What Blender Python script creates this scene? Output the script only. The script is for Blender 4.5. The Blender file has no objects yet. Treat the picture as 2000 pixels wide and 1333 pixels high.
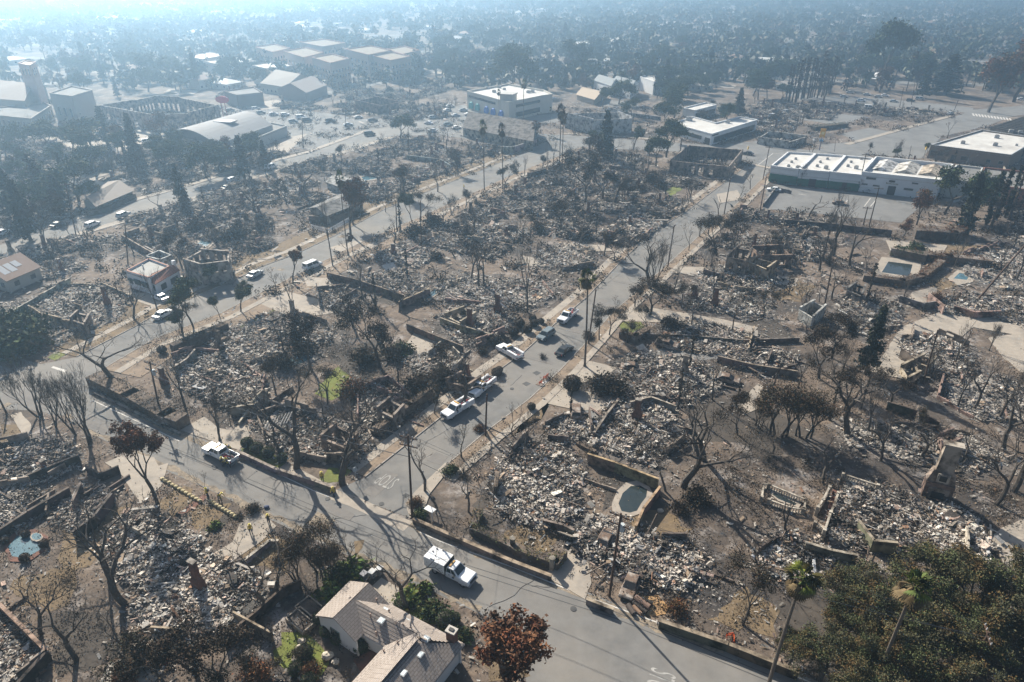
import bpy, math, random
import numpy as np
R = math.radians
scene = bpy.context.scene
COL = scene.collection
# ---------------------------------------------------------------- camera
CAM_H, PITCH, FOC = 66.0, R(28.7), 1333.0
cam = bpy.data.cameras.new("camera")
cam.sensor_width = 36.0; cam.lens = 36.0 * FOC / 2000.0
cam.clip_start = 1.0; cam.clip_end = 9000.0
camo = bpy.data.objects.new("camera", cam); COL.objects.link(camo)
camo.location = (0, 0, CAM_H); camo.rotation_euler = (R(90) - PITCH, 0, 0)
scene.camera = camo
# ---------------------------------------------------------------- light
SUN_EL, SUN_AZ = R(33), R(-31)          # azimuth clockwise from +Y
w = bpy.data.worlds.new("World"); scene.world = w; w.use_nodes = True
nt = w.node_tree; nt.nodes.clear()
wo = nt.nodes.new("ShaderNodeOutputWorld"); bg = nt.nodes.new("ShaderNodeBackground")
sk = nt.nodes.new("ShaderNodeTexSky"); sk.sky_type = 'NISHITA'; sk.sun_disc = False
sk.sun_elevation = SUN_EL; sk.sun_rotation = SUN_AZ; sk.dust_density = 2.0
bg.inputs[1].default_value = 0.055
nt.links.new(sk.outputs[0], bg.inputs[0]); nt.links.new(bg.outputs[0], wo.inputs[0])
sl = bpy.data.lights.new("sun", 'SUN'); sl.energy = 5.0; sl.angle = R(0.6); sl.color = (1, 0.925, 0.8)
so = bpy.data.objects.new("sun", sl); COL.objects.link(so)
so.rotation_euler = (R(90) - SUN_EL, 0, math.atan2(math.sin(SUN_AZ), math.cos(SUN_AZ)) * -1 + math.pi)
so.location = (-100, 200, 200)
scene.view_settings.view_transform = 'Standard'; scene.view_settings.look = 'None'
scene.view_settings.gamma = 1.0; scene.view_settings.use_curve_mapping = False
scene.view_settings.exposure = 1.0
scene.render.engine = 'CYCLES'
scene.cycles.use_denoising = True
scene.cycles.max_bounces = 5; scene.cycles.diffuse_bounces = 2; scene.cycles.volume_bounces = 1
scene.cycles.transparent_max_bounces = 6
HAZE = 0.00072
# ---------------------------------------------------------------- helpers
rnd = random.Random(7)
def GZ(x, y, z=0.0):
    """photo point on the plane at height z -> world (x, y)"""
    u = (x - 1000) / FOC; v = (666.5 - y) / FOC
    dy = math.cos(PITCH) + v * math.sin(PITCH); dz = -math.sin(PITCH) + v * math.cos(PITCH)
    t = (z - CAM_H) / dz
    return (u * t, dy * t)
def G(x, y): return GZ(x, y, 0.0)
def PX(x, y, z=0.0):
    zz = z - CAM_H
    d = y * math.cos(PITCH) - zz * math.sin(PITCH)
    up = y * math.sin(PITCH) + zz * math.cos(PITCH)
    return (1000 + FOC * x / d, 666.5 - FOC * up / d)
def HT(bx, by, ty):
    """height of an upright thing standing at photo point bx,by with its top at photo row ty"""
    X, Y = G(bx, by); v = (666.5 - ty) / FOC
    dy = math.cos(PITCH) + v * math.sin(PITCH); dz = -math.sin(PITCH) + v * math.cos(PITCH)
    return CAM_H + dz * (Y / dy)
GA = R(-28)                                # direction of the street grid
UX = (math.cos(GA), math.sin(GA)); VX = (-math.sin(GA), math.cos(GA))
def inpoly(x, y, P):
    c = False; n = len(P); j = n - 1
    for i in range(n):
        if (P[i][1] > y) != (P[j][1] > y) and x < (P[j][0] - P[i][0]) * (y - P[i][1]) / (P[j][1] - P[i][1]) + P[i][0]: c = not c
        j = i
    return c
def area(P):
    return 0.5 * sum(P[i][0] * P[(i + 1) % len(P)][1] - P[(i + 1) % len(P)][0] * P[i][1] for i in range(len(P)))

class MB:
    def __init__(s): s.v = []; s.f = []; s.c = []; s.m = []; s.mi = 0
    def face(s, pts, col=(1, 1, 1)):
        b = len(s.v); s.v += [tuple(p) for p in pts]; s.f.append(tuple(range(b, b + len(pts)))); s.c.append(col); s.m.append(s.mi); return s
    def add(s, vs, fs, col=(1, 1, 1)):
        b = len(s.v); s.v += [tuple(p) for p in vs]
        for f in fs: s.f.append(tuple(b + i for i in f)); s.c.append(col); s.m.append(s.mi)
        return s
    def box(s, c, d, rz=0.0, col=(1, 1, 1), tilt=0.0, taper=1.0):
        """c = centre of the base, d = full sizes"""
        cs, sn = math.cos(rz), math.sin(rz); vs = []
        for z, k in ((0, 1.0), (d[2], taper)):
            for sx, sy in ((-1, -1), (1, -1), (1, 1), (-1, 1)):
                x, y = sx * d[0] / 2 * k, sy * d[1] / 2 * k
                xx, zz = (x * math.cos(tilt) + z * math.sin(tilt), z * math.cos(tilt) - x * math.sin(tilt)) if tilt else (x, z)
                vs.append((c[0] + xx * cs - y * sn, c[1] + xx * sn + y * cs, c[2] + zz))
        return s.add(vs, [(3, 2, 1, 0), (4, 5, 6, 7), (0, 1, 5, 4), (1, 2, 6, 5), (2, 3, 7, 6), (3, 0, 4, 7)], col)
    def prism(s, P, z0, z1, col=(1, 1, 1), bottom=False):
        if area(P) < 0: P = P[::-1]
        n = len(P)
        s.face([(p[0], p[1], z1) for p in P], col)
        for i in range(n):
            a, b = P[i], P[(i + 1) % n]
            s.face([(a[0], a[1], z0), (b[0], b[1], z0), (b[0], b[1], z1), (a[0], a[1], z1)], col)
        if bottom: s.face([(p[0], p[1], z0) for p in P[::-1]], col)
        return s
    def extr(s, prof, y0, y1, col=(1, 1, 1), top_in=0.0, zt=None):
        """side profile (x, z) extruded across y; points above zt pulled in by top_in"""
        if area(prof) < 0: prof = prof[::-1]
        n = len(prof); vs = []
        for y, sg in ((y0, 1), (y1, -1)):
            for x, z in prof: vs.append((x, y + sg * (top_in if zt is not None and z > zt else 0), z))
        fs = [tuple(range(n)), tuple(range(2 * n - 1, n - 1, -1))] + [(i + n, (i + 1) % n + n, (i + 1) % n, i) for i in range(n)]
        return s.add(vs, fs, col)
    def tube(s, p0, p1, r0, r1, n=6, col=(1, 1, 1), cap=True):
        p0 = np.array(p0, float); p1 = np.array(p1, float); d = p1 - p0; L = np.linalg.norm(d)
        if L < 1e-6: return s
        d /= L; a = np.array((0, 0, 1.0)) if abs(d[2]) < 0.9 else np.array((1.0, 0, 0))
        e = np.cross(d, a); e /= np.linalg.norm(e); g = np.cross(d, e); vs = []
        for p, r in ((p0, r0), (p1, r1)):
            for k in range(n):
                t = 2 * math.pi * k / n; vs.append(tuple(p + (e * math.cos(t) + g * math.sin(t)) * r))
        fs = [(k, k + n, (k + 1) % n + n, (k + 1) % n) for k in range(n)]
        if cap: fs += [tuple(range(n)), tuple(range(2 * n - 1, n - 1, -1))]
        return s.add(vs, fs, col)
    def blob(s, c, r, col=(1, 1, 1), seed=0, n=8, k=5, rough=0.12):
        q = random.Random(seed); vs = [(c[0], c[1], c[2] - r[2])]
        for i in range(1, k):
            t = math.pi * i / k - math.pi / 2
            for j in range(n):
                a = 2 * math.pi * j / n; m = 1 + q.uniform(-rough, rough)
                vs.append((c[0] + r[0] * m * math.cos(t) * math.cos(a), c[1] + r[1] * m * math.cos(t) * math.sin(a), c[2] + r[2] * m * math.sin(t)))
        vs.append((c[0], c[1], c[2] + r[2])); fs = []
        for j in range(n):
            fs.append((0, 1 + (j + 1) % n, 1 + j)); T = 1 + (k - 2) * n; fs.append((len(vs) - 1, T + j, T + (j + 1) % n))
            for i in range(k - 2): a = 1 + i * n; fs.append((a + j, a + (j + 1) % n, a + n + (j + 1) % n, a + n + j))
        return s.add(vs, fs, col)
    def mesh(s, name, mat):
        me = bpy.data.meshes.new(name); me.from_pydata(s.v, [], s.f)
        for m in (mat if isinstance(mat, (list, tuple)) else [mat]): me.materials.append(m)
        if any(s.m): me.polygons.foreach_set("material_index", s.m)
        if any(c != (1, 1, 1) for c in s.c):
            at = me.color_attributes.new("Col", 'FLOAT_COLOR', 'CORNER')
            a = np.ones((len(me.loops), 4), np.float32); tot = np.array([len(f) for f in s.f])
            a[:, :3] = np.repeat(np.array(s.c, np.float32)[:, :3], tot, axis=0)
            at.data.foreach_set("color", a.ravel())
        me.update(); return me
    def build(s, name, mat, parent=None, **kw): return link(name, s.mesh(name, mat), parent, **kw)
def quads_mesh(name, V, C, mat, per=4):
    """fast mesh: V (n*4,3) vertices, each four a quad, C (n,3) colours"""
    me = bpy.data.meshes.new(name); n = len(V) // 4
    me.vertices.add(n * 4); me.vertices.foreach_set("co", V.astype(np.float32).ravel())
    me.loops.add(n * 4); me.loops.foreach_set("vertex_index", np.arange(n * 4, dtype=np.int32))
    me.polygons.add(n); me.polygons.foreach_set("loop_start", np.arange(0, n * 4, 4, dtype=np.int32))
    me.polygons.foreach_set("loop_total", np.full(n, 4, np.int32))
    at = me.color_attributes.new("Col", 'FLOAT_COLOR', 'CORNER')
    a = np.ones((n * 4, 4), np.float32); a[:, :3] = np.repeat(C, 4, axis=0); at.data.foreach_set("color", a.ravel())
    me.materials.append(mat); me.update(calc_edges=True); me.validate(); return me
def link(name, data, parent=None, label=None, cat=None, group=None, kind=None, loc=None, rz=None):
    o = bpy.data.objects.new(name, data); COL.objects.link(o)
    if parent is not None: o.parent = parent
    if loc is not None: o.location = loc
    if rz is not None: o.rotation_euler = (0, 0, rz)
    if label: o["label"] = label
    if cat: o["category"] = cat
    if group: o["group"] = group
    if kind: o["kind"] = kind
    return o
def thing(name, loc, label=None, cat=None, group=None, rz=0.0, adj=None):
    o = link(name, None, None, label, cat, group, None, (loc[0], loc[1], loc[2] if len(loc) > 2 else 0), rz)
    o.empty_display_size = 0.5
    if adj: AUTO.append((o, adj))
    return o
AUTO = []                                   # things that get their label at the end: (object, looks)
def kids(o): return [c for c in KIDMAP.get(o.name, [])]
def copy_tree(o, children, parent=None):
    """copy a thing, its parts and their sub-parts; mesh data are shared"""
    c = o.copy(); COL.objects.link(c); c.parent = parent
    for ch, sub in children: copy_tree(ch, sub, c)
    return c
def tree_of(o): return [(c, tree_of(c)) for c in o.children]
def put(o, loc, rz, scale=None):
    o.location = (loc[0], loc[1], loc[2] if len(loc) > 2 else 0); o.rotation_euler = (0, 0, rz)
    if scale: o.scale = scale if isinstance(scale, tuple) else (scale,) * 3
# ---------------------------------------------------------------- materials
def mat(name, col=(0.5, 0.5, 0.5), col2=None, scale=1.0, rough=0.85, vc=False, bump=0.0, detail=6, metal=0.0, dark=None, dscale=0.2, dthr=0.5, dsoft=0.12, spec=0.3, objc=False):
    m = bpy.data.materials.new(name); m.use_nodes = True; n = m.node_tree; N = n.nodes; Lk = n.links.new
    b = N["Principled BSDF"]; b.inputs["Roughness"].default_value = rough; b.inputs["Metallic"].default_value = metal
    b.inputs["Specular IOR Level"].default_value = spec
    ge = N.new("ShaderNodeTexCoord") if objc else N.new("ShaderNodeNewGeometry")
    P = ge.outputs["Object"] if objc else ge.outputs["Position"]
    nz = N.new("ShaderNodeTexNoise"); nz.inputs["Scale"].default_value = scale; nz.inputs["Detail"].default_value = detail; nz.inputs["Roughness"].default_value = 0.65
    Lk(P, nz.inputs["Vector"])
    mr = N.new("ShaderNodeMapRange"); mr.inputs[1].default_value = 0.32; mr.inputs[2].default_value = 0.68; Lk(nz.outputs["Fac"], mr.inputs[0])
    mx = N.new("ShaderNodeMix"); mx.data_type = 'RGBA'; A, B = mx.inputs[6], mx.inputs[7]
    A.default_value = (*col, 1); B.default_value = (*(col2 or tuple(c * 0.75 for c in col)), 1); Lk(mr.outputs[0], mx.inputs[0]); out = mx.outputs[2]
    if dark:
        n2 = N.new("ShaderNodeTexNoise"); n2.inputs["Scale"].default_value = dscale; n2.inputs["Detail"].default_value = 8; n2.inputs["Roughness"].default_value = 0.62; Lk(P, n2.inputs["Vector"])
        m2 = N.new("ShaderNodeMapRange"); m2.inputs[1].default_value = dthr - dsoft; m2.inputs[2].default_value = dthr + dsoft; Lk(n2.outputs["Fac"], m2.inputs[0])
        x2 = N.new("ShaderNodeMix"); x2.data_type = 'RGBA'; Lk(m2.outputs[0], x2.inputs[0]); Lk(out, x2.inputs[6]); x2.inputs[7].default_value = (*dark, 1); out = x2.outputs[2]
    if vc:
        a = N.new("ShaderNodeAttribute"); a.attribute_name = "Col"
        x3 = N.new("ShaderNodeMix"); x3.data_type = 'RGBA'; x3.blend_type = 'MULTIPLY'; x3.inputs[0].default_value = 1.0; Lk(out, x3.inputs[6]); Lk(a.outputs["Color"], x3.inputs[7]); out = x3.outputs[2]
    Lk(out, b.inputs["Base Color"])
    if bump:
        n4 = N.new("ShaderNodeTexNoise"); n4.inputs["Scale"].default_value = scale * 2.3; n4.inputs["Detail"].default_value = 5; Lk(P, n4.inputs["Vector"])
        bu = N.new("ShaderNodeBump"); bu.inputs["Strength"].default_value = 1.0; bu.inputs["Distance"].default_value = bump; Lk(n4.outputs["Fac"], bu.inputs["Height"]); Lk(bu.outputs[0], b.inputs["Normal"])
    return m
W1 = (1, 1, 1)
def ground_mat():
    m = mat("scorched_soil", (0.2, 0.152, 0.114), (0.1, 0.077, 0.062), 0.6, 0.95, bump=0.12, dark=(0.045, 0.04, 0.038), dscale=0.055, dthr=0.535, dsoft=0.09)
    n = m.node_tree; N = n.nodes; Lk = n.links.new; b = N["Principled BSDF"]
    src = b.inputs["Base Color"].links[0].from_socket
    ge = N.new("ShaderNodeNewGeometry")
    nz = N.new("ShaderNodeTexNoise"); nz.inputs["Scale"].default_value = 0.16; nz.inputs["Detail"].default_value = 12; nz.inputs["Roughness"].default_value = 0.75; Lk(ge.outputs["Position"], nz.inputs["Vector"])
    mr = N.new("ShaderNodeMapRange"); mr.inputs[1].default_value = 0.53; mr.inputs[2].default_value = 0.68; Lk(nz.outputs["Fac"], mr.inputs[0])
    mx = N.new("ShaderNodeMix"); mx.data_type = 'RGBA'; Lk(mr.outputs[0], mx.inputs[0]); Lk(src, mx.inputs[6]); mx.inputs[7].default_value = (0.33, 0.3, 0.28, 1)
    Lk(mx.outputs[2], b.inputs["Base Color"]); return m
M = {}
M['soil'] = ground_mat()
M['asphalt'] = mat("worn_asphalt", (0.19, 0.185, 0.178), (0.125, 0.123, 0.12), 0.35, 0.9, detail=14, dark=(0.225, 0.205, 0.18), dscale=0.06, dthr=0.57, dsoft=.15, bump=0.015)
M['asphalt3'] = mat("asphalt_patch", (0.15, 0.142, 0.135), (0.19, 0.175, 0.16), 0.8, 0.9, detail=12)
M['gravel'] = mat("gravel_shoulder", (0.33, 0.27, 0.2), (0.17, 0.14, 0.11), 2.2, 0.95, dark=(0.1, 0.085, 0.07), dscale=0.8, dthr=0.58, bump=0.06, detail=12)
M['asphalt2'] = mat("old_asphalt_lot", (0.2, 0.197, 0.19), (0.155, 0.152, 0.15), 0.3, 0.9, detail=10, dark=(0.12, 0.115, 0.11), dscale=0.1, dthr=0.6)
M['concrete'] = mat("pale_concrete", (0.38, 0.33, 0.275), (0.29, 0.255, 0.215), 0.9, 0.9, dark=(0.22, 0.2, 0.18), dscale=0.25, dthr=0.62, detail=9)
M['kerb'] = mat("kerb_concrete", (0.36, 0.32, 0.28), (0.24, 0.22, 0.2), 1.5)
M['parkway'] = mat("dry_parkway_soil", (0.27, 0.205, 0.145), (0.19, 0.145, 0.11), 0.8, 0.95, dark=(0.09, 0.07, 0.055), dscale=0.3, dthr=0.6, bump=0.05)
M['dry'] = mat("dry_lawn", (0.21, 0.15, 0.085), (0.14, 0.105, 0.07), 1.2, 0.95, dark=(0.1, 0.075, 0.05), dscale=0.2, dthr=0.6, bump=0.05)
M['green'] = mat("green_lawn", (0.115, 0.155, 0.03), (0.17, 0.17, 0.045), 0.6, 0.95, dark=(0.07, 0.075, 0.03), dscale=0.25, dthr=0.6, bump=0.05)
M['black'] = mat("burnt_black_ground", (0.05, 0.043, 0.038), (0.09, 0.075, 0.062), 0.5, 0.95, bump=0.05)
M['halo'] = mat("ash_dusted_soil", (0.2, 0.175, 0.155), (0.1, 0.085, 0.075), 1.3, 0.95, bump=0.1, dark=(0.06, 0.052, 0.048), dscale=0.2, dthr=0.53, dsoft=0.08, detail=12)
M['ash'] = mat("grey_ash", (0.4, 0.37, 0.335), (0.17, 0.155, 0.14), 1.6, 0.95, bump=0.25, dark=(0.05, 0.045, 0.042), dscale=0.35, dthr=0.6, dsoft=0.05, detail=14)
M['paint'] = mat("road_paint", (0.62, 0.6, 0.56), (0.42, 0.4, 0.38), 2.0)
M['rub'] = mat("burnt_rubble", W1, (0.6, 0.58, 0.56), 2.2, 0.9, vc=True, bump=0.05)
M['vc'] = mat("painted_surface", W1, (0.85, 0.85, 0.85), 1.0, 0.7, vc=True)
M['wall'] = mat("sooty_wall", W1, (0.72, 0.7, 0.67), 0.8, 0.9, vc=True, dark=(0.12, 0.105, 0.095), dscale=0.6, dthr=0.53, dsoft=0.1, detail=10, bump=0.03)
M['clean'] = mat("clean_wall", W1, (0.9, 0.9, 0.89), 0.5, 0.8, vc=True, objc=True)
M['brick'] = mat("red_brick", (0.2, 0.095, 0.065), (0.13, 0.065, 0.05), 2.5, 0.9, dark=(0.06, 0.045, 0.04), dscale=0.8, dthr=0.58)
M['bark'] = mat("charred_bark", (0.05, 0.043, 0.038), (0.1, 0.085, 0.072), 3.0, 0.9, objc=True)
M['bark2'] = mat("grey_bark", (0.15, 0.125, 0.1), (0.08, 0.065, 0.055), 3.0, 0.9, objc=True)
M['wood'] = mat("pole_wood", (0.09, 0.055, 0.038), (0.06, 0.04, 0.03), 1.0, 0.9)
M['roofw'] = mat("white_roofing", (0.62, 0.61, 0.58), (0.5, 0.48, 0.45), 0.35, 0.7, dark=(0.36, 0.34, 0.32), dscale=0.12, dthr=0.62, detail=9)
M['glass'] = mat("window_glass", (0.02, 0.03, 0.035), (0.03, 0.04, 0.045), 1.0, 0.08, spec=0.6)
M['black_paint'] = mat("dark_paint", (0.02, 0.022, 0.025), (0.03, 0.03, 0.033), 1.0, 0.4)
M['faded'] = mat('faded_road_paint', (0.42, 0.41, 0.39), (0.22, 0.215, 0.2), 1.6, 0.9, detail=12)
M['tyre'] = mat("tyre_rubber", (0.02, 0.02, 0.02), (0.03, 0.03, 0.03), 2.0, 0.8)
M['chrome'] = mat("wheel_metal", (0.45, 0.45, 0.46), (0.35, 0.35, 0.36), 2.0, 0.35, metal=0.7)
M['water'] = mat("pool_water", (0.05, 0.12, 0.16), (0.09, 0.17, 0.2), 0.8, 0.08, spec=0.5)
M['water2'] = mat("murky_water", (0.02, 0.03, 0.035), (0.035, 0.045, 0.045), 0.5, 0.08, spec=0.5)
M['rust'] = mat("rusted_steel", (0.2, 0.13, 0.09), (0.09, 0.07, 0.06), 3.0, 0.85, dark=(0.38, 0.34, 0.3), dscale=0.9, dthr=0.55, objc=True)
M['wire'] = mat("cable", (0.12, 0.12, 0.12), (0.16, 0.16, 0.16), 1.0, 0.6)
M['orange'] = mat("orange_plastic", (0.8, 0.14, 0.03), (0.7, 0.1, 0.02), 1.0, 0.6)
M['sawdust'] = mat("sawdust", (0.5, 0.3, 0.13), (0.3, 0.2, 0.12), 0.9, 0.95)
def paintm(name, col, rough=0.3): return mat(name, col, tuple(c * 0.86 for c in col), 1.6, rough, objc=True, spec=0.5, dark=tuple(c * .6 + .06 for c in col), dscale=.9, dthr=.68, dsoft=.12)
M['white_car'] = paintm("white_car_paint", (0.78, 0.79, 0.8)); M['grey_car'] = paintm("grey_car_paint", (0.16, 0.2, 0.22)); M['dark_car'] = paintm("black_car_paint", (0.02, 0.022, 0.025))
M['silver_car'] = paintm("silver_car_paint", (0.45, 0.47, 0.48)); M['blue_car'] = paintm("blue_car_paint", (0.03, 0.1, 0.2))
def leafm(name, a, b): 
    m = mat(name, a, b, 0.9, 0.8, vc=True, objc=True, spec=0.15); return m
M['lf_brown'] = leafm("scorched_brown_leaves", (0.15, 0.075, 0.042), (0.085, 0.048, 0.03))
M['lf_dark'] = leafm("scorched_dark_leaves", (0.055, 0.045, 0.032), (0.036, 0.03, 0.023))
M['lf_drab'] = leafm("scorched_drab_leaves", (0.085, 0.064, 0.046), (0.055, 0.043, 0.033))
M['lf_olive'] = leafm("olive_oak_leaves", (0.1, 0.1, 0.055), (0.065, 0.06, 0.04))
M['lf_green'] = leafm("deep_green_leaves", (0.04, 0.062, 0.024), (0.055, 0.072, 0.032))
M['lf_conifer'] = leafm("dark_conifer_needles", (0.025, 0.036, 0.02), (0.035, 0.036, 0.024))
M['lf_bright'] = leafm("bright_green_leaves", (0.12, 0.16, 0.04), (0.065, 0.085, 0.03))
M['lf_straw'] = leafm("dry_palm_thatch", (0.22, 0.16, 0.08), (0.12, 0.09, 0.05))
# ---------------------------------------------------------------- ground, roads, pavements
BLOCKED = []                                # world polygons where nothing random is put
def PP(pts, z=0.0): return [GZ(x, y, z) for x, y in pts]
def organic(P, amp, step=1.3):
    q = random.Random(int(abs(P[0][0]) * 100)); out = []
    for a, b in zip(P, P[1:] + P[:1]):
        L = math.dist(a, b); n = max(1, int(L / step))
        for i in range(n): t = i / n; out.append((a[0] + (b[0] - a[0]) * t + q.gauss(0, amp), a[1] + (b[1] - a[1]) * t + q.gauss(0, amp)))
    return out
def sheet(name, pts, z, m, kind='structure', block=False, world=False, rough=0, **kw):
    P = pts if world else PP(pts)
    if rough: P = organic(P, rough)
    if block: BLOCKED.append(P)
    return MB().prism(P, -0.05, z).build(name, M[m], kind=kind, **kw)
g = MB()
g.face([(-3500, -150, 0), (3500, -150, 0), (3500, 4200, 0), (-3500, 4200, 0)])
g.build("ground", M['soil'], kind='structure')
def strip(line, o0, o1):
    """world strip beside a world polyline between two offsets to its right-hand side"""
    a, b = [], []
    n = len(line)
    for i, p in enumerate(line):
        q0 = line[max(i - 1, 0)]; q1 = line[min(i + 1, n - 1)]
        dx, dy = q1[0] - q0[0], q1[1] - q0[1]; L = math.hypot(dx, dy); nx, ny = dy / L, -dx / L
        a.append((p[0] + nx * o0, p[1] + ny * o0)); b.append((p[0] + nx * o1, p[1] + ny * o1))
    return a + b[::-1]
def between(line_a, line_b): return line_a + line_b[::-1]
A_up = [(-160, 690), (0, 765), (60, 742), (120, 738), (185, 762), (351, 841), (465, 884), (617, 943), (690, 975), (805, 1018), (900, 1056), (1075, 1128), (1180, 1170), (1285, 1218), (1420, 1262), (1555, 1315), (1700, 1372)]
A_lo = [(-160, 750), (0, 800), (60, 802), (123, 812), (182, 850), (325, 920), (419, 962), (500, 1002), (590, 1045), (690, 1090), (857, 1162), (932, 1197), (1000, 1240), (1022, 1300), (1040, 1400), (1500, 1500)]
C_up = [(-120, 742), (0, 690), (80, 712), (150, 698), (264, 639), (324, 604), (450, 552), (510, 522), (578, 497), (656, 460), (746, 412), (788, 394), (869, 361), (968, 322), (1040, 292), (1110, 263)]
C_lo = [(-60, 790), (0, 775), (185, 762), (200, 722), (300, 663), (432, 612), (500, 577), (590, 532), (668, 492), (710, 472), (815, 427), (914, 382), (992, 346), (1060, 318), (1130, 290), (1150, 283)]
B_l = [(655, 958), (714, 933), (867, 812), (919, 770), (965, 731), (1020, 692), (1085, 633), (1147, 581), (1205, 520), (1265, 462), (1342, 413), (1382, 382), (1415, 358), (1462, 322), (1475, 308)]
B_r = [(805, 1014), (812, 975), (851, 926), (948, 844), (1033, 780), (1095, 722), (1150, 663), (1195, 612), (1247, 567), (1309, 512), (1375, 452), (1425, 412), (1462, 375), (1500, 338), (1512, 322)]
D_up = [(-60, 500), (39, 466), (99, 447), (162, 426), (234, 402), (288, 387), (375, 363), (450, 339), (605, 299), (722, 256), (800, 236)]
D_lo = [(-40, 512), (18, 494), (150, 455), (234, 431), (327, 402), (420, 372), (500, 343), (644, 304), (758, 268), (850, 240)]
RL = {}
for nm, a, b in (("near_road", A_up, A_lo), ("middle_street", B_l, B_r), ("quiet_street", C_up, C_lo), ("wide_street", D_up, D_lo)):
    A, B = PP(a), PP(b); RL[nm] = (A, B)
zc = {"near_road": 0.020, "middle_street": 0.028, "quiet_street": 0.036, "wide_street": 0.020}
for nm, (A, B) in RL.items():
    sheet(nm, between(A, B), zc[nm], 'asphalt', block=True, world=True)
sheet("boulevard", [(1090, 264), (1170, 268), (1310, 279), (1400, 284), (1480, 276), (1568, 293), (1659, 300), (1700, 304), (1640, 318), (1500, 326), (1450, 312), (1320, 297), (1215, 292), (1130, 286)], 0.044, 'asphalt2', block=True)
sheet("avenue", [(1560, 296), (1659, 285), (1752, 259), (1862, 229), (1901, 215), (1985, 208), (2060, 200), (2060, 214), (1972, 229), (1928, 247), (1840, 267), (1799, 310), (1697, 303)], 0.052, 'asphalt2', block=True)
sheet("upper_street", [(1560, 186), (1725, 193), (1901, 211), (1900, 222), (1725, 207), (1560, 197)], 0.036, 'asphalt2', block=True)
sheet("plaza_road", [(180, 248), (320, 262), (440, 214), (520, 210), (640, 222), (700, 232), (800, 236), (860, 226), (905, 234), (985, 250), (1060, 262), (1150, 268), (1130, 286), (1030, 300), (960, 280), (850, 262), (760, 268), (640, 300), (560, 285), (520, 250), (440, 296), (340, 300), (250, 296), (160, 270)], 0.012, 'asphalt2')
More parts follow.
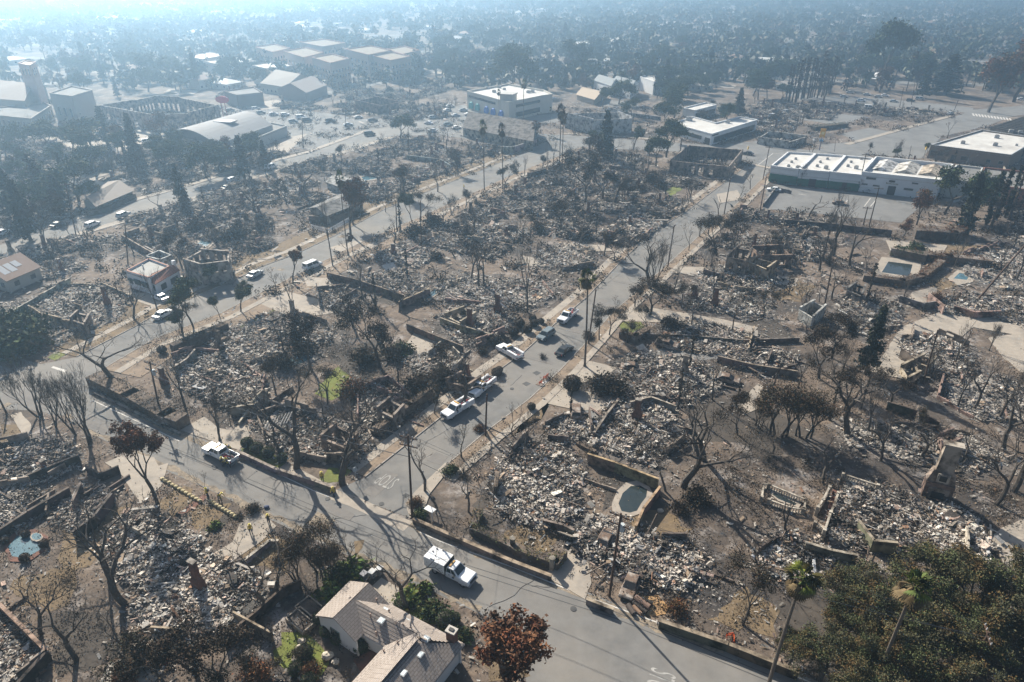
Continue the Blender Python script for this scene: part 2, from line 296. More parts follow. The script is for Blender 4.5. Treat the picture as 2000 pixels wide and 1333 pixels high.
# lots and parking surfaces
sheet("parking_lot", [(1497, 368), (1520, 362), (1680, 378), (1800, 384), (1815, 390), (1760, 436), (1620, 420), (1490, 408)], 0.05, 'asphalt2', block=True)
LOTS = {
 'asphalt2': [
  [(1560, 233), (1600, 219), (1690, 228), (1640, 246)], [(1640, 262), (1700, 250), (1760, 262), (1690, 285)], [(1600, 283), (1660, 278), (1700, 290), (1620, 300)],
  [(1480, 225), (1560, 210), (1600, 222), (1520, 245)], [(1180, 196), (1240, 200), (1250, 210), (1170, 208)], [(860, 215), (905, 205), (985, 232), (1090, 222), (1100, 236), (1000, 252), (900, 236)],
  [(1175, 835), (1230, 775), (1130, 765), (1085, 778), (1130, 800)], [(1270, 690), (1340, 708), (1420, 700), (1480, 650), (1350, 660)]],
 'concrete': [
  [(60, 262), (200, 236), (330, 262), (300, 292), (170, 300)], [(250, 300), (330, 270), (400, 296), (330, 330)], [(30, 340), (110, 322), (130, 345), (50, 362)],
  [(152, 352), (232, 344), (240, 362), (160, 372)], [(455, 205), (540, 196), (590, 208), (500, 216)], [(470, 286), (600, 262), (560, 300)],
  [(351, 841), (398, 815), (425, 835), (452, 842), (480, 822), (500, 832), (467, 880)],          # driveway by the pickup
  [(1062, 1126), (1110, 1075), (1150, 1100), (1155, 1140), (1143, 1172)],
  [(497, 992), (470, 1020), (455, 1060), (410, 1085), (450, 1100), (520, 1052), (540, 1028)],
  [(205, 905), (245, 935), (320, 925), (300, 895), (255, 885)], [(240, 935), (330, 905), (315, 950), (275, 985)],
  [(720, 1150), (745, 1130), (810, 1165), (800, 1195), (770, 1205)],
  [(1890, 1080), (1960, 1030), (2010, 1010), (2010, 1080), (1990, 1120), (1960, 1100), (1935, 1050)],
  [(770, 700), (810, 650), (860, 660), (880, 680), (800, 712)], [(790, 690), (850, 655), (900, 690), (850, 712)],
  [(500, 590), (560, 570), (640, 590), (660, 612), (590, 620), (540, 608)], [(590, 540), (640, 545), (650, 560), (600, 560)],
  [(1060, 770), (1090, 745), (1160, 770), (1260, 790), (1250, 810), (1120, 800), (1070, 790)],
  [(1080, 735), (1120, 700), (1180, 712), (1205, 720), (1170, 745), (1110, 750)],
  [(1180, 612), (1260, 600), (1400, 622), (1480, 640), (1470, 652), (1330, 632), (1210, 628)],
  [(1300, 520), (1440, 525), (1560, 545), (1550, 560), (1400, 540), (1290, 532)],
  [(1440, 790), (1480, 750), (1500, 760), (1480, 800), (1450, 812)], [(1700, 730), (1760, 640), (1860, 600), (1900, 640), (1830, 700), (1790, 745)],
  [(1860, 590), (1900, 600), (1960, 620), (2010, 640), (2010, 660), (1900, 640), (1850, 615)], [(1930, 660), (2010, 650), (2010, 740), (1960, 700)],
  [(1780, 572), (1830, 560), (1830, 600), (1770, 600)], [(20, 812), (40, 806), (62, 830), (55, 870), (40, 880), (45, 850), (30, 826)],
  [(255, 1262), (300, 1240), (345, 1285), (300, 1333), (250, 1333)], [(560, 905), (640, 945), (620, 950), (545, 915)],
  [(640, 485), (700, 470), (740, 480), (690, 500)], [(1050, 452), (1110, 430), (1150, 440), (1090, 465)], [(1400, 380), (1440, 372), (1450, 390), (1405, 398)], 
  [(225, 575), (330, 570), (375, 585), (350, 592), (300, 600)], [(1730, 470), (1850, 480), (1840, 500), (1740, 492)], [(95, 350), (150, 330), (215, 340), (150, 362)],
  [(1020, 500), (1100, 515), (1120, 525), (1030, 520)], [(1100, 475), (1180, 480), (1200, 492), (1110, 490)], [(640, 392), (700, 398), (690, 408), (640, 404)]],
 'green': [
  [(468, 876), (500, 870), (560, 905), (640, 950), (560, 925), (480, 895)], [(620, 940), (650, 905), (690, 910), (668, 945)], [(628, 742), (660, 718), (694, 745), (680, 770), (650, 782), (620, 770)],
  [(1115, 708), (1140, 705), (1160, 712), (1175, 722), (1140, 724), (1118, 720)], [(1115, 590), (1142, 572), (1150, 582), (1120, 602)], [(1215, 630), (1250, 620), (1260, 640), (1230, 652), (1212, 645)],
  [(870, 350), (905, 330), (925, 335), (890, 350)], [(905, 335), (945, 318), (952, 326), (915, 342)], [(1010, 345), (1080, 322), (1085, 330), (1020, 352)],
  [(450, 550), (500, 530), (500, 540), (458, 560)], [(1520, 1440), (1540, 1440), (1540, 1450)], [(530, 1280), (560, 1235), (610, 1240), (650, 1275), (630, 1325), (560, 1310)],
  [(795, 1190), (845, 1185), (860, 1225), (820, 1222)], [(860, 1215), (920, 1240), (900, 1260), (870, 1245)], [(92, 698), (170, 652), (182, 665), (105, 705)],
  [(1752, 490), (1805, 495), (1800, 504), (1745, 500)], [(440, 630), (520, 598), (545, 605), (470, 640)], [(1300, 372), (1345, 350), (1350, 360), (1310, 385)]],
 'dry': [
  [(240, 620), (330, 592), (352, 600), (262, 640)], [(330, 560), (420, 540), (440, 556), (345, 590)], [(870, 412), (940, 398), (935, 418), (880, 424)], [(1790, 472), (1925, 480), (1920, 500), (1810, 500)],
  [(1480, 560), (1560, 550), (1600, 562), (1560, 590), (1490, 585)], [(1100, 765), (1050, 785), (1060, 820), (1010, 830), (1000, 850), (1060, 800)], [(310, 985), (370, 945), (390, 985), (340, 1010)],
  [(375, 990), (455, 985), (420, 1030), (370, 1025)], [(120, 1070), (150, 1000), (250, 990), (260, 1060), (130, 1130)], [(20, 1130), (150, 1100), (130, 1180), (40, 1190)],
  [(520, 1040), (580, 1060), (560, 1120), (480, 1100), (470, 1080)], [(1000, 1025), (1080, 1035), (1100, 1060), (1020, 1080), (985, 1060)], [(940, 1290), (1020, 1230), (1020, 1333), (950, 1333)],
  [(1200, 1000), (1300, 990), (1350, 1040), (1260, 1050)], [(1450, 1150), (1520, 1180), (1500, 1240), (1380, 1210)], [(690, 1060), (720, 1050), (700, 1080)], [(960, 370), (1000, 352), (1020, 360), (985, 378)],
  [(600, 480), (660, 462), (690, 480), (640, 495)], [(1810, 545), (1860, 540), (1870, 560), (1830, 572)], [(0, 830), (40, 830), (45, 870), (0, 880)]],
 'black': [
  [(740, 905), (800, 860), (830, 790), (900, 745), (905, 780), (850, 840), (790, 880)], [(1400, 640), (1520, 620), (1560, 680), (1450, 690), (1380, 670)], [(900, 1040), (960, 950), (1000, 1020), (950, 1060)], [(1175, 965), (1190, 918), (1290, 935), (1270, 1000), (1210, 1010)],
  [(1330, 760), (1500, 800), (1600, 850), (1500, 880), (1340, 850)], [(1500, 1180), (1700, 1120), (2000, 1150), (2000, 1333), (1600, 1333)], [(100, 1190), (220, 1200), (260, 1290), (110, 1320)],
  [(640, 690), (740, 660), (760, 720), (690, 760)], [(620, 530), (720, 540), (850, 565), (830, 600), (720, 590)], [(390, 1000), (440, 990), (470, 1010), (420, 1040)]],
}
CLEAN = []
zl = {'black': 0.004, 'dry': 0.012, 'green': 0.020, 'asphalt2': 0.028, 'concrete': 0.06}
nml = {'black': "burnt_ground", 'dry': "dry_lawn", 'green': "green_lawn", 'asphalt2': "asphalt_lot", 'concrete': "driveway"}
for k, L in LOTS.items():
    if k in ('asphalt2', 'concrete'): CLEAN += [PP(p) for p in L]
    for i, pts in enumerate(L): sheet(nml[k], pts, zl[k] + 0.0012 * i, k, rough={'dry': .4, 'green': .3, 'black': .7, 'asphalt2': .12, 'concrete': .05}[k])
# pavements, parkways and kerbs beside the streets
def walk(name, line, segs, sgn):
    for o0, o1, z, m in segs:
        P = strip(line, sgn * o0, sgn * o1)
        sheet(name if m == 'concrete' else ("kerb" if m == 'kerb' else "parkway"), P, z, m, world=True)
Bl, Br = RL["middle_street"]; Cu, Cl = RL["quiet_street"]; Du, Dl = RL["wide_street"]
walk("pavement", Bl[1:-1], [(0.0, 0.18, 0.15, 'kerb'), (0.18, 1.9, 0.10, 'parkway'), (1.9, 3.7, 0.13, 'concrete')], -1)
walk("pavement", Br[2:-1], [(0.0, 0.18, 0.15, 'kerb'), (0.18, 2.1, 0.10, 'parkway'), (2.1, 3.4, 0.13, 'concrete')], 1)
walk("pavement", Cu[3:-1], [(0.0, 0.18, 0.15, 'kerb'), (0.18, 2.6, 0.10, 'dry'), (2.6, 4.2, 0.13, 'concrete'), (4.2, 9.5, 0.07, 'dry')], -1)
walk("pavement", Cl[3:-1], [(0.0, 0.18, 0.15, 'kerb'), (0.18, 2.8, 0.10, 'parkway'), (2.8, 4.4, 0.13, 'concrete'), (4.4, 9.0, 0.07, 'parkway')], 1)
walk("pavement", Du[1:-1], [(0.0, 0.2, 0.15, 'kerb'), (0.2, 2.8, 0.13, 'concrete')], -1)
walk("pavement", Dl[1:-1], [(0.0, 0.2, 0.15, 'kerb'), (0.2, 3.2, 0.13, 'concrete')], 1)
walk("pavement", PP([(1450, 316), (1500, 327), (1690, 342)]), [(0, 2.0, 0.13, 'concrete')], 1)
walk("pavement", PP([(1100, 262), (1170, 266), (1310, 276)]), [(0, 2.5, 0.13, 'concrete')], -1)
walk("pavement", PP([(1659, 284), (1752, 258), (1862, 228)]), [(0, 2.5, 0.13, 'concrete')], -1)
# crossing concrete gutter at the junction
sheet("gutter", strip(PP([(656, 957), (700, 972), (760, 1000), (806, 1020)]), 0, 2.0), 0.034, 'concrete', world=True)
sheet("corner_pavement", [(800, 1013), (792, 985), (812, 960), (870, 905), (880, 915), (840, 965), (826, 1005)], 0.125, 'concrete')
sheet("brick_path", [(355, 1010), (405, 975), (400, 965), (348, 1003)], 0.07, 'brick')
# painted markings
def line_px(pts, wd, z, name="edge_line"): sheet(name, strip(PP(pts), -wd / 2, wd / 2), z, 'paint', world=True)
line_px([(500, 905), (610, 958), (655, 975)], 0.16, 0.026); line_px([(820, 1040), (860, 1058), (1000, 1108), (1150, 1168), (1300, 1222), (1480, 1292), (1600, 1340)], 0.16, 0.026)
line_px([(180, 782), (350, 862)], 0.16, 0.026)
M['tar'] = mat("tar_seam", (0.05, 0.05, 0.052), (0.09, 0.088, 0.085), 1.0, 0.8)
for o in (0.0, 0.7): sheet("tar_seam", strip(PP([(-50, 790 + o * 8), (120, 780 + o * 9), (350, 880 + o * 11), (640, 1000 + o * 14), (860, 1088 + o * 16), (1200, 1195 + o * 18), (1500, 1318 + o * 18)]), -0.05, 0.06), 0.027, 'tar', world=True)
for a, b in (((1640, 228), (1700, 226)),): pass
for i in range(13):                                       # zebra crossing at the far junction
    x = 1898 + i * 6; y = 222 + i * 0.75
    sheet("crossing_bar", [(x, y), (x + 3.2, y + 0.4), (x + 6.4, y + 5.4), (x + 3, y + 5.0)], 0.062, 'paint')
for a, b in (((1510, 300), (1478, 325)), ((1540, 304), (1512, 300)), ((1700, 388), (1688, 404)), ((1712, 390), (1700, 404)), ((1560, 380), (1575, 382)), ((1640, 400), (1630, 418)), ((1655, 392), (1650, 398))):
    sheet("bay_line", strip(PP([a, b]), -0.12, 0.12), 0.07, 'paint', world=True)
sheet("stop_line", [(104, 716), (130, 724), (127, 728), (100, 719)], 0.05, 'paint')
# painted word on the roads
def word_on_road(txt, p_from, p_up, size, z, name):
    """txt painted flat on the asphalt: starts at p_from, text upward direction towards p_up"""
    a, b = G(*p_from), G(*p_up); ang = math.atan2(b[1] - a[1], b[0] - a[0]) - math.pi / 2
    c = bpy.data.curves.new(name, 'FONT'); c.body = txt; c.size = size; c.extrude = 0.0; c.align_x = 'CENTER'; c.offset = 0.0
    o = bpy.data.objects.new(name, c); COL.objects.link(o)
    dg = bpy.context.evaluated_depsgraph_get(); me = bpy.data.meshes.new_from_object(o.evaluated_get(dg)); bpy.data.objects.remove(o)
    me.materials.clear(); me.materials.append(M['faded'])
    q = link(name, me, kind='structure'); q.location = (a[0], a[1], z); q.rotation_euler = (0, 0, ang); q.scale = (0.75, 2.2, 1); return q
word_on_road("STOP", (766, 931), (746, 949), 1.7, 0.06, "stop_lettering")
word_on_road("STOP", (1266, 1326), (1308, 1342), 1.75, 0.028, "stop_lettering")
for bx, by in ((793, 968), (1048, 729), (1028, 750), (1062, 700)): sheet("patch_repair", [(bx - 8, by), (bx, by - 4), (bx + 9, by), (bx, by + 5)], 0.05, 'tar')

An, Al = RL["near_road"]
sheet("gravel_shoulder", organic(strip(An[4:15], .1, 1.3), .18, .8), .0235, 'gravel', world=True); sheet("gravel_shoulder", organic(strip(Al[3:12], -.1, -1.0), .18, .8), .0235, 'gravel', world=True)
qr = random.Random(3)
for k in range(34):                            # repairs and worn patches on the carriageways
    A_, B_ = RL[qr.choice(["near_road", "near_road", "middle_street", "quiet_street"])]; i = qr.randrange(1, min(len(A_), len(B_)) - 3); t = qr.uniform(.2, .8); c = (A_[i][0] * t + B_[i][0] * (1 - t), A_[i][1] * t + B_[i][1] * (1 - t)); a = GA + qr.choice((0, 1.57)); l, w_ = qr.uniform(.8, 5), qr.uniform(.5, 1.4)
    c_, s_ = math.cos(a), math.sin(a); P = [(c[0] + x * c_ - y * s_, c[1] + x * s_ + y * c_) for x, y in ((-l, -w_), (l, -w_), (l, w_), (-l, w_))]
    sheet("asphalt_repair", organic(P, .05, 1), .0385 + .0004 * k, qr.choice(['asphalt3', 'asphalt3', 'gravel'] if l < 2 else ['asphalt3']), world=True)

for k in range(13):                            # cracks sealed with tar, and manhole covers
    A_, B_ = RL["near_road" if k % 3 else "middle_street"]; i = qr.randrange(3, min(len(A_), len(B_)) - 4); t = qr.uniform(.1, .9); c = [A_[i][0] * t + B_[i][0] * (1 - t), A_[i][1] * t + B_[i][1] * (1 - t)]; a = qr.choice((GA, GA + 1.57, GA + .6)); L = [tuple(c)]
    for j in range(qr.randrange(4, 11)): a += qr.gauss(0, .28); c = [c[0] + .7 * math.cos(a), c[1] + .7 * math.sin(a)]; L.append(tuple(c))
    sheet("tar_crack", strip(L, -.012, .014), .056 + .0003 * k, 'tar', world=True)
for k, (x, y) in enumerate(((960, 838), (745, 985), (1000, 760), (640, 975), (420, 915), (1120, 1190), (1180, 600))):
    c = G(x, y); sheet("manhole_cover", [(c[0] + .38 * math.cos(u), c[1] + .38 * math.sin(u)) for u in [k_ * .524 for k_ in range(12)]], .066, 'tar', world=True)
# ---------------------------------------------------------------- trees and plants
def skeleton(seed, H, r0, trunk=0.3, spread=0.55, levels=6, kids_=(2, 3), up=0.25, jit=0.25, shrink=0.72, nseg=3, droop=0.0, stems=1, minr=0.012):
    q = random.Random(seed); S = []; T = []
    def grow(p, d, L, r, lv):
        k = nseg if lv > 1 else 2
        for i in range(k):
            d = d + np.array([q.gauss(0, jit * 0.5), q.gauss(0, jit * 0.5), up * 0.12 - droop * 0.1]); d /= np.linalg.norm(d)
            p2 = p + d * L / k; r2 = max(r * (0.93 if lv else 0.8), minr); S.append((p, p2, r, r2, lv)); 
            if lv <= 2 and i < k - 1 and q.random() < 0.6 and lv < levels:
                a = q.uniform(0, 6.28); s = np.array([math.cos(a), math.sin(a), 0.35]); dd = d * 0.5 + s * 0.8; dd /= np.linalg.norm(dd)
                if lv > 0: grow(p2, dd, L * 0.45, r2 * 0.45, lv - 1)
            p, r = p2, r2
        if lv == 0: T.append(p); return
        n = q.choice(kids_); a0 = q.uniform(0, 6.28)
        e = np.cross(d, [0.3, 0.5, 0.8]); e /= np.linalg.norm(e); g = np.cross(d, e)
        for i in range(n):
            a = a0 + 6.28 * i / n + q.uniform(-0.4, 0.4); s = spread * q.uniform(0.55, 1.35)
            nd = d + (e * math.cos(a) + g * math.sin(a)) * s + np.array([0, 0, up]); nd /= np.linalg.norm(nd)
            grow(p, nd, L * shrink * q.uniform(0.75, 1.2), r * (0.74 if n == 2 else 0.64), lv - 1)
    L0 = H * trunk
    for s_ in range(stems):
        a = q.uniform(0, 6.28); d = np.array([math.cos(a) * 0.3 * (stems > 1), math.sin(a) * 0.3 * (stems > 1), 1.0]); d /= np.linalg.norm(d)
        grow(np.array([0.1 * s_, 0.05 * s_, -0.1]), d, L0, r0, levels)
    zm = max(s[1][2] for s in S); k = H / zm
    S = [(a * k, b * k, ra, rb, l) for a, b, ra, rb, l in S]; T = [t * k for t in T]
    return S, T
def limbs_mesh(name, S, m, thick=1.0):
    mb = MB()
    for a, b, ra, rb, l in S: mb.tube(a, b, ra * thick, rb * thick, 3 if l < 3 else (4 if l < 5 else 7), cap=False)
    return mb.mesh(name, m)
def leaves_mesh(name, pts, n, size, spr, m, seed, cols, flat=0.0, keep=1.0, asp=0.6):
    """n leaf quads scattered round the given twig ends; cols: list of tint multipliers"""
    g = np.random.RandomState(seed); P = np.array(pts)
    if keep < 1: P = P[g.rand(len(P)) < keep]
    idx = g.randint(0, len(P), n)
    c = P[idx] + g.normal(0, 1, (n, 3)) * spr * np.array([1, 1, 0.7])
    a = g.normal(0, 1, (n, 3)); a[:, 2] *= (1 - flat); a /= np.linalg.norm(a, axis=1)[:, None]
    b = g.normal(0, 1, (n, 3)); b -= a * (a * b).sum(1)[:, None]; b /= np.linalg.norm(b, axis=1)[:, None]
    s = size * g.uniform(0.6, 1.4, (n, 1)); a *= s; b *= s * asp
    V = np.stack([c - a, c - b * 0.9, c + a, c + b], 1).reshape(-1, 3)
    cl = np.array(cols)[(g.randint(0, len(cols), len(P))[idx] + (g.rand(n) < 0.25) * g.randint(0, len(cols), n)) % len(cols)] * g.uniform(0.75, 1.25, (n, 1))
    return quads_mesh(name, V, cl, m)
TREES = {}                                   # kind -> list of variants (height, [(part name, mesh)])
def variant(kind, H, parts): TREES.setdefault(kind, []).append((H, parts))
neutral = [(1, 1, 1), (0.8, 0.8, 0.8), (1.25, 1.2, 1.1)]
rusty = [(1, 1, 1), (0.7, 0.7, 0.7), (1.5, 1.3, 1.05), (1.1, 0.8, 0.7)]
mixed = [(1, 1, 1), (0.75, 0.8, 0.75), (1.25, 1.1, 0.8), (1.5, 1.0, 0.7), (0.9, 1.1, 0.8)]
def mk_bare(kind, seeds, H, r0, m='bark', **kw):
    for sd in seeds:
        S, T = skeleton(sd, H, r0, **kw); tr = [s for s in S if s[4] >= kw.get('levels', 6) - 1]; br = [s for s in S if s[4] < kw.get('levels', 6) - 1]
        variant(kind, H, [("trunk", limbs_mesh("trunk", tr, M[m])), ("crown", limbs_mesh("crown", br, M[m]))])
mk_bare('bare_big', (1, 2, 3), 12.0, 0.34, trunk=0.2, spread=0.62, levels=6, up=0.16, jit=0.3)
mk_bare('vase', (4, 5), 11.0, 0.15, trunk=0.12, spread=0.4, levels=6, up=0.5, jit=0.16, stems=3, shrink=0.8)
mk_bare('bare_small', (6, 7, 8), 6.0, 0.11, 'bark2', trunk=0.3, spread=0.5, levels=5, up=0.28, jit=0.25)
mk_bare('twisted', (9, 10), 6.0, 0.2, trunk=0.3, spread=0.75, levels=3, up=0.1, jit=0.6, kids_=(2, 2, 3))
mk_bare('slender', (11, 12), 13.0, 0.24, trunk=0.4, spread=0.35, levels=5, up=0.4, jit=0.1)
mk_bare('broad', (13, 14), 11.0, 0.36, trunk=0.2, spread=0.85, levels=6, up=0.03, jit=0.35)
def mk_leafy(kind, seeds, H, r0, lm, n, size, spr, cols, wood='bark', keep=1.0, **kw):
    for sd in seeds:
        S, T = skeleton(sd, H, r0, **kw)
        variant(kind, H, [("trunk", limbs_mesh("trunk", [s for s in S if s[4] >= (0 if n < 6500 else 1)], M[wood])), ("crown", leaves_mesh("crown", T, n, size, spr, M[lm], sd, cols, keep=keep))])
mk_leafy('brown', (21, 22), 9.5, 0.24, 'lf_brown', 8500, 0.13, 0.24, rusty, keep=.6, trunk=0.24, spread=0.5, levels=5, up=0.28)
mk_leafy('scorched', (24, 25, 26), 8.5, 0.22, 'lf_dark', 4200, 0.11, 0.3, rusty, keep=.6, trunk=0.28, spread=0.6, levels=6, up=0.2)
mk_leafy('thin_dark', (27, 28), 7.5, 0.15, 'lf_dark', 2000, 0.1, 0.28, mixed, keep=.5, trunk=0.3, spread=0.55, levels=6, up=0.3)
mk_leafy('oak', (31, 32, 33), 10.5, 0.4, 'lf_olive', 24000, 0.12, 0.42, mixed, keep=.55, trunk=0.2, spread=0.8, levels=5, up=0.06, kids_=(3, 3, 2))
mk_leafy('green', (34, 35), 7.5, 0.18, 'lf_green', 6000, 0.15, 0.35, mixed, trunk=0.3, spread=0.5, levels=4, up=0.2, kids_=(3, 2))
mk_leafy('broadleaf', (36, 37, 38), 13.0, 0.4, 'lf_green', 4600, 0.33, 0.8, mixed, trunk=0.22, spread=0.7, levels=4, up=0.12, kids_=(3, 2))
mk_leafy('ruddy', (39, 40), 12.0, 0.35, 'lf_brown', 3600, 0.28, 0.75, mixed, trunk=0.25, spread=0.6, levels=4, up=0.2, kids_=(3, 2))
mk_leafy('thicket', (47, 48), 4.5, 0.1, 'lf_drab', 6000, 0.06, 0.26, mixed, trunk=0.1, spread=0.5, levels=5, up=0.3, stems=4)
def mk_conifer(kind, seeds, H, rad, lm, n, size, start=0.12, pw=0.8):
    for sd in seeds:
        q = np.random.RandomState(sd); pts = []; mb = MB(); mb.tube((0, 0, -0.1), (0, 0, H), 0.03 * H, 0.02, 7)
        for i in range(int(H * 6)):
            z = H * (start + (1 - start) * q.rand()); t = (z / H - start) / (1 - start); r = rad * (1 - t) ** pw * q.uniform(0.7, 1.1); a = q.uniform(0, 6.28)
            mb.tube((0, 0, z), (r * math.cos(a), r * math.sin(a), z - r * 0.15), 0.05, 0.01, 3, cap=False)
            for k in np.linspace(0.25, 1, 6): pts.append((r * k * math.cos(a), r * k * math.sin(a), z - r * 0.15 * k))
        variant(kind, H, [("trunk", mb.mesh("trunk", M['bark'])), ("crown", leaves_mesh("crown", pts, n, size, size * 0.8, M[lm], sd, neutral))])
mk_conifer('conifer', (41, 42), 17.0, 3.6, 'lf_conifer', 3200, 0.42)
mk_conifer('cypress', (43, 44), 14.0, 0.85, 'lf_conifer', 1500, 0.28, 0.05, 0.5)
mk_conifer('burnt_cypress', (45,), 13.0, 0.45, 'lf_dark', 260, 0.3, 0.2, 0.4)
def mk_palm(kind, seeds, H, burnt=False):
    for sd in seeds:
        q = random.Random(sd); tr = MB(); lean = q.uniform(-0.2, 0.2); n = 9; pz = (0, 0, -0.1)
        for i in range(n):
            t = (i + 1) / n; p = (lean * t * t * 2, 0.2 * t * t, H * t); tr.tube(pz, p, 0.21 - 0.08 * (i / n), 0.21 - 0.08 * t, 9, cap=False); pz = p
        tr.tube((0, 0, -0.1), (0, 0, 0.5), 0.4, 0.22, 9, cap=False)
        top = np.array(pz); V = []; C = []
        def frond(a, e, L, wd, col):
            d = np.array([math.cos(a) * math.cos(e), math.sin(a) * math.cos(e), math.sin(e)]); base = top + d * 0.15; tip = base + d * L * 0.5
            for k in range(11):                      # fan of leaflets
                s = (k - 5) / 5.0; side = np.cross(d, [0, 0, 1]); side /= (np.linalg.norm(side) + 1e-6); upv = np.cross(side, d)
                dd = d * math.cos(s * 1.25) + side * math.sin(s * 1.25); end = tip + dd * L * 0.62 + np.array([0, 0, -0.28 * L * abs(s) - 0.1 * L]); mid = (tip + end) / 2 + upv * 0.05; p = np.cross(dd, upv) * wd
                V.extend([tip, mid - p, end, mid + p]); C.append(col)
            p = np.array([-math.sin(a), math.cos(a), 0]) * 0.04; V.extend([base - p, base + p, tip + p, tip - p]); C.append(col)
        for i in range(21): frond(q.uniform(0, 6.28), q.uniform(-0.2, 1.3), q.uniform(1.15, 1.75), 0.1, (0.5, 0.42, 0.3) if burnt else q.choice([(1, 1, 1), (1.6, 1.4, 0.9), (0.5, 0.5, 0.5), (0.6, 0.4, 0.4)]))
        W, D = [], []; V1, C1 = V, C; V, C = [], []
        for i in range(26): frond(q.uniform(0, 6.28), q.uniform(-1.35, -0.4), q.uniform(1.2, 1.8), 0.12, q.choice([(1, 1, 1), (0.6, 0.6, 0.6), (0.35, 0.33, 0.3)]))
        variant(kind, H + 1.2, [("trunk", tr.mesh("trunk", M['bark2'])), ("fronds", quads_mesh("fronds", np.array(V1), np.array(C1), M['lf_straw' if burnt else 'lf_bright'])), ("dead_fronds", quads_mesh("dead_fronds", np.array(V), np.array(C), M['lf_straw']))])
mk_palm('palm', (51, 52), 15.0); mk_palm('burnt_palm', (53,), 14.0, True)
def mk_shrub(kind, seeds, lm, rad, n, size, cols, bare=False):
    for sd in seeds:
        q = np.random.RandomState(sd); mb = MB(); pts = []
        for i in range(34):
            a = q.uniform(0, 6.28); e = q.uniform(0.3, 1.4); L = rad * q.uniform(0.6, 1.0); p = np.array([math.cos(a) * math.cos(e), math.sin(a) * math.cos(e), math.sin(e) * 1.1]) * L; m_ = p * 0.5 + q.normal(0, 0.08, 3) * rad
            mb.tube((0, 0, 0), m_, 0.05, 0.03, 3, cap=False).tube(m_, p, 0.03, 0.012, 3, cap=False); pts += [p, m_ * 1.2]
            for k in range(3): e2 = p + q.normal(0, 0.2, 3) * rad; mb.tube(m_, e2, 0.02, 0.01, 3, cap=False)
        parts = [("stems", mb.mesh("stems", M['bark']))]
        if n: parts.append(("foliage", leaves_mesh("foliage", pts, n, size, rad * 0.2, M[lm], sd, cols)))
        variant(kind, rad * 1.1, parts)
mk_shrub('shrub_burnt', (61, 62), 'lf_dark', 1.6, 1100, 0.13, rusty)
mk_shrub('shrub_brown', (63, 64), 'lf_brown', 2.0, 2200, 0.14, mixed)
mk_shrub('shrub_green', (65,), 'lf_green', 1.0, 1300, 0.11, mixed); mk_shrub('shrub_bright', (66,), 'lf_bright', 0.8, 500, 0.16, mixed)
mk_shrub('twiggy', (67,), None, 1.4, 0, 0, None)
def mk_ball(kind, sd, lm, cols, n=1900, size=0.075):
    q = np.random.RandomState(sd); d = q.normal(0, 1, (700, 3)); d /= np.linalg.norm(d, axis=1)[:, None]; d = d * 0.93 + [0, 0, 1.0]; d[:, 2] = np.maximum(d[:, 2], 0.06)
    core = MB().blob((0, 0, 0.95), (0.85, 0.85, 0.88), (0.5, 0.5, 0.5), sd, 10, 7).tube((0, 0, 0), (0, 0, 0.8), 0.08, 0.06, 5)
    variant(kind, 2.0, [("stems", core.mesh("stems", M['bark'])), ("foliage", leaves_mesh("foliage", d, n, size, 0.06, M[lm], sd, cols))])
mk_ball('ball_burnt', 71, 'lf_dark', rusty); mk_ball('ball_green', 72, 'lf_green', neutral)
def plant(kind, px, py, H, look=None, cat=None, name=None, rz=None, var=None, label=None, sx=1.0, world=None, group=None, z=0.0):
    vs = TREES[kind]; i = var if var is not None else rnd.randrange(len(vs)); h0, parts = vs[i % len(vs)]
    X, Y = world if world else G(px, py)
    k = H / h0
    o = thing(name or NAMEK.get(kind, "burnt_tree"), (X, Y, z), label, cat or ("shrub" if h0 < 4 else "tree"), group, rz if rz is not None else rnd.uniform(0, 6.28), None if label else (look or LOOKK[kind]))
    o.scale = (k * sx, k * sx, k)
    for nm, me in parts: link(nm, me, o)
    return o
NAMEK = dict(bare_big="bare_tree", vase="bare_tree", bare_small="street_tree", twisted="burnt_tree", slender="bare_tree", broad="burnt_tree", brown="magnolia_tree", scorched="burnt_tree", thin_dark="burnt_tree",
             oak="oak_tree", green="leafy_tree", broadleaf="leafy_tree", ruddy="brown_tree", conifer="conifer", cypress="cypress", burnt_cypress="cypress", palm="palm_tree", burnt_palm="palm_tree",
             shrub_burnt="burnt_shrub", shrub_brown="brown_shrub", shrub_green="green_shrub", shrub_bright="green_shrub", twiggy="burnt_shrub", thicket="brown_tree", ball_burnt="round_shrub", ball_green="round_shrub")
LOOKK = dict(bare_big="bare charred tree", vase="bare upswept tree", bare_small="small bare street tree", twisted="stunted black tree", slender="tall thin bare tree", broad="wide spreading bare tree",
             brown="brown leaved magnolia", scorched="scorched dark leaved tree", thin_dark="thin scorched tree", oak="olive green oak", green="green leafy tree", broadleaf="full dark green tree",
             ruddy="ruddy brown tree", conifer="tall dark conifer", cypress="narrow dark cypress", burnt_cypress="black stripped cypress", palm="green topped fan palm", burnt_palm="singed fan palm",
             shrub_burnt="charred shrub", shrub_brown="bushy brown shrub", shrub_green="green shrub", shrub_bright="bright green plant", twiggy="leafless twiggy shrub", thicket="dense brown twiggy tree", ball_burnt="clipped black shrub", ball_green="clipped green shrub")
def T(kind, bx, by, ty, **kw):
    """tree standing at photo point (bx, by), top at photo row ty"""
    plant(kind, bx, by, max(0.5, HT(bx, by, ty)), **kw)
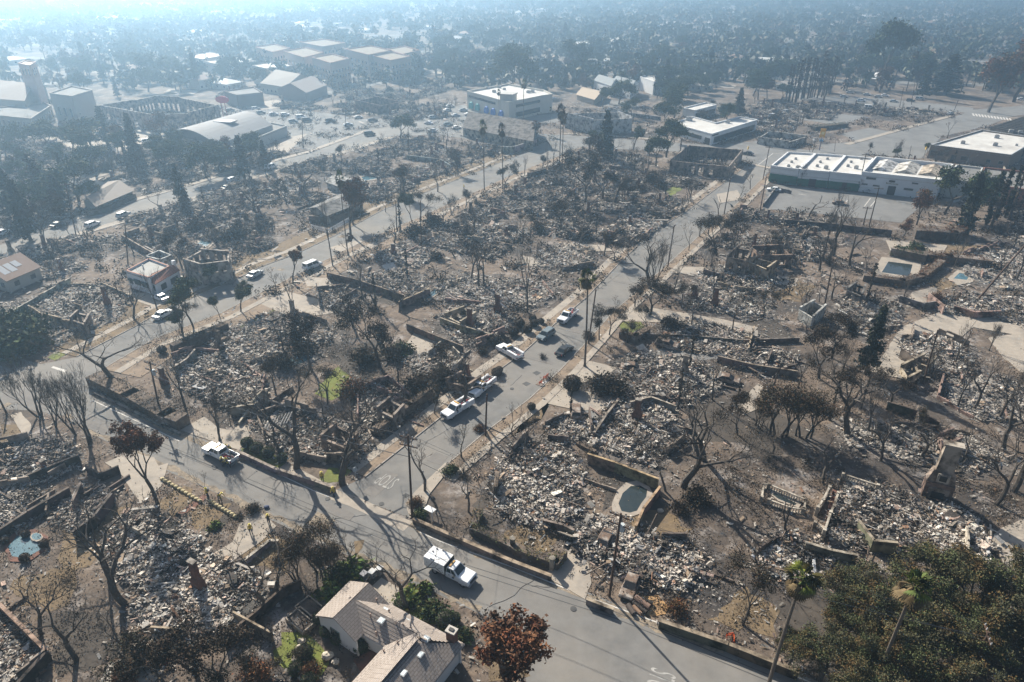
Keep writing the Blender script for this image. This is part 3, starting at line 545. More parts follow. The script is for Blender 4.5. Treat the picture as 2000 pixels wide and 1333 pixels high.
# trees that the photo shows singly: kind, foot, top row, width factor
TT = [
 ('vase', 75, 815, 690, 1.15), ('vase', 178, 862, 712, 1.0), ('vase', 108, 835, 722, .9), ('vase', 150, 850, 725, .9), ('broad', 232, 752, 630, 1.2), ('vase', 428, 862, 760, 1.0), ('brown', 308, 985, 842, .85),
 ('bare_big', 578, 915, 715, 1.0), ('bare_big', 668, 945, 770, 1.2), ('bare_big', 545, 880, 790, 1.1), ('scorched', 742, 718, 595, 1.0), ('scorched', 605, 720, 612, .9), ('scorched', 540, 775, 700, .9), ('scorched', 862, 720, 660, 1.0), ('thin_dark', 640, 790, 728, 1.4),
 ('scorched', 840, 775, 725, 1.2), ('thin_dark', 450, 830, 790, 1.0), ('bare_big', 905, 795, 670, 1.0), ('bare_small', 830, 960, 850, 1.2), ('bare_small', 902, 895, 820, 1.0), ('bare_small', 1025, 878, 805, 1.25), ('bare_small', 1000, 850, 785, .9),
 ('bare_small', 915, 1000, 915, 1.2), ('bare_small', 965, 990, 925, 1.0), ('bare_small', 405, 968, 915, .7), ('bare_small', 395, 870, 840, .8), ('bare_small', 255, 1285, 1180, .9),
 ('bare_big', 245, 1180, 1000, 1.1), ('bare_big', 215, 1130, 990, 1.1), ('bare_big', 150, 1290, 1160, 1.0), ('bare_big', 80, 1240, 1120, .9), ('twisted', 525, 1175, 1075, 1.2), ('bare_small', 520, 1185, 1045, 1.2), ('thicket', 622, 1118, 1032, .9), ('thicket', 575, 1135, 1068, .9), ('thicket', 650, 1135, 1070, .8), ('bare_small', 500, 1125, 1050, 1.1),
 ('thin_dark', 320, 1333, 1240, 1.2), ('scorched', 390, 1345, 1235, 1.2), ('scorched', 440, 1350, 1250, 1.2), ('thin_dark', 480, 1345, 1270, 1.2), ('thin_dark', 560, 1345, 1290, 1.0), ('bare_small', 690, 1110, 1030, 1.1), ('broad', 797, 1195, 1062, .85), ('brown', 982, 1312, 1163, 1.4),
 ('bare_big', 1335, 950, 775, 1.3), ('bare_big', 1375, 900, 760, 1.2), ('bare_small', 1300, 960, 880, 1.4), ('twisted', 1608, 945, 868, 1.0), ('twisted', 1540, 1052, 985, 1.1), ('twisted', 1490, 1115, 1060, .8), ('bare_small', 1508, 890, 820, 1.4), ('twisted', 1445, 1090, 1050, .7), ('twisted', 1478, 1100, 1056, .7),
 ('thin_dark', 1450, 1222, 1125, .95), ('bare_small', 1350, 640, 560, 1.0), ('scorched', 1440, 850, 770, .9), ('thicket', 1505, 850, 745, 1.0), ('thicket', 1555, 852, 760, 1.0), ('thicket', 1475, 830, 770, .9), ('broad', 1655, 850, 700, 1.0), ('broad', 1800, 895, 810, 1.0), ('bare_big', 1945, 985, 850, 1.0), ('bare_big', 1980, 960, 780, 1.0), ('bare_big', 1900, 800, 690, .8),
 ('scorched', 1625, 700, 610, 1.0), ('conifer', 1690, 730, 600, .8), ('scorched', 1600, 740, 640, 1.0), ('scorched', 1650, 800, 720, 1.1), ('scorched', 1740, 790, 720, 1.2), ('bare_small', 1880, 900, 820, 1.2), ('bare_big', 1720, 900, 800, .9), ('bare_big', 1960, 880, 740, 1.0),
 ('bare_big', 1270, 565, 455, 1.3), ('vase', 1278, 560, 460, 1.2), ('scorched', 1268, 618, 545, 1.5), ('scorched', 1240, 600, 560, 1.2), ('scorched', 1190, 655, 590, .8), ('scorched', 1170, 665, 605, .8), ('scorched', 1225, 670, 635, 1.2), ('bare_small', 1200, 618, 575, .8), ('bare_small', 1345, 490, 440, 1.0), ('bare_small', 1330, 600, 540, .8),
 ('slender', 1628, 500, 370, 1.3), ('twisted', 1578, 425, 385, 1.7), ('bare_big', 1660, 520, 415, .9), ('bare_big', 1600, 530, 440, .9), ('bare_small', 1690, 540, 470, 1.0), ('broadleaf', 1845, 420, 335, 1.0), ('conifer', 1880, 460, 340, .8), ('broadleaf', 1910, 410, 340, .8), ('ruddy', 1790, 440, 378, 1.0), ('ruddy', 1765, 465, 430, 1.0),
 ('cypress', 1925, 440, 335, .9), ('cypress', 1945, 430, 328, .9), ('cypress', 1962, 425, 325, .9), ('burnt_cypress', 1935, 445, 350, 1.0), ('burnt_cypress', 1970, 430, 330, 1.0),
 ('thin_dark', 1400, 500, 420, 1.2), ('scorched', 1435, 500, 415, .9), ('thin_dark', 1405, 480, 430, 1.0), ('scorched', 1390, 520, 470, .8), ('bare_small', 1375, 520, 475, .9), ('bare_small', 1412, 348, 310, 1.2), ('bare_small', 1465, 370, 328, 1.2), ('bare_small', 1442, 392, 355, 1.1), ('bare_small', 1330, 425, 385, 1.1), ('twisted', 1402, 422, 380, .9),
 ('bare_small', 1560, 620, 545, .9), ('bare_small', 1580, 600, 540, .9), ('bare_small', 1600, 590, 540, .9), ('bare_small', 1575, 590, 545, .9), ('thin_dark', 1490, 620, 570, 1.1),
 ('conifer', 60, 470, 355, 1.0), ('scorched', 85, 480, 380, .9), ('bare_small', 88, 475, 400, .9), ('bare_small', 137, 462, 420, 1.0), ('conifer', 358, 402, 320, .9), ('conifer', 270, 330, 245, 1.1), ('conifer', 478, 350, 265, 1.0), ('broadleaf', 400, 345, 280, 1.1), ('broadleaf', 350, 320, 275, 1.0), ('broadleaf', 430, 325, 280, 1.0),
 ('broad', 505, 425, 345, 1.0), ('broad', 430, 425, 380, 1.1), ('bare_small', 313, 415, 365, 1.2), ('scorched', 355, 520, 450, 1.0), ('scorched', 410, 470, 420, 1.0), ('broad', 600, 390, 310, 1.0), ('brown', 685, 460, 345, .8), ('ruddy', 690, 440, 360, .7), ('scorched', 560, 400, 350, 1.0),
 ('green', 118 + 260, 640, 560, 1.0), ('green', 350, 650, 610, 1.1), ('green', 430, 620, 580, .8), ('green', 470, 610, 560, 1.2), ('green', 410, 560, 520, 1.0), ('green', 430, 545, 515, 1.0), ('bare_small', 540, 570, 520, 1.1), ('brown', 572, 555, 485, .8), ('bare_small', 540, 640, 600, .5),
 ('broad', 770, 475, 425, 1.0), ('bare_big', 865, 440, 390, .9), ('green', 805, 435, 380, .9), ('thin_dark', 820, 430, 375, 1.2), ('scorched', 790, 385, 322, 1.0), ('brown', 783, 380, 325, .9), ('bare_small', 855, 375, 315, 1.3), ('scorched', 895, 342, 292, 1.0), ('bare_small', 682, 500, 455, 1.2), ('brown', 690, 498, 460, .8),
 ('scorched', 985, 375, 315, .8), ('bare_small', 1010, 345, 310, 1.0), ('brown', 1050, 285, 240, 1.0), ('bare_small', 753, 415, 380, 1.2), ('bare_big', 921, 545, 460, .8), ('bare_big', 935, 560, 470, .8), ('bare_big', 943, 562, 465, .8), ('slender', 1030, 610, 470, .8), ('thin_dark', 1035, 470, 420, 1.0),
 ('broad', 735, 600, 545, 1.2), ('broad', 780, 610, 550, 1.2), ('bare_big', 690, 640, 545, .9), ('bare_small', 680, 530, 485, .9), ('scorched', 1155, 345, 262, .8), ('thin_dark', 1145, 390, 290, 1.2), ('scorched', 1178, 395, 315, 1.0), ('bare_big', 1200, 400, 300, 1.0), ('bare_small', 1240, 330, 270, .9), ('scorched', 1220, 395, 345, .8),
 ('bare_big', 1300, 380, 320, 1.0), ('bare_small', 1285, 400, 345, .9), ('broadleaf', 1160, 300, 258, .8), ('green', 1317, 278, 240, 1.0), ('broadleaf', 1600, 320, 300, .5), ('scorched', 1095, 450, 390, 1.0), ('broad', 1130, 480, 420, 1.0), ('scorched', 1180, 500, 445, 1.0), ('scorched', 1200, 510, 460, .8), ('bare_small', 1150, 430, 385, 1.0),
 ('conifer', 1845, 185, 108, 1.9), ('broadleaf', 1720, 170, 48, .8), ('broadleaf', 1020, 180, 95, 1.1), ('broadleaf', 1000, 160, 88, 1.0), ('broadleaf', 1120, 150, 82, .9), ('broadleaf', 300, 160, 108, 1.5), ('broadleaf', 290, 180, 135, 1.3), ('conifer', 230, 190, 155, 1.0), ('ruddy', 1930, 220, 110, 1.0), ('ruddy', 1980, 200, 75, 1.2), ('broadleaf', 1780, 160, 105, 1.0),
 ('green', 1810, 305, 280, .8), ('green', 1925, 300, 282, 1.2), ('bare_small', 1850, 270, 230, 1.0), ('green', 1745, 310, 290, 1.2), ('slender', 650, 520, 340, .4),
]
for k, bx, by, ty, sx in TT: T(k, bx, by, ty, sx=sx)
# palms
for i, (bx, by, ty, k, sx) in enumerate([(1142, 716, 528, 'palm', .8), (1499, 1345, 1100, 'palm', .9), (1703, 1350, 1120, 'palm', .95), (982, 370, 240, 'burnt_palm', .6), (946, 372, 236, 'palm', .6), (680, 500, 335, 'palm', .5), (1092, 345, 205, 'burnt_palm', .6), (1097, 340, 218, 'burnt_palm', .6),
      (1022, 250, 155, 'palm', .7), (1211, 190, 140, 'palm', .9), (1935, 105, 66, 'palm', .9), (1770, 178, 100, 'burnt_palm', .8), (1900, 165, 105, 'palm', .8), (1650, 150, 95, 'palm', .8), (975, 235, 175, 'palm', .7), (1075, 250, 210, 'palm', .7)]): T(k, bx, by, ty, sx=sx)
# stands of burnt cypress trunks behind the upper street, cypresses by the conifers
for i in range(22):
    T('burnt_cypress', 1535 + i * 4 + rnd.uniform(-2, 2), 200 - i * 0.8 + rnd.uniform(-3, 5), 118 + rnd.uniform(-6, 12), sx=.8, group="row of burnt cypresses behind the upper street")
for bx, by, ty in ((85, 400, 300), (92, 400, 310), (1278, 185, 140), (1300, 190, 138), (1775, 95, 45), (1785, 95, 50), (1795, 95, 52), (1830, 90, 50), (1840, 92, 52), (1600, 180, 100), (1620, 182, 110)): T('burnt_cypress', bx, by, ty, sx=1.6)
# shrubs
for k, bx, by, r in [('ball_burnt', 1117, 762, 2.9), ('ball_burnt', 1038, 800, 1.3), ('ball_burnt', 318, 690, 1.6), ('ball_green', 484, 873, 1.7), ('ball_green', 503, 884, 1.8), ('ball_green', 525, 893, 1.8), ('ball_green', 552, 903, 1.6), ('ball_green', 596, 1285, 1.7), ('ball_green', 580, 1315, 1.5), ('ball_green', 605, 1335, 1.4),
     ('ball_burnt', 970, 735, 1.7), ('ball_burnt', 975, 728, 1.3), ('ball_burnt', 1015, 640, 2.0), ('ball_burnt', 1003, 655, 2.0), ('ball_burnt', 1030, 650, 1.8), ('ball_burnt', 1043, 638, 1.6), ('ball_burnt', 1040, 628, 1.5), ('ball_burnt', 968, 672, 2.0), ('ball_burnt', 982, 675, 1.4), ('ball_burnt', 1057, 632, 1.2), ('shrub_burnt', 1175, 765, 3.2), ('shrub_burnt', 1205, 768, 3.0), ('shrub_burnt', 1150, 660, 1.4),
     ('ball_green', 870, 1220, 1.9), ('ball_green', 888, 1215, 1.3), ('shrub_green', 845, 1200, 1.8), ('shrub_bright', 800, 1175, 1.6), ('ball_green', 785, 1190, 1.6), ('shrub_bright', 690, 1120, 1.8), ('shrub_green', 665, 1130, 1.8), ('shrub_bright', 645, 1160, 1.4), ('ball_green', 705, 1270, 1.5), ('ball_green', 640, 1240, 1.5), ('ball_green', 625, 1215, 1.4), ('ball_green', 660, 1255, 1.3), ('shrub_green', 905, 1245, 1.2), ('shrub_bright', 830, 1155, 1.0),
     ('ball_burnt', 52, 1048, 1.0), ('ball_burnt', 88, 1068, 1.1), ('ball_burnt', 10, 1062, 1.0), ('ball_burnt', 50, 1095, 1.1), ('ball_green', 600, 1300, 1.1), ('twiggy', 1060, 700, 1.2), ('twiggy', 1040, 870, 1.2), ('twiggy', 905, 930, 1.4), ('shrub_green', 880, 925, 1.2), ('shrub_brown', 812, 985, 1.2), ('shrub_green', 820, 1010, 1.2), ('shrub_brown', 935, 840, 1.0),
     ('shrub_burnt', 1310, 640, 2.5), ('shrub_green', 1760, 500, 2.5), ('shrub_green', 1790, 490, 2.2), ('shrub_brown', 1830, 512, 2.2), ('shrub_burnt', 555, 715, 3.0), ('shrub_burnt', 590, 690, 3.0), ('shrub_brown', 690, 770, 2.8), ('shrub_burnt', 820, 760, 3.0), ('shrub_burnt', 860, 745, 3.0), ('shrub_burnt', 770, 700, 2.6), ('shrub_green', 790, 690, 2.2), ('shrub_burnt', 710, 705, 3),
     ('twiggy', 1320, 1060, 1.2), ('twiggy', 1500, 900, 1.2), ('shrub_burnt', 1360, 980, 2.2), ('shrub_burnt', 1330, 1000, 1.6), ('shrub_burnt', 1250, 890, 1.2), ('twiggy', 470, 1010, 1.0), ('shrub_burnt', 495, 1000, 1.2), ('shrub_brown', 610, 1320, 1.4), ('shrub_brown', 500, 1325, 1.8), ('shrub_burnt', 280, 1290, 2.4), ('shrub_brown', 1320, 1190, 1.4),
     ('shrub_green', 20, 655, 5.0), ('shrub_green', 60, 668, 5.0), ('shrub_green', 10, 690, 5.0), ('shrub_green', 45, 690, 4.0), ('shrub_brown', 1830, 590, 2.0), ('shrub_brown', 240, 1330, 1.6), ('shrub_burnt', 940, 690, 1.3), ('shrub_bright', 420, 1030, 0.8)]:
    plant(k, bx, by, r, sx=1.15)
# oaks on the near slope at the bottom right
for i, (bx, by, h, kx) in enumerate([(1640, 1225, 7.0, 1.05), (1730, 1235, 8.0, 1.05), (1600, 1330, 6.6, 1.1), (1810, 1225, 8.5, 1.1), (1890, 1250, 9.5, 1.1), (1975, 1225, 9.0, 1.1), (1770, 1330, 8.0, 1.1), (1680, 1385, 6.5, 1.1), (1880, 1370, 7.8, 1.1), (1990, 1330, 8.8, 1.1), (1540, 1300, 4.2, 1.0), (1850, 1180, 6, 1.1), (1700, 1300, 7, 1.0), (1640, 1290, 6.5, 1.0), (1930, 1290, 8, 1.0), (1800, 1270, 7.5, 1.1)]):
    plant('oak', bx, by, h, sx=kx, look=["olive green oak", "greyish olive oak", "brown tinged oak"][i % 3])
# ---------------------------------------------------------------- burnt lots: rubble, wall remains, chimneys
PAL = np.array([(0.44, 0.41, 0.37), (0.33, 0.3, 0.265), (0.55, 0.52, 0.48), (0.2, 0.175, 0.15), (0.085, 0.072, 0.062), (0.04, 0.035, 0.032), (0.38, 0.29, 0.21), (0.42, 0.31, 0.26), (0.24, 0.14, 0.09), (0.66, 0.64, 0.6), (0.11, 0.095, 0.085), (0.36, 0.36, 0.36)])
PW = np.array([.15, .14, .11, .1, .11, .09, .08, .06, .04, .05, .05, .04]); PW = PW / PW.sum()
def lumps(x, y, sd, s=0.35):
    return (np.sin(x * s * 1.7 + sd) * np.sin(y * s * 1.3 + sd * 2.1) + 0.6 * np.sin(x * s * 3.7 + y * s * 2.9 + sd * 0.7) + 0.5 * np.sin(x * s * 6.1 - y * s * 7.3 + sd * 3.0)) / 2.1
def pts_in(P, n, g):
    P = np.array(P); lo, hi = P.min(0), P.max(0); out = []
    while len(out) < n:
        c = g.uniform(lo, hi, (n * 2, 2)); x, y = c[:, 0], c[:, 1]; ins = np.zeros(len(c), bool); j = len(P) - 1
        for i in range(len(P)):
            with np.errstate(divide='ignore', invalid='ignore'):
                ins ^= ((P[i, 1] > y) != (P[j, 1] > y)) & (x < (P[j, 0] - P[i, 0]) * (y - P[i, 1]) / (P[j, 1] - P[i, 1]) + P[i, 0])
            j = i
        out += list(c[ins])
    return np.array(out[:n])
def rubble_mesh(name, P, n, size, hgt, seed, light=1.0, ang=GA, tint=(1, 1, 1)):
    """n broken boards, slabs, sheets and lumps lying inside the world polygon P"""
    g = np.random.RandomState(seed); c = pts_in(P, n, g); c += g.normal(0, 1, (n, 2)) * (g.rand(n, 1) < .3) * .9
    ok = (lumps(c[:, 0], c[:, 1], seed * 2 + 1, .8) > -.12) | (g.rand(n) < .5); c = c[ok]; n = len(c)
    kind = g.rand(n); s = size * np.exp(g.normal(0, 0.45, n)) * np.where((g.rand(n) < .02) & (kind < .55), 2.3, 1.0)
    dims = np.empty((n, 3))
    bd = kind < 0.26; sh = (kind >= 0.26) & (kind < 0.62); lu = kind >= 0.62
    dims[bd] = np.stack([s[bd] * 2.8, s[bd] * 0.28, s[bd] * 0.16], 1); dims[sh] = np.stack([s[sh] * 1.5, s[sh] * 1.0, s[sh] * 0.09], 1); dims[lu] = np.stack([s[lu] * 0.8, s[lu] * 0.6, s[lu] * 0.42], 1)
    lg = bd & (g.rand(n) < .1); dims[lg] *= [3.2, .8, .8]
    rz = np.where(g.rand(n) < 0.4, ang + g.randint(0, 2, n) * math.pi / 2 + g.normal(0, 0.25, n), g.uniform(0, 6.28, n))
    rx = g.normal(0, 0.3, n); ry = g.normal(0, 0.28, n)
    lm = lumps(c[:, 0], c[:, 1], seed)
    z = np.maximum(0, hgt * (0.35 + 0.5 * lm)) + g.rand(n) ** 2 * hgt * 0.7 + dims[:, 2] * 0.3 + 0.03
    corners = np.array([(-1, -1, -1), (1, -1, -1), (1, 1, -1), (-1, 1, -1), (-1, -1, 1), (1, -1, 1), (1, 1, 1), (-1, 1, 1)]) * 0.5
    V = corners[None] * dims[:, None, :] * g.uniform(0.75, 1.1, (n, 8, 1))
    cx, sx, cy, sy, cz, sz = np.cos(rx)[:, None], np.sin(rx)[:, None], np.cos(ry)[:, None], np.sin(ry)[:, None], np.cos(rz)[:, None], np.sin(rz)[:, None]
    x, y, zz = V[..., 0], V[..., 1], V[..., 2]
    y, zz = y * cx - zz * sx, y * sx + zz * cx; x, zz = x * cy + zz * sy, -x * sy + zz * cy; x, y = x * cz - y * sz, x * sz + y * cz
    V = np.stack([x + c[:, :1], y + c[:, 1:], zz + z[:, None]], 2)
    F = np.array([(4, 5, 6, 7), (0, 1, 5, 4), (1, 2, 6, 5), (2, 3, 7, 6), (3, 0, 4, 7)])
    Q = V[:, F, :].reshape(-1, 3)
    ci = g.choice(len(PAL), n, p=PW); col = PAL[ci] * g.uniform(0.8, 1.2, (n, 1))
    zone = lumps(c[:, 0], c[:, 1], seed * 1.7 + 5, 0.22); dk = (zone < -0.3) & (g.rand(n) < 0.75); col[dk] = col[dk] * 0.3; br = (zone > 0.1) & (g.rand(n) < 0.6); col[br] = (col[br] * 0.6 + 0.31) * [1.04, .98, .9]
    col *= (1.0 + .3 * lumps(c[:, 0], c[:, 1], seed + 9, .9))[:, None]; col[lg] = np.array((.07, .055, .045)) * g.uniform(.6, 2.4, (lg.sum(), 1))
    col = np.clip(col * light * np.array(tint), 0.02, 0.75)
    return quads_mesh(name, Q, np.repeat(col, 5, axis=0), M['rub'])
def bed_mesh(name, P, hgt, seed, step=1.0, m='ash'):
    P = np.array(P); lo, hi = P.min(0), P.max(0); nx, ny = max(2, int((hi[0] - lo[0]) / step)), max(2, int((hi[1] - lo[1]) / step)); mb = MB(); H = {}
    pl = [tuple(p) for p in P]
    def h(i, j):
        x = lo[0] + (hi[0] - lo[0]) * i / nx; y = lo[1] + (hi[1] - lo[1]) * j / ny
        d = min(seg_d((x, y), pl[k], pl[(k + 1) % len(pl)]) for k in range(len(pl)))
        ins = inpoly(x, y, pl)
        z = 0.05 + min(1, d / 1.5) * max(0, hgt * (0.3 + 0.5 * float(lumps(np.array(x), np.array(y), seed)))) if ins else -0.15
        return (x, y, z), ins or d < step
    for i in range(nx + 1):
        for j in range(ny + 1): H[i, j] = h(i, j)
    id_ = {}; vs = []; fs = []
    def gi(k):
        if k not in id_: id_[k] = len(vs); vs.append(H[k][0])
        return id_[k]
    for i in range(nx):
        for j in range(ny):
            q = [(i, j), (i + 1, j), (i + 1, j + 1), (i, j + 1)]
            if all(H[k][1] for k in q): fs.append(tuple(gi(k) for k in q))
    mb.add(vs, fs); return mb.mesh(name, M[m])
def seg_d(p, a, b):
    dx, dy = b[0] - a[0], b[1] - a[1]; L = dx * dx + dy * dy
    t = 0 if L == 0 else max(0, min(1, ((p[0] - a[0]) * dx + (p[1] - a[1]) * dy) / L))
    return math.hypot(p[0] - a[0] - dx * t, p[1] - a[1] - dy * t)
CW = [(0.42, 0.34, 0.25), (0.36, 0.3, 0.25), (0.3, 0.25, 0.21), (0.5, 0.45, 0.38), (0.2, 0.16, 0.14), (0.4, 0.28, 0.24)]
def wall_piece(mb, a, b, h, th, col, q, broken=True, openings=False):
    """upright wall from a to b with a ragged top; openings leave window holes"""
    L = math.hypot(b[0] - a[0], b[1] - a[1]); n = max(1, int(L / 1.3)); dx, dy = (b[0] - a[0]) / L, (b[1] - a[1]) / L; rz = math.atan2(dy, dx); hh = h
    for i in range(n):
        t0, t1 = i / n, (i + 1) / n; c = ((a[0] + (b[0] - a[0]) * (t0 + t1) / 2), (a[1] + (b[1] - a[1]) * (t0 + t1) / 2))
        if broken: hh = min(h, max(h * 0.3, hh + q.uniform(-0.5, 0.5) * h * 0.5))
        else: hh = h + q.uniform(-0.012, 0.012)
        w_ = L / n
        if openings and i % 3 == 1 and h > 1.8:
            mb.box((c[0], c[1], -0.1), (w_, th, 1.0), rz, col); mb.box((c[0], c[1], h * 0.78), (w_, th * 0.98, h * 0.22), rz, col)
        else: mb.box((c[0], c[1], -0.1), (w_, th * q.uniform(0.97, 1.03), hh + 0.1), rz, col)
    return mb
def chimney_parts(parent, loc, h, brick=True, wide=1.5, rz=0.0, name="chimney"):
    """stack, breast and hearth of a chimney left standing"""
    cs, sn = math.cos(rz), math.sin(rz); m = M['brick'] if brick else M['wall']; c = (1, 1, 1) if brick else (0.42, 0.36, 0.3)
    mb = MB(); P = lambda x, y, z: (loc[0] + x * cs - y * sn, loc[1] + x * sn + y * cs, z)
    mb.box(P(0, 0, -0.1), (wide, 0.9, h * 0.38), rz, c); mb.box(P(0, 0, h * 0.38 - 0.1), (wide, 0.86, h * 0.14), rz, c, taper=0.62); mb.box(P(0, 0, h * 0.52 - 0.1), (wide * 0.6, 0.56, h * 0.48), rz, c)
    st = mb.build(name, m, parent)
    MB().box(P(0, 0, h - 0.12), (wide * 0.72, 0.68, 0.16), rz, (0.3, 0.27, 0.24)).build("chimney_cap", M['wall'], st)
    MB().box(P(0, -0.46, 0.05), (wide * 0.5, 0.05, 0.8), rz, (0.03, 0.03, 0.03)).build("hearth", M['vc'], st)
    return st
RUINS = []
def ruin(P, n, size=0.55, hgt=0.9, seed=None, light=1.0, walls=0.3, chim=(), world=False, look=None, label=None, tint=(1, 1, 1)):
    Pw = P if world else PP(P); seed = seed or (len(RUINS) * 7 + 11); q = random.Random(seed)
    cx = sum(p[0] for p in Pw) / len(Pw); cy = sum(p[1] for p in Pw) / len(Pw)
    o = thing("ruined_house", (0, 0, 0), label, "ruin", None, 0, None if label else (look or "grey rubble of a burnt house")); o["_c"] = (cx, cy)
    b = link("ash_bed", bed_mesh("ash_bed", Pw, hgt, seed), o)
    r = link("rubble", rubble_mesh("rubble", Pw, int(n * 2.3), size * 0.6, hgt, seed, light, tint=tint), o, kind='stuff')
    wc = q.choice(CW); cm = [(cx + (p[0] - cx) * 1.16, cy + (p[1] - cy) * 1.16) for p in Pw]; MB().prism(organic(cm, .7), -.05, .0245 + .0004 * len(RUINS)).build("ash_spread", M['halo'], o)
    for i in range(len(Pw)):
        a, c = Pw[i], Pw[(i + 1) % len(Pw)]
        if q.random() < walls and math.dist(a, c) > 2.5:
            wall_piece(MB(), a, c, q.uniform(0.7, 2.2), 0.25, wc, q, openings=q.random() < 0.5).build("wall_remnant", M['wall'], o)
    for k in range(int(2 + walls * 9)):
        s = pts_in(Pw, 1, np.random.RandomState(seed + k))[0]; d = UX if q.random() < 0.5 else VX; L = q.uniform(1.5, 6)
        wall_piece(MB(), tuple(s), (s[0] + d[0] * L, s[1] + d[1] * L), q.choice((.4, .5, .8, 1.6)), 0.22, wc, q).build("wall_remnant", M['wall'], o)
    for c in chim:
        x, y = c[0] if world else G(*c[0]); chimney_parts(o, (x, y), c[1], c[2] if len(c) > 2 else True, c[3] if len(c) > 3 else 1.5, GA + (c[4] if len(c) > 4 else 0))
    BLOCKED.append(Pw); RUINS.append(o); return o
# the lots that can be told apart near the camera
ruin([(985, 885), (1030, 872), (1085, 868), (1130, 905), (1145, 930), (1130, 960), (1135, 1000), (1095, 1028), (1060, 1042), (1010, 1020), (965, 1000), (958, 955)], 2600, 0.4, 0.7, 3, 1.15, 0.12, label="oval spread of pale ash and rubble beside the corner with the hedge")
ruin([(1150, 850), (1180, 800), (1225, 782), (1290, 790), (1325, 830), (1335, 862), (1300, 890), (1275, 915), (1205, 890), (1150, 872)], 2300, 0.42, 0.7, 4, 1.1, 0.25, [((1243, 822), 4.2)], label="burnt house with one tall brick chimney behind the kidney shaped pool")
ruin([(1065, 835), (1100, 818), (1150, 815), (1155, 850), (1110, 868), (1070, 862)], 550, 0.4, 0.6, 5, 1.0, 0.3, label="collapsed garage beside the burnt car on the drive")
ruin([(1125, 1030), (1165, 1012), (1215, 1030), (1290, 1060), (1340, 1060), (1375, 1090), (1365, 1125), (1330, 1165), (1280, 1150), (1210, 1130), (1165, 1100), (1120, 1072)], 2600, 0.42, 0.9, 6, 1.0, 0.1, label="rubble with corrugated sheets beside the near utility pole")
ruin([(1610, 1045), (1635, 975), (1650, 945), (1720, 955), (1780, 970), (1785, 1010), (1770, 1060), (1745, 1080), (1680, 1075), (1620, 1062)], 2200, 0.34, 1.2, 8, .95, 0.2, label="ruined mansion with raised terrace and stone balustrades")
ruin([(1800, 1000), (1850, 985), (1900, 1010), (1940, 1070), (1930, 1100), (1870, 1105), (1810, 1090), (1790, 1060)], 1700, 0.4, 0.6, 9, 1.15, 0.08, label="pale debris spread between the mansion and the curved drive")
ruin([(1480, 1085), (1540, 1040), (1610, 1070), (1640, 1090), (1600, 1130), (1540, 1140), (1490, 1120)], 1500, 0.35, 0.5, 10, 1.2, 0.05, label="white ash spill below the mansion terrace")
ruin([(235, 1010), (300, 1000), (345, 1020), (395, 1060), (385, 1100), (330, 1120), (290, 1150), (240, 1140), (205, 1080), (215, 1040)], 2300, 0.36, 0.7, 12, 1.1, 0.1, label="ash and rubble behind the firefighters on the front garden")
ruin([(395, 1085), (450, 1095), (500, 1130), (520, 1160), (505, 1200), (440, 1230), (370, 1245), (300, 1240), (255, 1200), (265, 1165), (330, 1130), (385, 1110)], 2900, 0.38, 0.7, 14, 1.15, 0.08, [((392, 1155), 5.0, True, 1.6)], label="white rubble with a brick chimney in the near garden")
ruin([(-20, 880), (60, 862), (125, 862), (155, 885), (150, 915), (95, 945), (30, 955), (-20, 950)], 1700, 0.4, 0.6, 15, 1.05, 0.15, [((92, 925), 2.4, True, 1.0)], label="grey rubble below the upswept bare trees")
ruin([(-40, 1150), (10, 1190), (55, 1240), (95, 1290), (40, 1333), (-40, 1340)], 1200, 0.4, 0.5, 16, 1.0, 0.05, label="rubble inside the tan wall at the lower corner")
ruin([(120, 985), (165, 955), (205, 950), (225, 975), (190, 1010), (140, 1040), (105, 1015)], 700, 0.36, 0.5, 17, 1.0, 0.2, label="burnt rooms with a curved white wall beside the near drive")
ruin([(0, 955), (60, 945), (100, 975), (95, 1010), (40, 1040), (0, 1050)], 500, 0.36, 0.4, 18, 0.9, 0.2)
ruin([(338, 705), (385, 690), (430, 695), (480, 720), (520, 745), (510, 785), (455, 805), (415, 790), (360, 765)], 2000, 0.45, 0.8, 19, 1.05, 0.2, [((322, 750), 3.4), ((432, 685), 4.4, False)], label="pale rubble behind the corner hedge and utility pole")
ruin([(400, 665), (430, 648), (480, 640), (535, 655), (548, 680), (520, 705), (470, 715), (420, 700)], 1500, 0.42, 1.0, 20, 1.0, 0.2, look="mounded grey rubble")
ruin([(475, 640), (520, 612), (575, 618), (640, 640), (650, 665), (600, 690), (545, 670), (500, 650)], 1700, 0.42, 0.8, 21, .95, 0.3, [((575, 625), 4.6, False)])
ruin([(505, 820), (560, 800), (620, 815), (670, 830), (715, 840), (730, 870), (700, 905), (640, 905), (580, 895), (520, 868)], 2300, 0.4, 0.7, 22, 0.9, 0.35)
ruin([(470, 810), (520, 790), (560, 805), (540, 840), (490, 840)], 450, 0.4, 0.5, 23, 0.9, 0.2)
ruin([(700, 770), (760, 745), (800, 780), (790, 830), (740, 850), (700, 820)], 900, 0.4, 0.7, 24, 0.85, 0.5)
ruin([(785, 705), (840, 690), (885, 695), (905, 715), (880, 740), (820, 735)], 900, 0.4, 0.7, 25, 0.95, 0.3, [((912, 745), 3.8)])
ruin([(860, 618), (900, 590), (960, 600), (1010, 622), (985, 655), (930, 680), (880, 665)], 1500, 0.42, 0.8, 26, 1.0, 0.35, [((918, 645), 5.0), ((972, 612), 4.6)])
ruin([(845, 560), (910, 535), (985, 545), (1060, 555), (1080, 580), (1030, 605), (940, 600), (870, 590)], 2000, 0.42, 0.6, 27, 1.15, 0.1)
ruin([(700, 540), (770, 525), (840, 545), (860, 560), (830, 585), (760, 575)], 1300, 0.42, 0.6, 28, 1.0, 0.2)
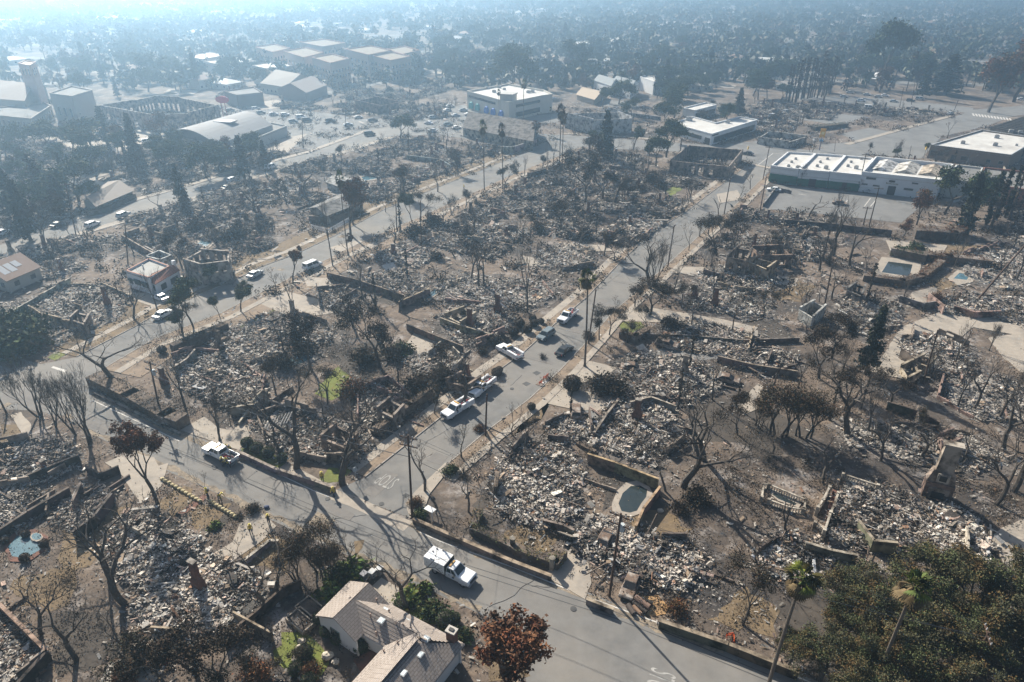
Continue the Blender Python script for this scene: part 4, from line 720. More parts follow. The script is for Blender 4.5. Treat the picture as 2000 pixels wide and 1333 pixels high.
ruin([(620, 570), (680, 560), (700, 590), (670, 615), (625, 600)], 700, 0.42, 0.7, 29, 0.9, 0.3)
ruin([(1205, 710), (1250, 690), (1330, 700), (1400, 722), (1410, 760), (1350, 790), (1270, 780), (1215, 760)], 2300, 0.42, 0.8, 30, 1.0, 0.25, [((1335, 735), 4.4, False)], look="jumbled pale rubble")
ruin([(1290, 635), (1350, 625), (1420, 640), (1470, 655), (1460, 690), (1390, 695), (1310, 685)], 1800, 0.42, 0.6, 31, 1.0, 0.1)
ruin([(1335, 570), (1400, 560), (1470, 575), (1510, 590), (1500, 620), (1420, 615), (1345, 605)], 1600, 0.42, 0.7, 32, 1.0, 0.2, [((1355, 585), 3.6), ((1395, 600), 4.6)])
ruin([(1360, 530), (1420, 520), (1500, 532), (1535, 548), (1500, 572), (1420, 568), (1365, 552)], 1600, 0.4, 0.5, 33, 1.2, 0.03)
ruin([(1435, 690), (1510, 680), (1560, 700), (1550, 725), (1480, 735), (1430, 712)], 900, 0.42, 0.7, 34, 0.95, 0.4)
ruin([(1640, 590), (1720, 585), (1760, 600), (1755, 640), (1690, 660), (1630, 640)], 1500, 0.42, 0.8, 35, 1.05, 0.1)
ruin([(1760, 660), (1830, 655), (1890, 680), (1910, 720), (1880, 745), (1800, 725), (1755, 700)], 1500, 0.42, 0.7, 36, 1.0, 0.4)
ruin([(1810, 590), (1900, 575), (2010, 590), (2010, 640), (1920, 620), (1840, 615)], 1600, 0.42, 0.6, 37, 1.1, 0.15)
ruin([(1840, 740), (1960, 735), (2020, 760), (2020, 830), (1900, 820), (1830, 780)], 900, 0.42, 0.6, 38, 0.95, 0.3)
ruin([(1640, 820), (1740, 830), (1900, 850), (1980, 900), (1900, 930), (1760, 900), (1650, 870)], 1000, 0.42, 0.5, 39, 0.85, 0.1)
ruin([(1190, 790), (1230, 770), (1320, 775), (1340, 790), (1310, 800)], 450, 0.4, 0.6, 41, 1.0, 0.05)
ruin([(1880, 500), (1960, 480), (2020, 500), (2020, 570), (1950, 565), (1880, 540)], 1500, 0.42, 0.8, 42, 1.1, 0.15)
ruin([(80, 590), (130, 560), (200, 560), (260, 585), (235, 625), (170, 650), (90, 630), (60, 610)], 1500, 0.42, 0.7, 43, 1.0, 0.3, [((212, 600), 5.0)])
ruin([(-20, 600), (50, 590), (90, 630), (150, 650), (120, 680), (40, 660), (-20, 640)], 1000, 0.42, 0.8, 44, 0.95, 0.3)
ruin([(1040, 500), (1090, 480), (1160, 485), (1160, 520), (1100, 530), (1050, 520)], 1400, 0.42, 0.9, 45, 1.2, 0.1)
# standing walls seen singly: photo feet, height, thickness, colour, label
WALLS = [
 ([(1147, 905), (1200, 922), (1284, 955)], 2.1, 0.25, (0.44, 0.33, 0.2), "tan garden wall between the burnt house and the kidney pool"),
 ([(1287, 968), (1255, 1010), (1240, 1045)], 1.9, 0.25, (0.44, 0.31, 0.2), "tan garden wall right of the kidney shaped pool"),
 ([(465, 890), (540, 925), (617, 949), (655, 963)], 0.9, 0.35, (0.36, 0.31, 0.27), "low kerbside retaining wall in front of the clipped green shrubs"),
 ([(808, 1022), (900, 1062), (1000, 1105), (1076, 1134)], 0.8, 0.4, (0.34, 0.27, 0.2), "low retaining wall below the corner hedge"),
 ([(1145, 1180), (1197, 1200)], 0.9, 0.35, (0.36, 0.3, 0.23), "short low wall at the foot of the near utility pole"),
 ([(1286, 1226), (1420, 1272), (1556, 1327)], 1.2, 0.4, (0.2, 0.165, 0.125), "long dark faced roadside wall below the orange barriers"),
 ([(185, 771), (260, 806), (352, 851)], 0.5, 0.3, (0.3, 0.28, 0.25), "low kerb wall under the long charred hedge"),
 ([(458, 1120), (528, 1065), (545, 1065)], 0.8, 0.3, (0.5, 0.46, 0.4), "angled low wall round the dry front garden"),
 ([(0, 1055), (60, 1015), (140, 968)], 1.7, 0.3, (0.14, 0.115, 0.1), "black scorched wall behind the small octagonal pool"),
 ([(0, 1190), (50, 1240), (100, 1290)], 1.8, 0.3, (0.36, 0.25, 0.19), "tan wall running to the lower left corner"),
 ([(100, 1290), (60, 1335), (30, 1370)], 1.8, 0.3, (0.1, 0.08, 0.07), "black wall at the lower left corner"),
 ([(440, 1262), (500, 1215), (555, 1165), (590, 1150)], 1.7, 0.2, (0.13, 0.1, 0.08), "charred fence wall beside the white rubble"),
 ([(165, 965), (150, 1000)], 2.3, 0.25, (0.22, 0.18, 0.16), "short dark wall end beside the burnt rooms"),
 ([(225, 985), (190, 1030), (150, 1060)], 2.2, 0.25, (0.13, 0.11, 0.1), "tall dark wall beside the burnt rooms"),
 ([(62, 945), (110, 925), (160, 905)], 1.9, 0.25, (0.12, 0.1, 0.09), "dark wall below the grey rubble"),
 ([(172, 925), (200, 940), (236, 925)], 1.4, 0.2, (0.11, 0.09, 0.08), "black garage wall beside the near drive"),
 ([(345, 735), (370, 718), (385, 700)], 2.3, 0.25, (0.36, 0.32, 0.28), "grey wall beside the rubble with the chimney"),
 ([(452, 815), (500, 808), (530, 785)], 2.2, 0.25, (0.42, 0.37, 0.3), "cream wall above the curved driveway wall"),
 ([(780, 605), (840, 578)], 2.2, 0.25, (0.34, 0.27, 0.19), "tan wall beside the rectangular blue pool"),
 ([(790, 590), (745, 575), (700, 560), (640, 545)], 2.0, 0.25, (0.24, 0.19, 0.15), "dark brown wall behind the spreading bare trees"),
 ([(795, 645), (850, 668), (905, 690)], 1.8, 0.25, (0.2, 0.16, 0.13), "long dark wall above the pale driveway court"),
 ([(860, 635), (900, 650), (960, 668)], 2.0, 0.25, (0.4, 0.35, 0.28), "cream wall of the house with two chimneys"),
 ([(1230, 800), (1270, 790), (1318, 808)], 1.8, 0.22, (0.42, 0.37, 0.31), "cream back wall of the burnt house with the brick chimney"),
 ([(1160, 858), (1185, 820), (1205, 795)], 1.3, 0.25, (0.3, 0.26, 0.22), "broken side wall of the burnt house"),
 ([(968, 975), (972, 945)], 2.6, 0.5, (0.24, 0.19, 0.15), "tall dark pier standing in the oval ash spread"),
 ([(1060, 1030), (1100, 1040), (1120, 1050)], 1.3, 0.25, (0.28, 0.23, 0.2), "broken wall above the corner hedge garden"),
 ([(1400, 708), (1470, 725), (1555, 738)], 1.6, 0.22, (0.3, 0.25, 0.2), "low tan wall behind the rusty burnt van"),
 ([(1235, 660), (1330, 662), (1450, 672), (1560, 668)], 0.9, 0.2, (0.22, 0.19, 0.17), "low scorched wall beside the dark garden"),
 ([(1672, 1040), (1700, 1078), (1745, 1082)], 2.3, 0.3, (0.36, 0.31, 0.24), "terrace wall with a doorway below the mansion"),
 ([(1570, 1075), (1620, 1090), (1670, 1100)], 1.6, 0.3, (0.38, 0.34, 0.28), "cracked terrace wall above the oak crowns"),
 ([(1860, 610), (1900, 622), (1950, 620)], 1.5, 0.22, (0.46, 0.32, 0.28), "pink garden wall behind the pale court"),
 ([(1755, 590), (1800, 605), (1830, 600)], 1.8, 0.22, (0.36, 0.33, 0.31), "grey wall round the ruined rooms"),
 ([(1730, 800), (1780, 815), (1830, 840)], 1.8, 0.22, (0.15, 0.12, 0.1), "dark wall among the bare trees"),
 ([(880, 332), (860, 320), (795, 312)], 2.0, 0.25, (0.32, 0.36, 0.36), "pale green wall across the burnt block"),
 ([(20, 625), (80, 590), (140, 555)], 1.8, 0.25, (0.48, 0.45, 0.4), "pale wall beside the house with solar panels"),
 ([(240, 470), (290, 500), (330, 520)], 2.0, 0.25, (0.34, 0.28, 0.23), "brown wall between the burnt block and the wide street"),
 ([(1530, 440), (1620, 448), (1740, 462)], 2.0, 0.25, (0.15, 0.13, 0.12), "dark wall below the big parking lot"),
 ([(1490, 405), (1515, 372), (1545, 380)], 1.2, 0.3, (0.3, 0.29, 0.28), "low grey wall round the corner of the parking lot"),
 ([(1188, 217), (1230, 228), (1290, 236)], 2.2, 0.3, (0.6, 0.6, 0.58), "long white wall behind the burnt box building"),
]
def wall_thing(feet, h, th, col, label, name="garden_wall", broken=False):
    W = PP(feet); o = thing(name, (0, 0, 0), label, "wall"); q = random.Random(int(W[0][0] * 10))
    for a, b in zip(W, W[1:]):
        wall_piece(MB(), a, b, h, th, tuple(c * q.uniform(.8, 1.1) for c in col), q, broken).build("wall_panel", M['wall'], o)
        mb = MB(); L = math.dist(a, b); rz = math.atan2(b[1] - a[1], b[0] - a[0])
        mb.box(((a[0] + b[0]) / 2, (a[1] + b[1]) / 2, h + 0.013), (L + 0.1, th + 0.1, 0.07), rz, tuple(min(0.6, c * (2.1 if 'roadside' in label else 1.35)) for c in col)).build("coping", M['wall'], o)
    return o
for wl in WALLS: wall_thing(wl[0], wl[1] * (.85 if wl[1] > 1.5 else 1), wl[2], tuple(c * .8 for c in wl[3]), wl[4])
# hedges
def hedge(feet, h, wd, m, label, seed=1, dens=26):
    W = PP(feet); o = thing("hedge", (0, 0, 0), label, "hedge"); g = np.random.RandomState(seed); pts = []; core = MB()
    for a, b in zip(W, W[1:]):
        L = math.dist(a, b); dx, dy = (b[0] - a[0]) / L, (b[1] - a[1]) / L
        core.box(((a[0] + b[0]) / 2, (a[1] + b[1]) / 2, 0), (L + wd * 0.6, wd * 0.8, h * 0.85), math.atan2(dy, dx), (0.6, 0.55, 0.5))
        n = int(L * h * 13) + 20; t = g.rand(n) * L; s = g.uniform(-0.5, 0.5, n); z = g.uniform(0.05, 1, n)
        side = g.rand(n) < 0.5; s[side] = np.sign(s[side]) * 0.48; z[~side] = 0.93 + 0.12 * g.rand((~side).sum())
        pts += list(np.stack([a[0] + dx * t - dy * s * wd, a[1] + dy * t + dx * s * wd, z * h * (1 + 0.12 * np.sin(t * 2.1))], 1))
    core.build("hedge_core", M['soil'], o); link("foliage", leaves_mesh("foliage", pts, len(pts) * 6, 0.09, 0.12, M[m], seed, [tuple(k_ * (1.7 if m == 'lf_olive' else 1.1) for k_ in c_) for c_ in mixed]), o); return o
hedge([(935, 1008), (925, 1040), (1000, 1075)], 1.2, 1.2, 'lf_olive', "brown green hedge along the top of the corner retaining wall", 1)
hedge([(1008, 1080), (1085, 1108), (1098, 1090)], 1.3, 1.3, 'lf_olive', "short brown green hedge beside the gate pier", 2)
hedge([(192, 752), (260, 785), (330, 825), (352, 832)], 2.3, 3.2, 'lf_dark', "long charred hedge at the junction of the two streets", 3)
hedge([(345, 690), (400, 668), (440, 650)], 2.5, 2.0, 'lf_dark', "dark scorched hedge along the quiet street", 4)
hedge([(608, 434), (640, 438), (690, 424)], 2.4, 1.2, 'lf_dark', "dark clipped hedge behind the white picket fence", 5)
hedge([(1215, 660), (1240, 668), (1262, 655)], 1.8, 1.5, 'lf_dark', "black hedge beside the small green lawn", 6)
hedge([(1780, 505), (1850, 512), (1925, 520)], 2.2, 3.0, 'lf_brown', "brown hedge beside the dry lawn and swimming pool", 7)
hedge([(1745, 500), (1800, 512)], 2.6, 2.5, 'lf_green', "green topped hedge behind the swimming pool", 8)
hedge([(1690, 548), (1760, 558), (1800, 548), (1835, 520)], 1.8, 2.2, 'lf_brown', "brown hedge in front of the swimming pool", 9)
hedge([(1790, 465), (1860, 470), (1880, 460)], 3.0, 3.0, 'lf_brown', "thick brown hedge under the tall dark conifer", 10)
hedge([(880, 895), (1000, 800), (920, 862)][:0] or [(1130, 870), (1160, 885)], 0.6, 0.8, 'lf_dark', "low charred hedge beside the oval ash spread", 11)
hedge([(175, 422), (215, 412), (262, 388)], 1.8, 1.6, 'lf_green', "clipped green hedge along the wide street by the hip roofed house", 12)
hedge([(1035, 348), (1062, 340)], 2.4, 2.0, 'lf_dark', "square black hedge beside the green verge", 13)
hedge([(740, 850), (800, 805), (838, 775)], 2.0, 1.5, 'lf_dark', "black hedge behind the parked white trucks", 14)
hedge([(1590, 255), (1650, 248)], 2.0, 3.0, 'lf_green', "green hedge behind the upper parking lots", 15)
# ---- the further lots, filled in street by street
def free(P, pad=0.0):
    cx = sum(p[0] for p in P) / len(P); cy = sum(p[1] for p in P) / len(P)
    for B in BLOCKED:
        if inpoly(cx, cy, B) or any(inpoly(p[0], p[1], B) for p in P) or any(inpoly(b[0], b[1], P) for b in B): return False
    return True
def auto_lots():
    q = random.Random(5); k = 0
    shared = []
    for i in range(10):
        w_, d_ = 6.8, 5.6; P = [(-w_, -d_), (w_ * 0.9, -d_), (w_, d_ * 0.4), (w_ * 0.6, d_), (-w_ * 0.8, d_)]
        shared.append((bed_mesh("ash_bed", P, 0.6, 200 + i, 1.3, ('ash', 'halo', 'halo')[i % 3]), rubble_mesh("rubble", P, 2300, 0.31, 0.8, 300 + i, [0.65, 0.9, 0.8, 1.1, 0.7, 0.95, 0.55, 0.85, 0.75, 1.0][i], 0.0)))
    wallm = {}
    def wmesh(L, h, ci, op, sd):
        key = (L, h, ci, op, sd)
        if key not in wallm: wallm[key] = wall_piece(MB(), (0, 0), (L, 0), h, 0.25, CW[ci], random.Random(sd), True, op).mesh("wall_remnant", M['wall'])
        return wallm[key]
    cands = []
    for iu in range(-30, 31):
        for iv in range(-6, 50):
            u = iu * 14.5 + q.uniform(-1.5, 1.5); v = 60 + iv * 12.5 + q.uniform(-1.2, 1.2); x = u * UX[0] + v * VX[0]; y = u * UX[1] + v * VX[1]; cands.append((x, y))
    cands.sort(key=lambda c: c[1])
    for x, y in cands:
        px, py = PX(x, y)
        if not (-60 < px < 2060 and 158 < py < 900): continue
        if py < 205 and (px > 900 or q.random() < .45): continue
        if py < 250 and not (1450 < px < 2010 or 430 < px < 900): continue
        if x > 20 and 780 < py: continue
        c, s = math.cos(GA), math.sin(GA)
        P = [(x + a * c - b * s, y + a * s + b * c) for a, b in ((-6, -4.8), (6, -4.8), (6, 4.8), (-6, 4.8))]
        if not free(P): continue
        if q.random() < 0.09: continue
        bm, rm = q.choice(shared); rz = GA + q.choice((0, math.pi)) + q.gauss(0, 0.04)
        o = thing("ruined_house", (x, y, 0.0), None, "ruin", None, rz, q.choice(["grey rubble of a burnt house", "pale debris of a burnt house", "ash strewn house ruin", "charred jumbled house ruin"]))
        sc = q.uniform(0.85, 1.12); o.scale = (sc, sc, 1)
        link("ash_bed", bm, o); link("rubble", rm, o, kind='stuff')
        for i in range(q.choice((3, 4, 5, 6))):
            L = q.choice((2, 3, 5)); h = q.choice((.6, 1.2, 2.2)); wl = link("wall_remnant", wmesh(L, h, q.randrange(6), q.random() < 0.4, q.randrange(3)), o)
            wl.location = (q.uniform(-6, 2), q.uniform(-5, 5), 0); wl.rotation_euler = (0, 0, q.choice((0, math.pi / 2)))
        if q.random() < 0.8: chimney_parts(o, (q.uniform(-5, 5), q.uniform(-4, 4)), q.uniform(3, 4.6), q.random() < 0.55, 1.3, q.choice((0, 1.57)))
        BLOCKED.append(P); k += 1
        # what grows or stands between this lot and the next
        for i in range(q.choice((1, 2, 2, 3))):
            a, b = q.choice((-8.2, 8.2)), q.uniform(-7, 7); X, Y = x + a * c - b * s, y + a * s + b * c
            if any(inpoly(X, Y, B) for B in BLOCKED): continue
            kd = q.choice(['bare_small', 'thin_dark', 'scorched', 'bare_big', 'bare_big', 'twisted', 'bare_small', 'shrub_burnt', 'shrub_burnt', 'twiggy', 'slender', 'vase', 'burnt_cypress'])
            H = {'bare_big': q.uniform(6, 9), 'vase': q.uniform(5, 8), 'scorched': q.uniform(4, 7.5), 'thin_dark': q.uniform(4, 7), 'slender': q.uniform(6, 10), 'burnt_cypress': q.uniform(3, 8)}.get(kd, q.uniform(1.5, 4))
            plant(kd, 0, 0, H, world=(X, Y))
    return k
# ---------------------------------------------------------------- buildings
def on_wall(a, b, t0, t1, z0, z1, proud, mb, col=(1, 1, 1), th=0.08):
    """a thin box on the outer face of the wall a->b (outside is to the right of a->b)"""
    L = math.dist(a, b); dx, dy = (b[0] - a[0]) / L, (b[1] - a[1]) / L; nx, ny = dy, -dx; t = (t0 + t1) / 2
    mb.box((a[0] + dx * L * t + nx * proud, a[1] + dy * L * t + ny * proud, z0), (L * (t1 - t0), th, z1 - z0), math.atan2(dy, dx), col); return mb
def ccw(P): return P if area(P) > 0 else P[::-1]
def roof_unit(o, x, y, z, s=1.0, q=rnd, name="roof_unit", col=(0.4, 0.4, 0.4)):
    mb = MB(); mb.box((x, y, z), (1.1 * s, 0.9 * s, 0.75 * s), GA, col); mb.box((x, y, z + 0.75 * s), (0.7 * s, 0.6 * s, 0.15), GA, (0.2, 0.2, 0.2)); return mb.build(name, M['vc'], o)
def flat_building(name, label, roof_px, h, wall=(0.6, 0.6, 0.58), roof='roofw', par=0.5, wins=(), cat="building", bands=(), units=(), doors=(), parc=None, shell=False, th=0.3, z0=0, drop=0.0):
    """roof_px: roof corners in the photo, at height h"""
    P = ccw([GZ(x, y, h) for x, y in roof_px]); n = len(P); o = thing(name, (0, 0, 0), label, cat)
    BLOCKED.append(P)
    for i in range(n):
        a, b = P[i], P[(i + 1) % n]; L = math.dist(a, b); rz = math.atan2(b[1] - a[1], b[0] - a[0]); dx, dy = (b[0] - a[0]) / L, (b[1] - a[1]) / L
        hh = h - (drop if shell and i % 2 else 0)
        ml = MB(); cx, cy = (a[0] + b[0]) / 2 - dy * th / 2, (a[1] + b[1]) / 2 + dx * th / 2
        wl = [w_ for w_ in wins if w_[0] == i]
        if shell and wl:                        # holes where the windows were
            ts = sorted({0.0, 1.0} | {t for w_ in wl for t in (w_[1], w_[2])})
            for t0, t1 in zip(ts, ts[1:]):
                tm = (t0 + t1) / 2; ho = [w_ for w_ in wl if w_[1] <= tm <= w_[2]]; c = (a[0] + dx * L * tm - dy * th / 2, a[1] + dy * L * tm + dx * th / 2)
                if ho: ml.box((c[0], c[1], 0), (L * (t1 - t0), th, ho[0][3]), rz, wall); ml.box((c[0], c[1], ho[0][4]), (L * (t1 - t0), th, max(0.1, hh - ho[0][4])), rz, wall)
                else: ml.box((c[0], c[1], 0), (L * (t1 - t0), th, hh), rz, wall)
        else: ml.box((cx, cy, 0), (L - 0.004 * (i % 2), th, hh), rz, wall)
        wo_ = ml.build("wall", M['wall' if shell else 'clean'], o)
        if not shell:
            for k, w_ in enumerate(wl):
                f = on_wall(a, b, w_[1], w_[2], w_[3], w_[4], 0.05, MB(), (0.25, 0.25, 0.25), 0.14).build("window", M['vc'], o)
                on_wall(a, b, w_[1] + 0.12 / L, w_[2] - 0.12 / L, w_[3] + 0.1, w_[4] - 0.1, 0.13, MB(), th=0.03).build("pane", M['glass'], f)
        MB().box(((a[0] + b[0]) / 2 - dy * th / 2, (a[1] + b[1]) / 2 + dx * th / 2, hh + 0.004), (L + 0.1, th + 0.12, 0.1), rz, parc or tuple(min(.8, c * 1.1) for c in wall)).build("parapet_cap", M['clean' if not shell else 'wall'], o)
    for i, t0, t1, a0, a1, col in bands: on_wall(P[i], P[(i + 1) % n], t0, t1, a0, a1, 0.03, MB(), col, 0.1).build("painted_panel", M['vc'], o)
    for i, t0, t1, a1 in doors:
        d = on_wall(P[i], P[(i + 1) % n], t0, t1, 0, a1, 0.07, MB(), (0.05, 0.05, 0.055), 0.16).build("door", M['vc'], o)
    if not shell: MB().prism([(p[0], p[1]) for p in P], h - par - 0.2, h - par).build("roof", M[roof], o)
    for ux, uy, s in units: x, y = GZ(ux, uy, h - par); roof_unit(o, x, y, h - par, s)
    return o, P
def edge_near(P, px, py, h=0):
    """index of the footprint side whose middle is nearest a photo point"""
    best = None
    for i in range(len(P)):
        a, b = P[i], P[(i + 1) % len(P)]; q = PX((a[0] + b[0]) / 2, (a[1] + b[1]) / 2, h); d = math.hypot(q[0] - px, q[1] - py)
        if best is None or d < best[0]: best = (d, i)
    return best[1]
def idx(roof_px, h, px, py): return edge_near(ccw([GZ(x, y, h) for x, y in roof_px]), px, py, h / 2)
def rowwin(i, n, a, b, z0, z1, fill=0.5):
    s = (b - a) / n; return [(i, a + s * k + s * (1 - fill) / 2, a + s * (k + 1) - s * (1 - fill) / 2, z0, z1) for k in range(n)]
# white and green shop row with three flat roof bays
for k, (rp, lab) in enumerate([([(1506, 324), (1539, 297), (1592, 300), (1561, 331)], "white shop bay with green painted lower wall at the street corner"),
    ([(1562, 331), (1593, 300), (1650, 304), (1621, 336)], "middle white and green shop bay with a glazed doorway"), ([(1622, 336), (1651, 304), (1706, 309), (1684, 342)], "white and green shop bay next to the white hall")]):
    i = idx(rp, 5.6, (rp[0][0] + rp[3][0]) / 2, 345); GR = (0.045, 0.15, 0.105)
    o, P = flat_building("shop_building", lab, rp, 5.6, (0.68, 0.69, 0.7), par=0.6, bands=[(i, 0.0, 1.0, 0, 2.5 if k else 3.0, GR)], doors=[(i, 0.38, 0.62, 2.7)] if k == 1 else ([(i, .45, .6, 2.5)] if k == 2 else []),
        units=[(rp[0][0] + 48 + 6 * k, 312, .8), (rp[0][0] + 40, 318, .8), (rp[0][0] + 34, 326, .9), (rp[0][0] + 52 - k, 330, 1.3)])
    on_wall(P[i], P[(i + 1) % 4], -0.002, 1.002, 3.2, 3.35, 0.04, MB(), (0.5, 0.5, 0.5), 0.1).build("fascia", M['vc'], o)
rp = [(1684, 336), (1711, 306), (1862, 321), (1838, 352)]; i = idx(rp, 6.6, 1760, 365)
o, P = flat_building("white_hall", "long white hall with dark doors and raised lettering facing the parking lot", rp, 6.6, (0.72, 0.73, 0.75), par=1.2, wins=[(i, .07, .2, 4.4, 5.1), (i, .03, .11, 2.4, 2.9), (i, .18, .27, 2.3, 2.8), (i, .37, .45, 4.2, 4.9), (i, .58, .7, 2.2, 2.9), (i, .66, .74, 4.4, 4.9)], doors=[(i, .38, .48, 3.0), (i, .82, .92, 3.0)])
a, b = P[i], P[(i + 1) % 4]; L = math.dist(a, b)
for k, (t, n_) in enumerate([(.34 + .018 * j, j) for j in range(9)]): on_wall(a, b, t, t + .011, 3.55, 3.95 + (0.15 if k in (0, 3) else 0), 0.08, MB(), (0.3, 0.28, 0.22), 0.1).build("sign_letter", M['vc'], o)
for k in range(3):                                            # sagging roof fields
    c0 = (P[(i + 1) % 4][0] * 0, 0); u0, u1 = 0.04 + .32 * k, 0.33 + .32 * k
    A = P[i]; Bq = P[(i + 1) % 4]; D = P[(i + 3) % 4]; f = lambda s, t: (A[0] + (Bq[0] - A[0]) * s + (D[0] - A[0]) * t, A[1] + (Bq[1] - A[1]) * s + (D[1] - A[1]) * t)
    mb = MB(); z = 5.45; cc = [(0.62, 0.62, 0.62), (0.6, 0.58, 0.54), (0.5, 0.43, 0.35)][k]
    p = [f(u0, .35), f(u1, .35), f(u1, .95), f(u0, .95)]; r0, r1 = f((u0 + u1) / 2, .38), f((u0 + u1) / 2, .92)
    mb.add([(*p[0], z), (*p[1], z), (*p[2], z), (*p[3], z), (*r0, z + 1.1), (*r1, z + 1.1)], [(0, 4, 5, 3), (4, 1, 2, 5), (0, 1, 4), (3, 5, 2)], cc); mb.build("sunken_roof", M['wall'], o)
flat_building("grey_roof_shop", "grey flat roofed shop beyond the white hall", [(1845, 350), (1868, 322), (1920, 328), (1905, 356)], 5.8, (0.5, 0.5, 0.48), 'asphalt2', units=[(1880, 336, 1.0)])
rp = [(1908, 356), (1922, 327), (2040, 340), (2040, 376)]; i = idx(rp, 5.6, 1970, 375)
o, P = flat_building("brick_shop", "red brick shop with a green awning behind the cypresses", rp, 5.6, (0.26, 0.12, 0.09), 'asphalt2', units=[(1955, 345, 1.2), (1938, 350, .9)], doors=[(i, .55, .62, 2.6)])
on_wall(P[i], P[(i + 1) % 4], .38, .5, 2.4, 3.2, 0.4, MB(), (0.05, 0.25, 0.15), 0.8).build("awning", M['vc'], o)
rp = [(1818, 283), (1917, 254), (2030, 270), (1975, 303)]; i = idx(rp, 5.2, 1890, 305)
flat_building("brown_building", "brown walled building with a broad white roof beside the avenue", rp, 5.2, (0.22, 0.165, 0.125), units=[(1943, 285, 1.5), (1946, 270, 1.6), (1974, 259, 1.5), (1992, 261, 1.4), (1985, 285, .8), (1880, 281, 1.4)], wins=[(i, .02, .2, 1.5, 3.2), (i, .42, .52, 1, 2.6), (i, .73, .79, 1.4, 2.6), (i, .88, .94, 1.4, 2.6)], doors=[(i, .3, .35, 2.5)], parc=(0.42, 0.44, 0.46))
o, P = flat_building("burnt_warehouse", "blackened building with bare roof rafters beside the avenue", [(1935, 248), (2010, 225), (2050, 232), (2000, 262)], 5.0, (0.1, 0.09, 0.085), shell=True)
for k in range(14):
    t = k / 13; a = (P[0][0] + (P[1][0] - P[0][0]) * t, P[0][1] + (P[1][1] - P[0][1]) * t); b = (P[3][0] + (P[2][0] - P[3][0]) * t, P[3][1] + (P[2][1] - P[3][1]) * t)
    MB().tube((*a, 5.2), (*b, 5.2), .14, .14, 4, (0.05, 0.045, 0.04)).build("rafter", M['vc'], o)
rp = [(1312, 241), (1390, 262), (1480, 234), (1444, 228), (1398, 240), (1352, 228)]; i = idx(rp, 4.8, 1350, 262); j = idx(rp, 4.8, 1440, 258)
o, P = flat_building("modern_office", "white angular office with long dark glazing", rp, 4.8, (0.68, 0.7, 0.72), wins=[(i, .2, .78, 1.4, 3.0), (j, .06, .95, 0.5, 3.1)], units=[(1346, 236, 2.2), (1421, 241, 1.6), (1458, 232, 1.2)], doors=[(i, .86, .98, 2.8)])
on_wall(P[j], P[(j + 1) % len(P)], .01, .14, 3.7, 4.2, 0.08, MB(), (0.05, 0.05, 0.06), 0.1).build("sign", M['vc'], o)
rp = [(1334, 211), (1357, 216), (1400, 205), (1379, 200)]; i = idx(rp, 4.6, 1380, 222)
flat_building("white_box_office", "small white box shaped building behind the angular office", rp, 4.6, (0.66, 0.67, 0.68), wins=[(i, .05, .95, .8, 3.0)])
rp = [(1104, 220), (1159, 233), (1236, 229), (1206, 217)]
o, P = flat_building("burnt_bank", "roofless white walled box building with a charred interior", rp, 7.0, (0.5, 0.5, 0.5), shell=True, drop=0.6)
i = idx(rp, 7.0, 1130, 245)
for k in range(6): on_wall(P[i], P[(i + 1) % 4], k * .17 + .005, k * .17 + .02, 0, 7.05, 0.05, MB(), (0.35, 0.35, 0.36), 0.15).build("pilaster", M['wall'], o)
rp = [(912, 178), (994, 200), (1058, 187), (1079, 184), (1062, 176), (992, 164)]; i = idx(rp, 9.0, 952, 208); j = idx(rp, 9.0, 1025, 212)
o, P = flat_building("corner_store", "big cream store with a square tower and blue and green arched awnings", rp, 9.0, (0.56, 0.53, 0.47), par=0.8, wins=[(i, .04, .7, 6.0, 7.2), (j, .2, .95, 5.8, 7.2), (j, .2, .95, 1.2, 3.6)], units=[(950, 174, 1.6), (965, 181, 1.6), (975, 172, 1.6), (985, 176, 1.3), (1032, 182, 1.6), (1040, 181, 1.6)])
T0 = GZ(993, 188, 10.5)
MB().box((T0[0], T0[1], 0), (6.5, 6.5, 11.3), R(-20), (0.6, 0.57, 0.5)).build("tower", M['clean'], o); MB().box((T0[0], T0[1], 11.3), (7.2, 7.2, 0.6), R(-20), (0.45, 0.44, 0.42)).build("tower_cornice", M['clean'], o)
for k, (t, c) in enumerate([(.12, (0.06, 0.35, 0.32)), (.28, (0.06, 0.35, 0.32)), (.5, (0.05, 0.16, 0.5)), (.66, (0.05, 0.16, 0.5)), (.84, (0.03, 0.14, 0.5))]):
    a, b = P[i], P[(i + 1) % len(P)]; L = math.dist(a, b); dx, dy = (b[0] - a[0]) / L, (b[1] - a[1]) / L; c0 = (a[0] + dx * L * t, a[1] + dy * L * t); pr = [(math.cos(u) * 1.8, math.sin(u) * 1.8 + 2.6) for u in [math.pi * m / 8 for m in range(9)]]; pr = [(-1.8, 1.4)] + pr[::-1] + [(1.8, 1.4)]
    mb = MB(); mb.add([(c0[0] + dx * x + dy * 0.12, c0[1] + dy * x - dx * 0.12, z) for x, z in pr] + [(c0[0] + dx * x + dy * 1.0, c0[1] + dy * x - dx * 1.0, z - .5) for x, z in pr], [tuple(range(11, 22)), tuple(range(10, -1, -1))] + [(m, m + 1, m + 12, m + 11) for m in range(10)], c); mb.build("awning", M['vc'], o)
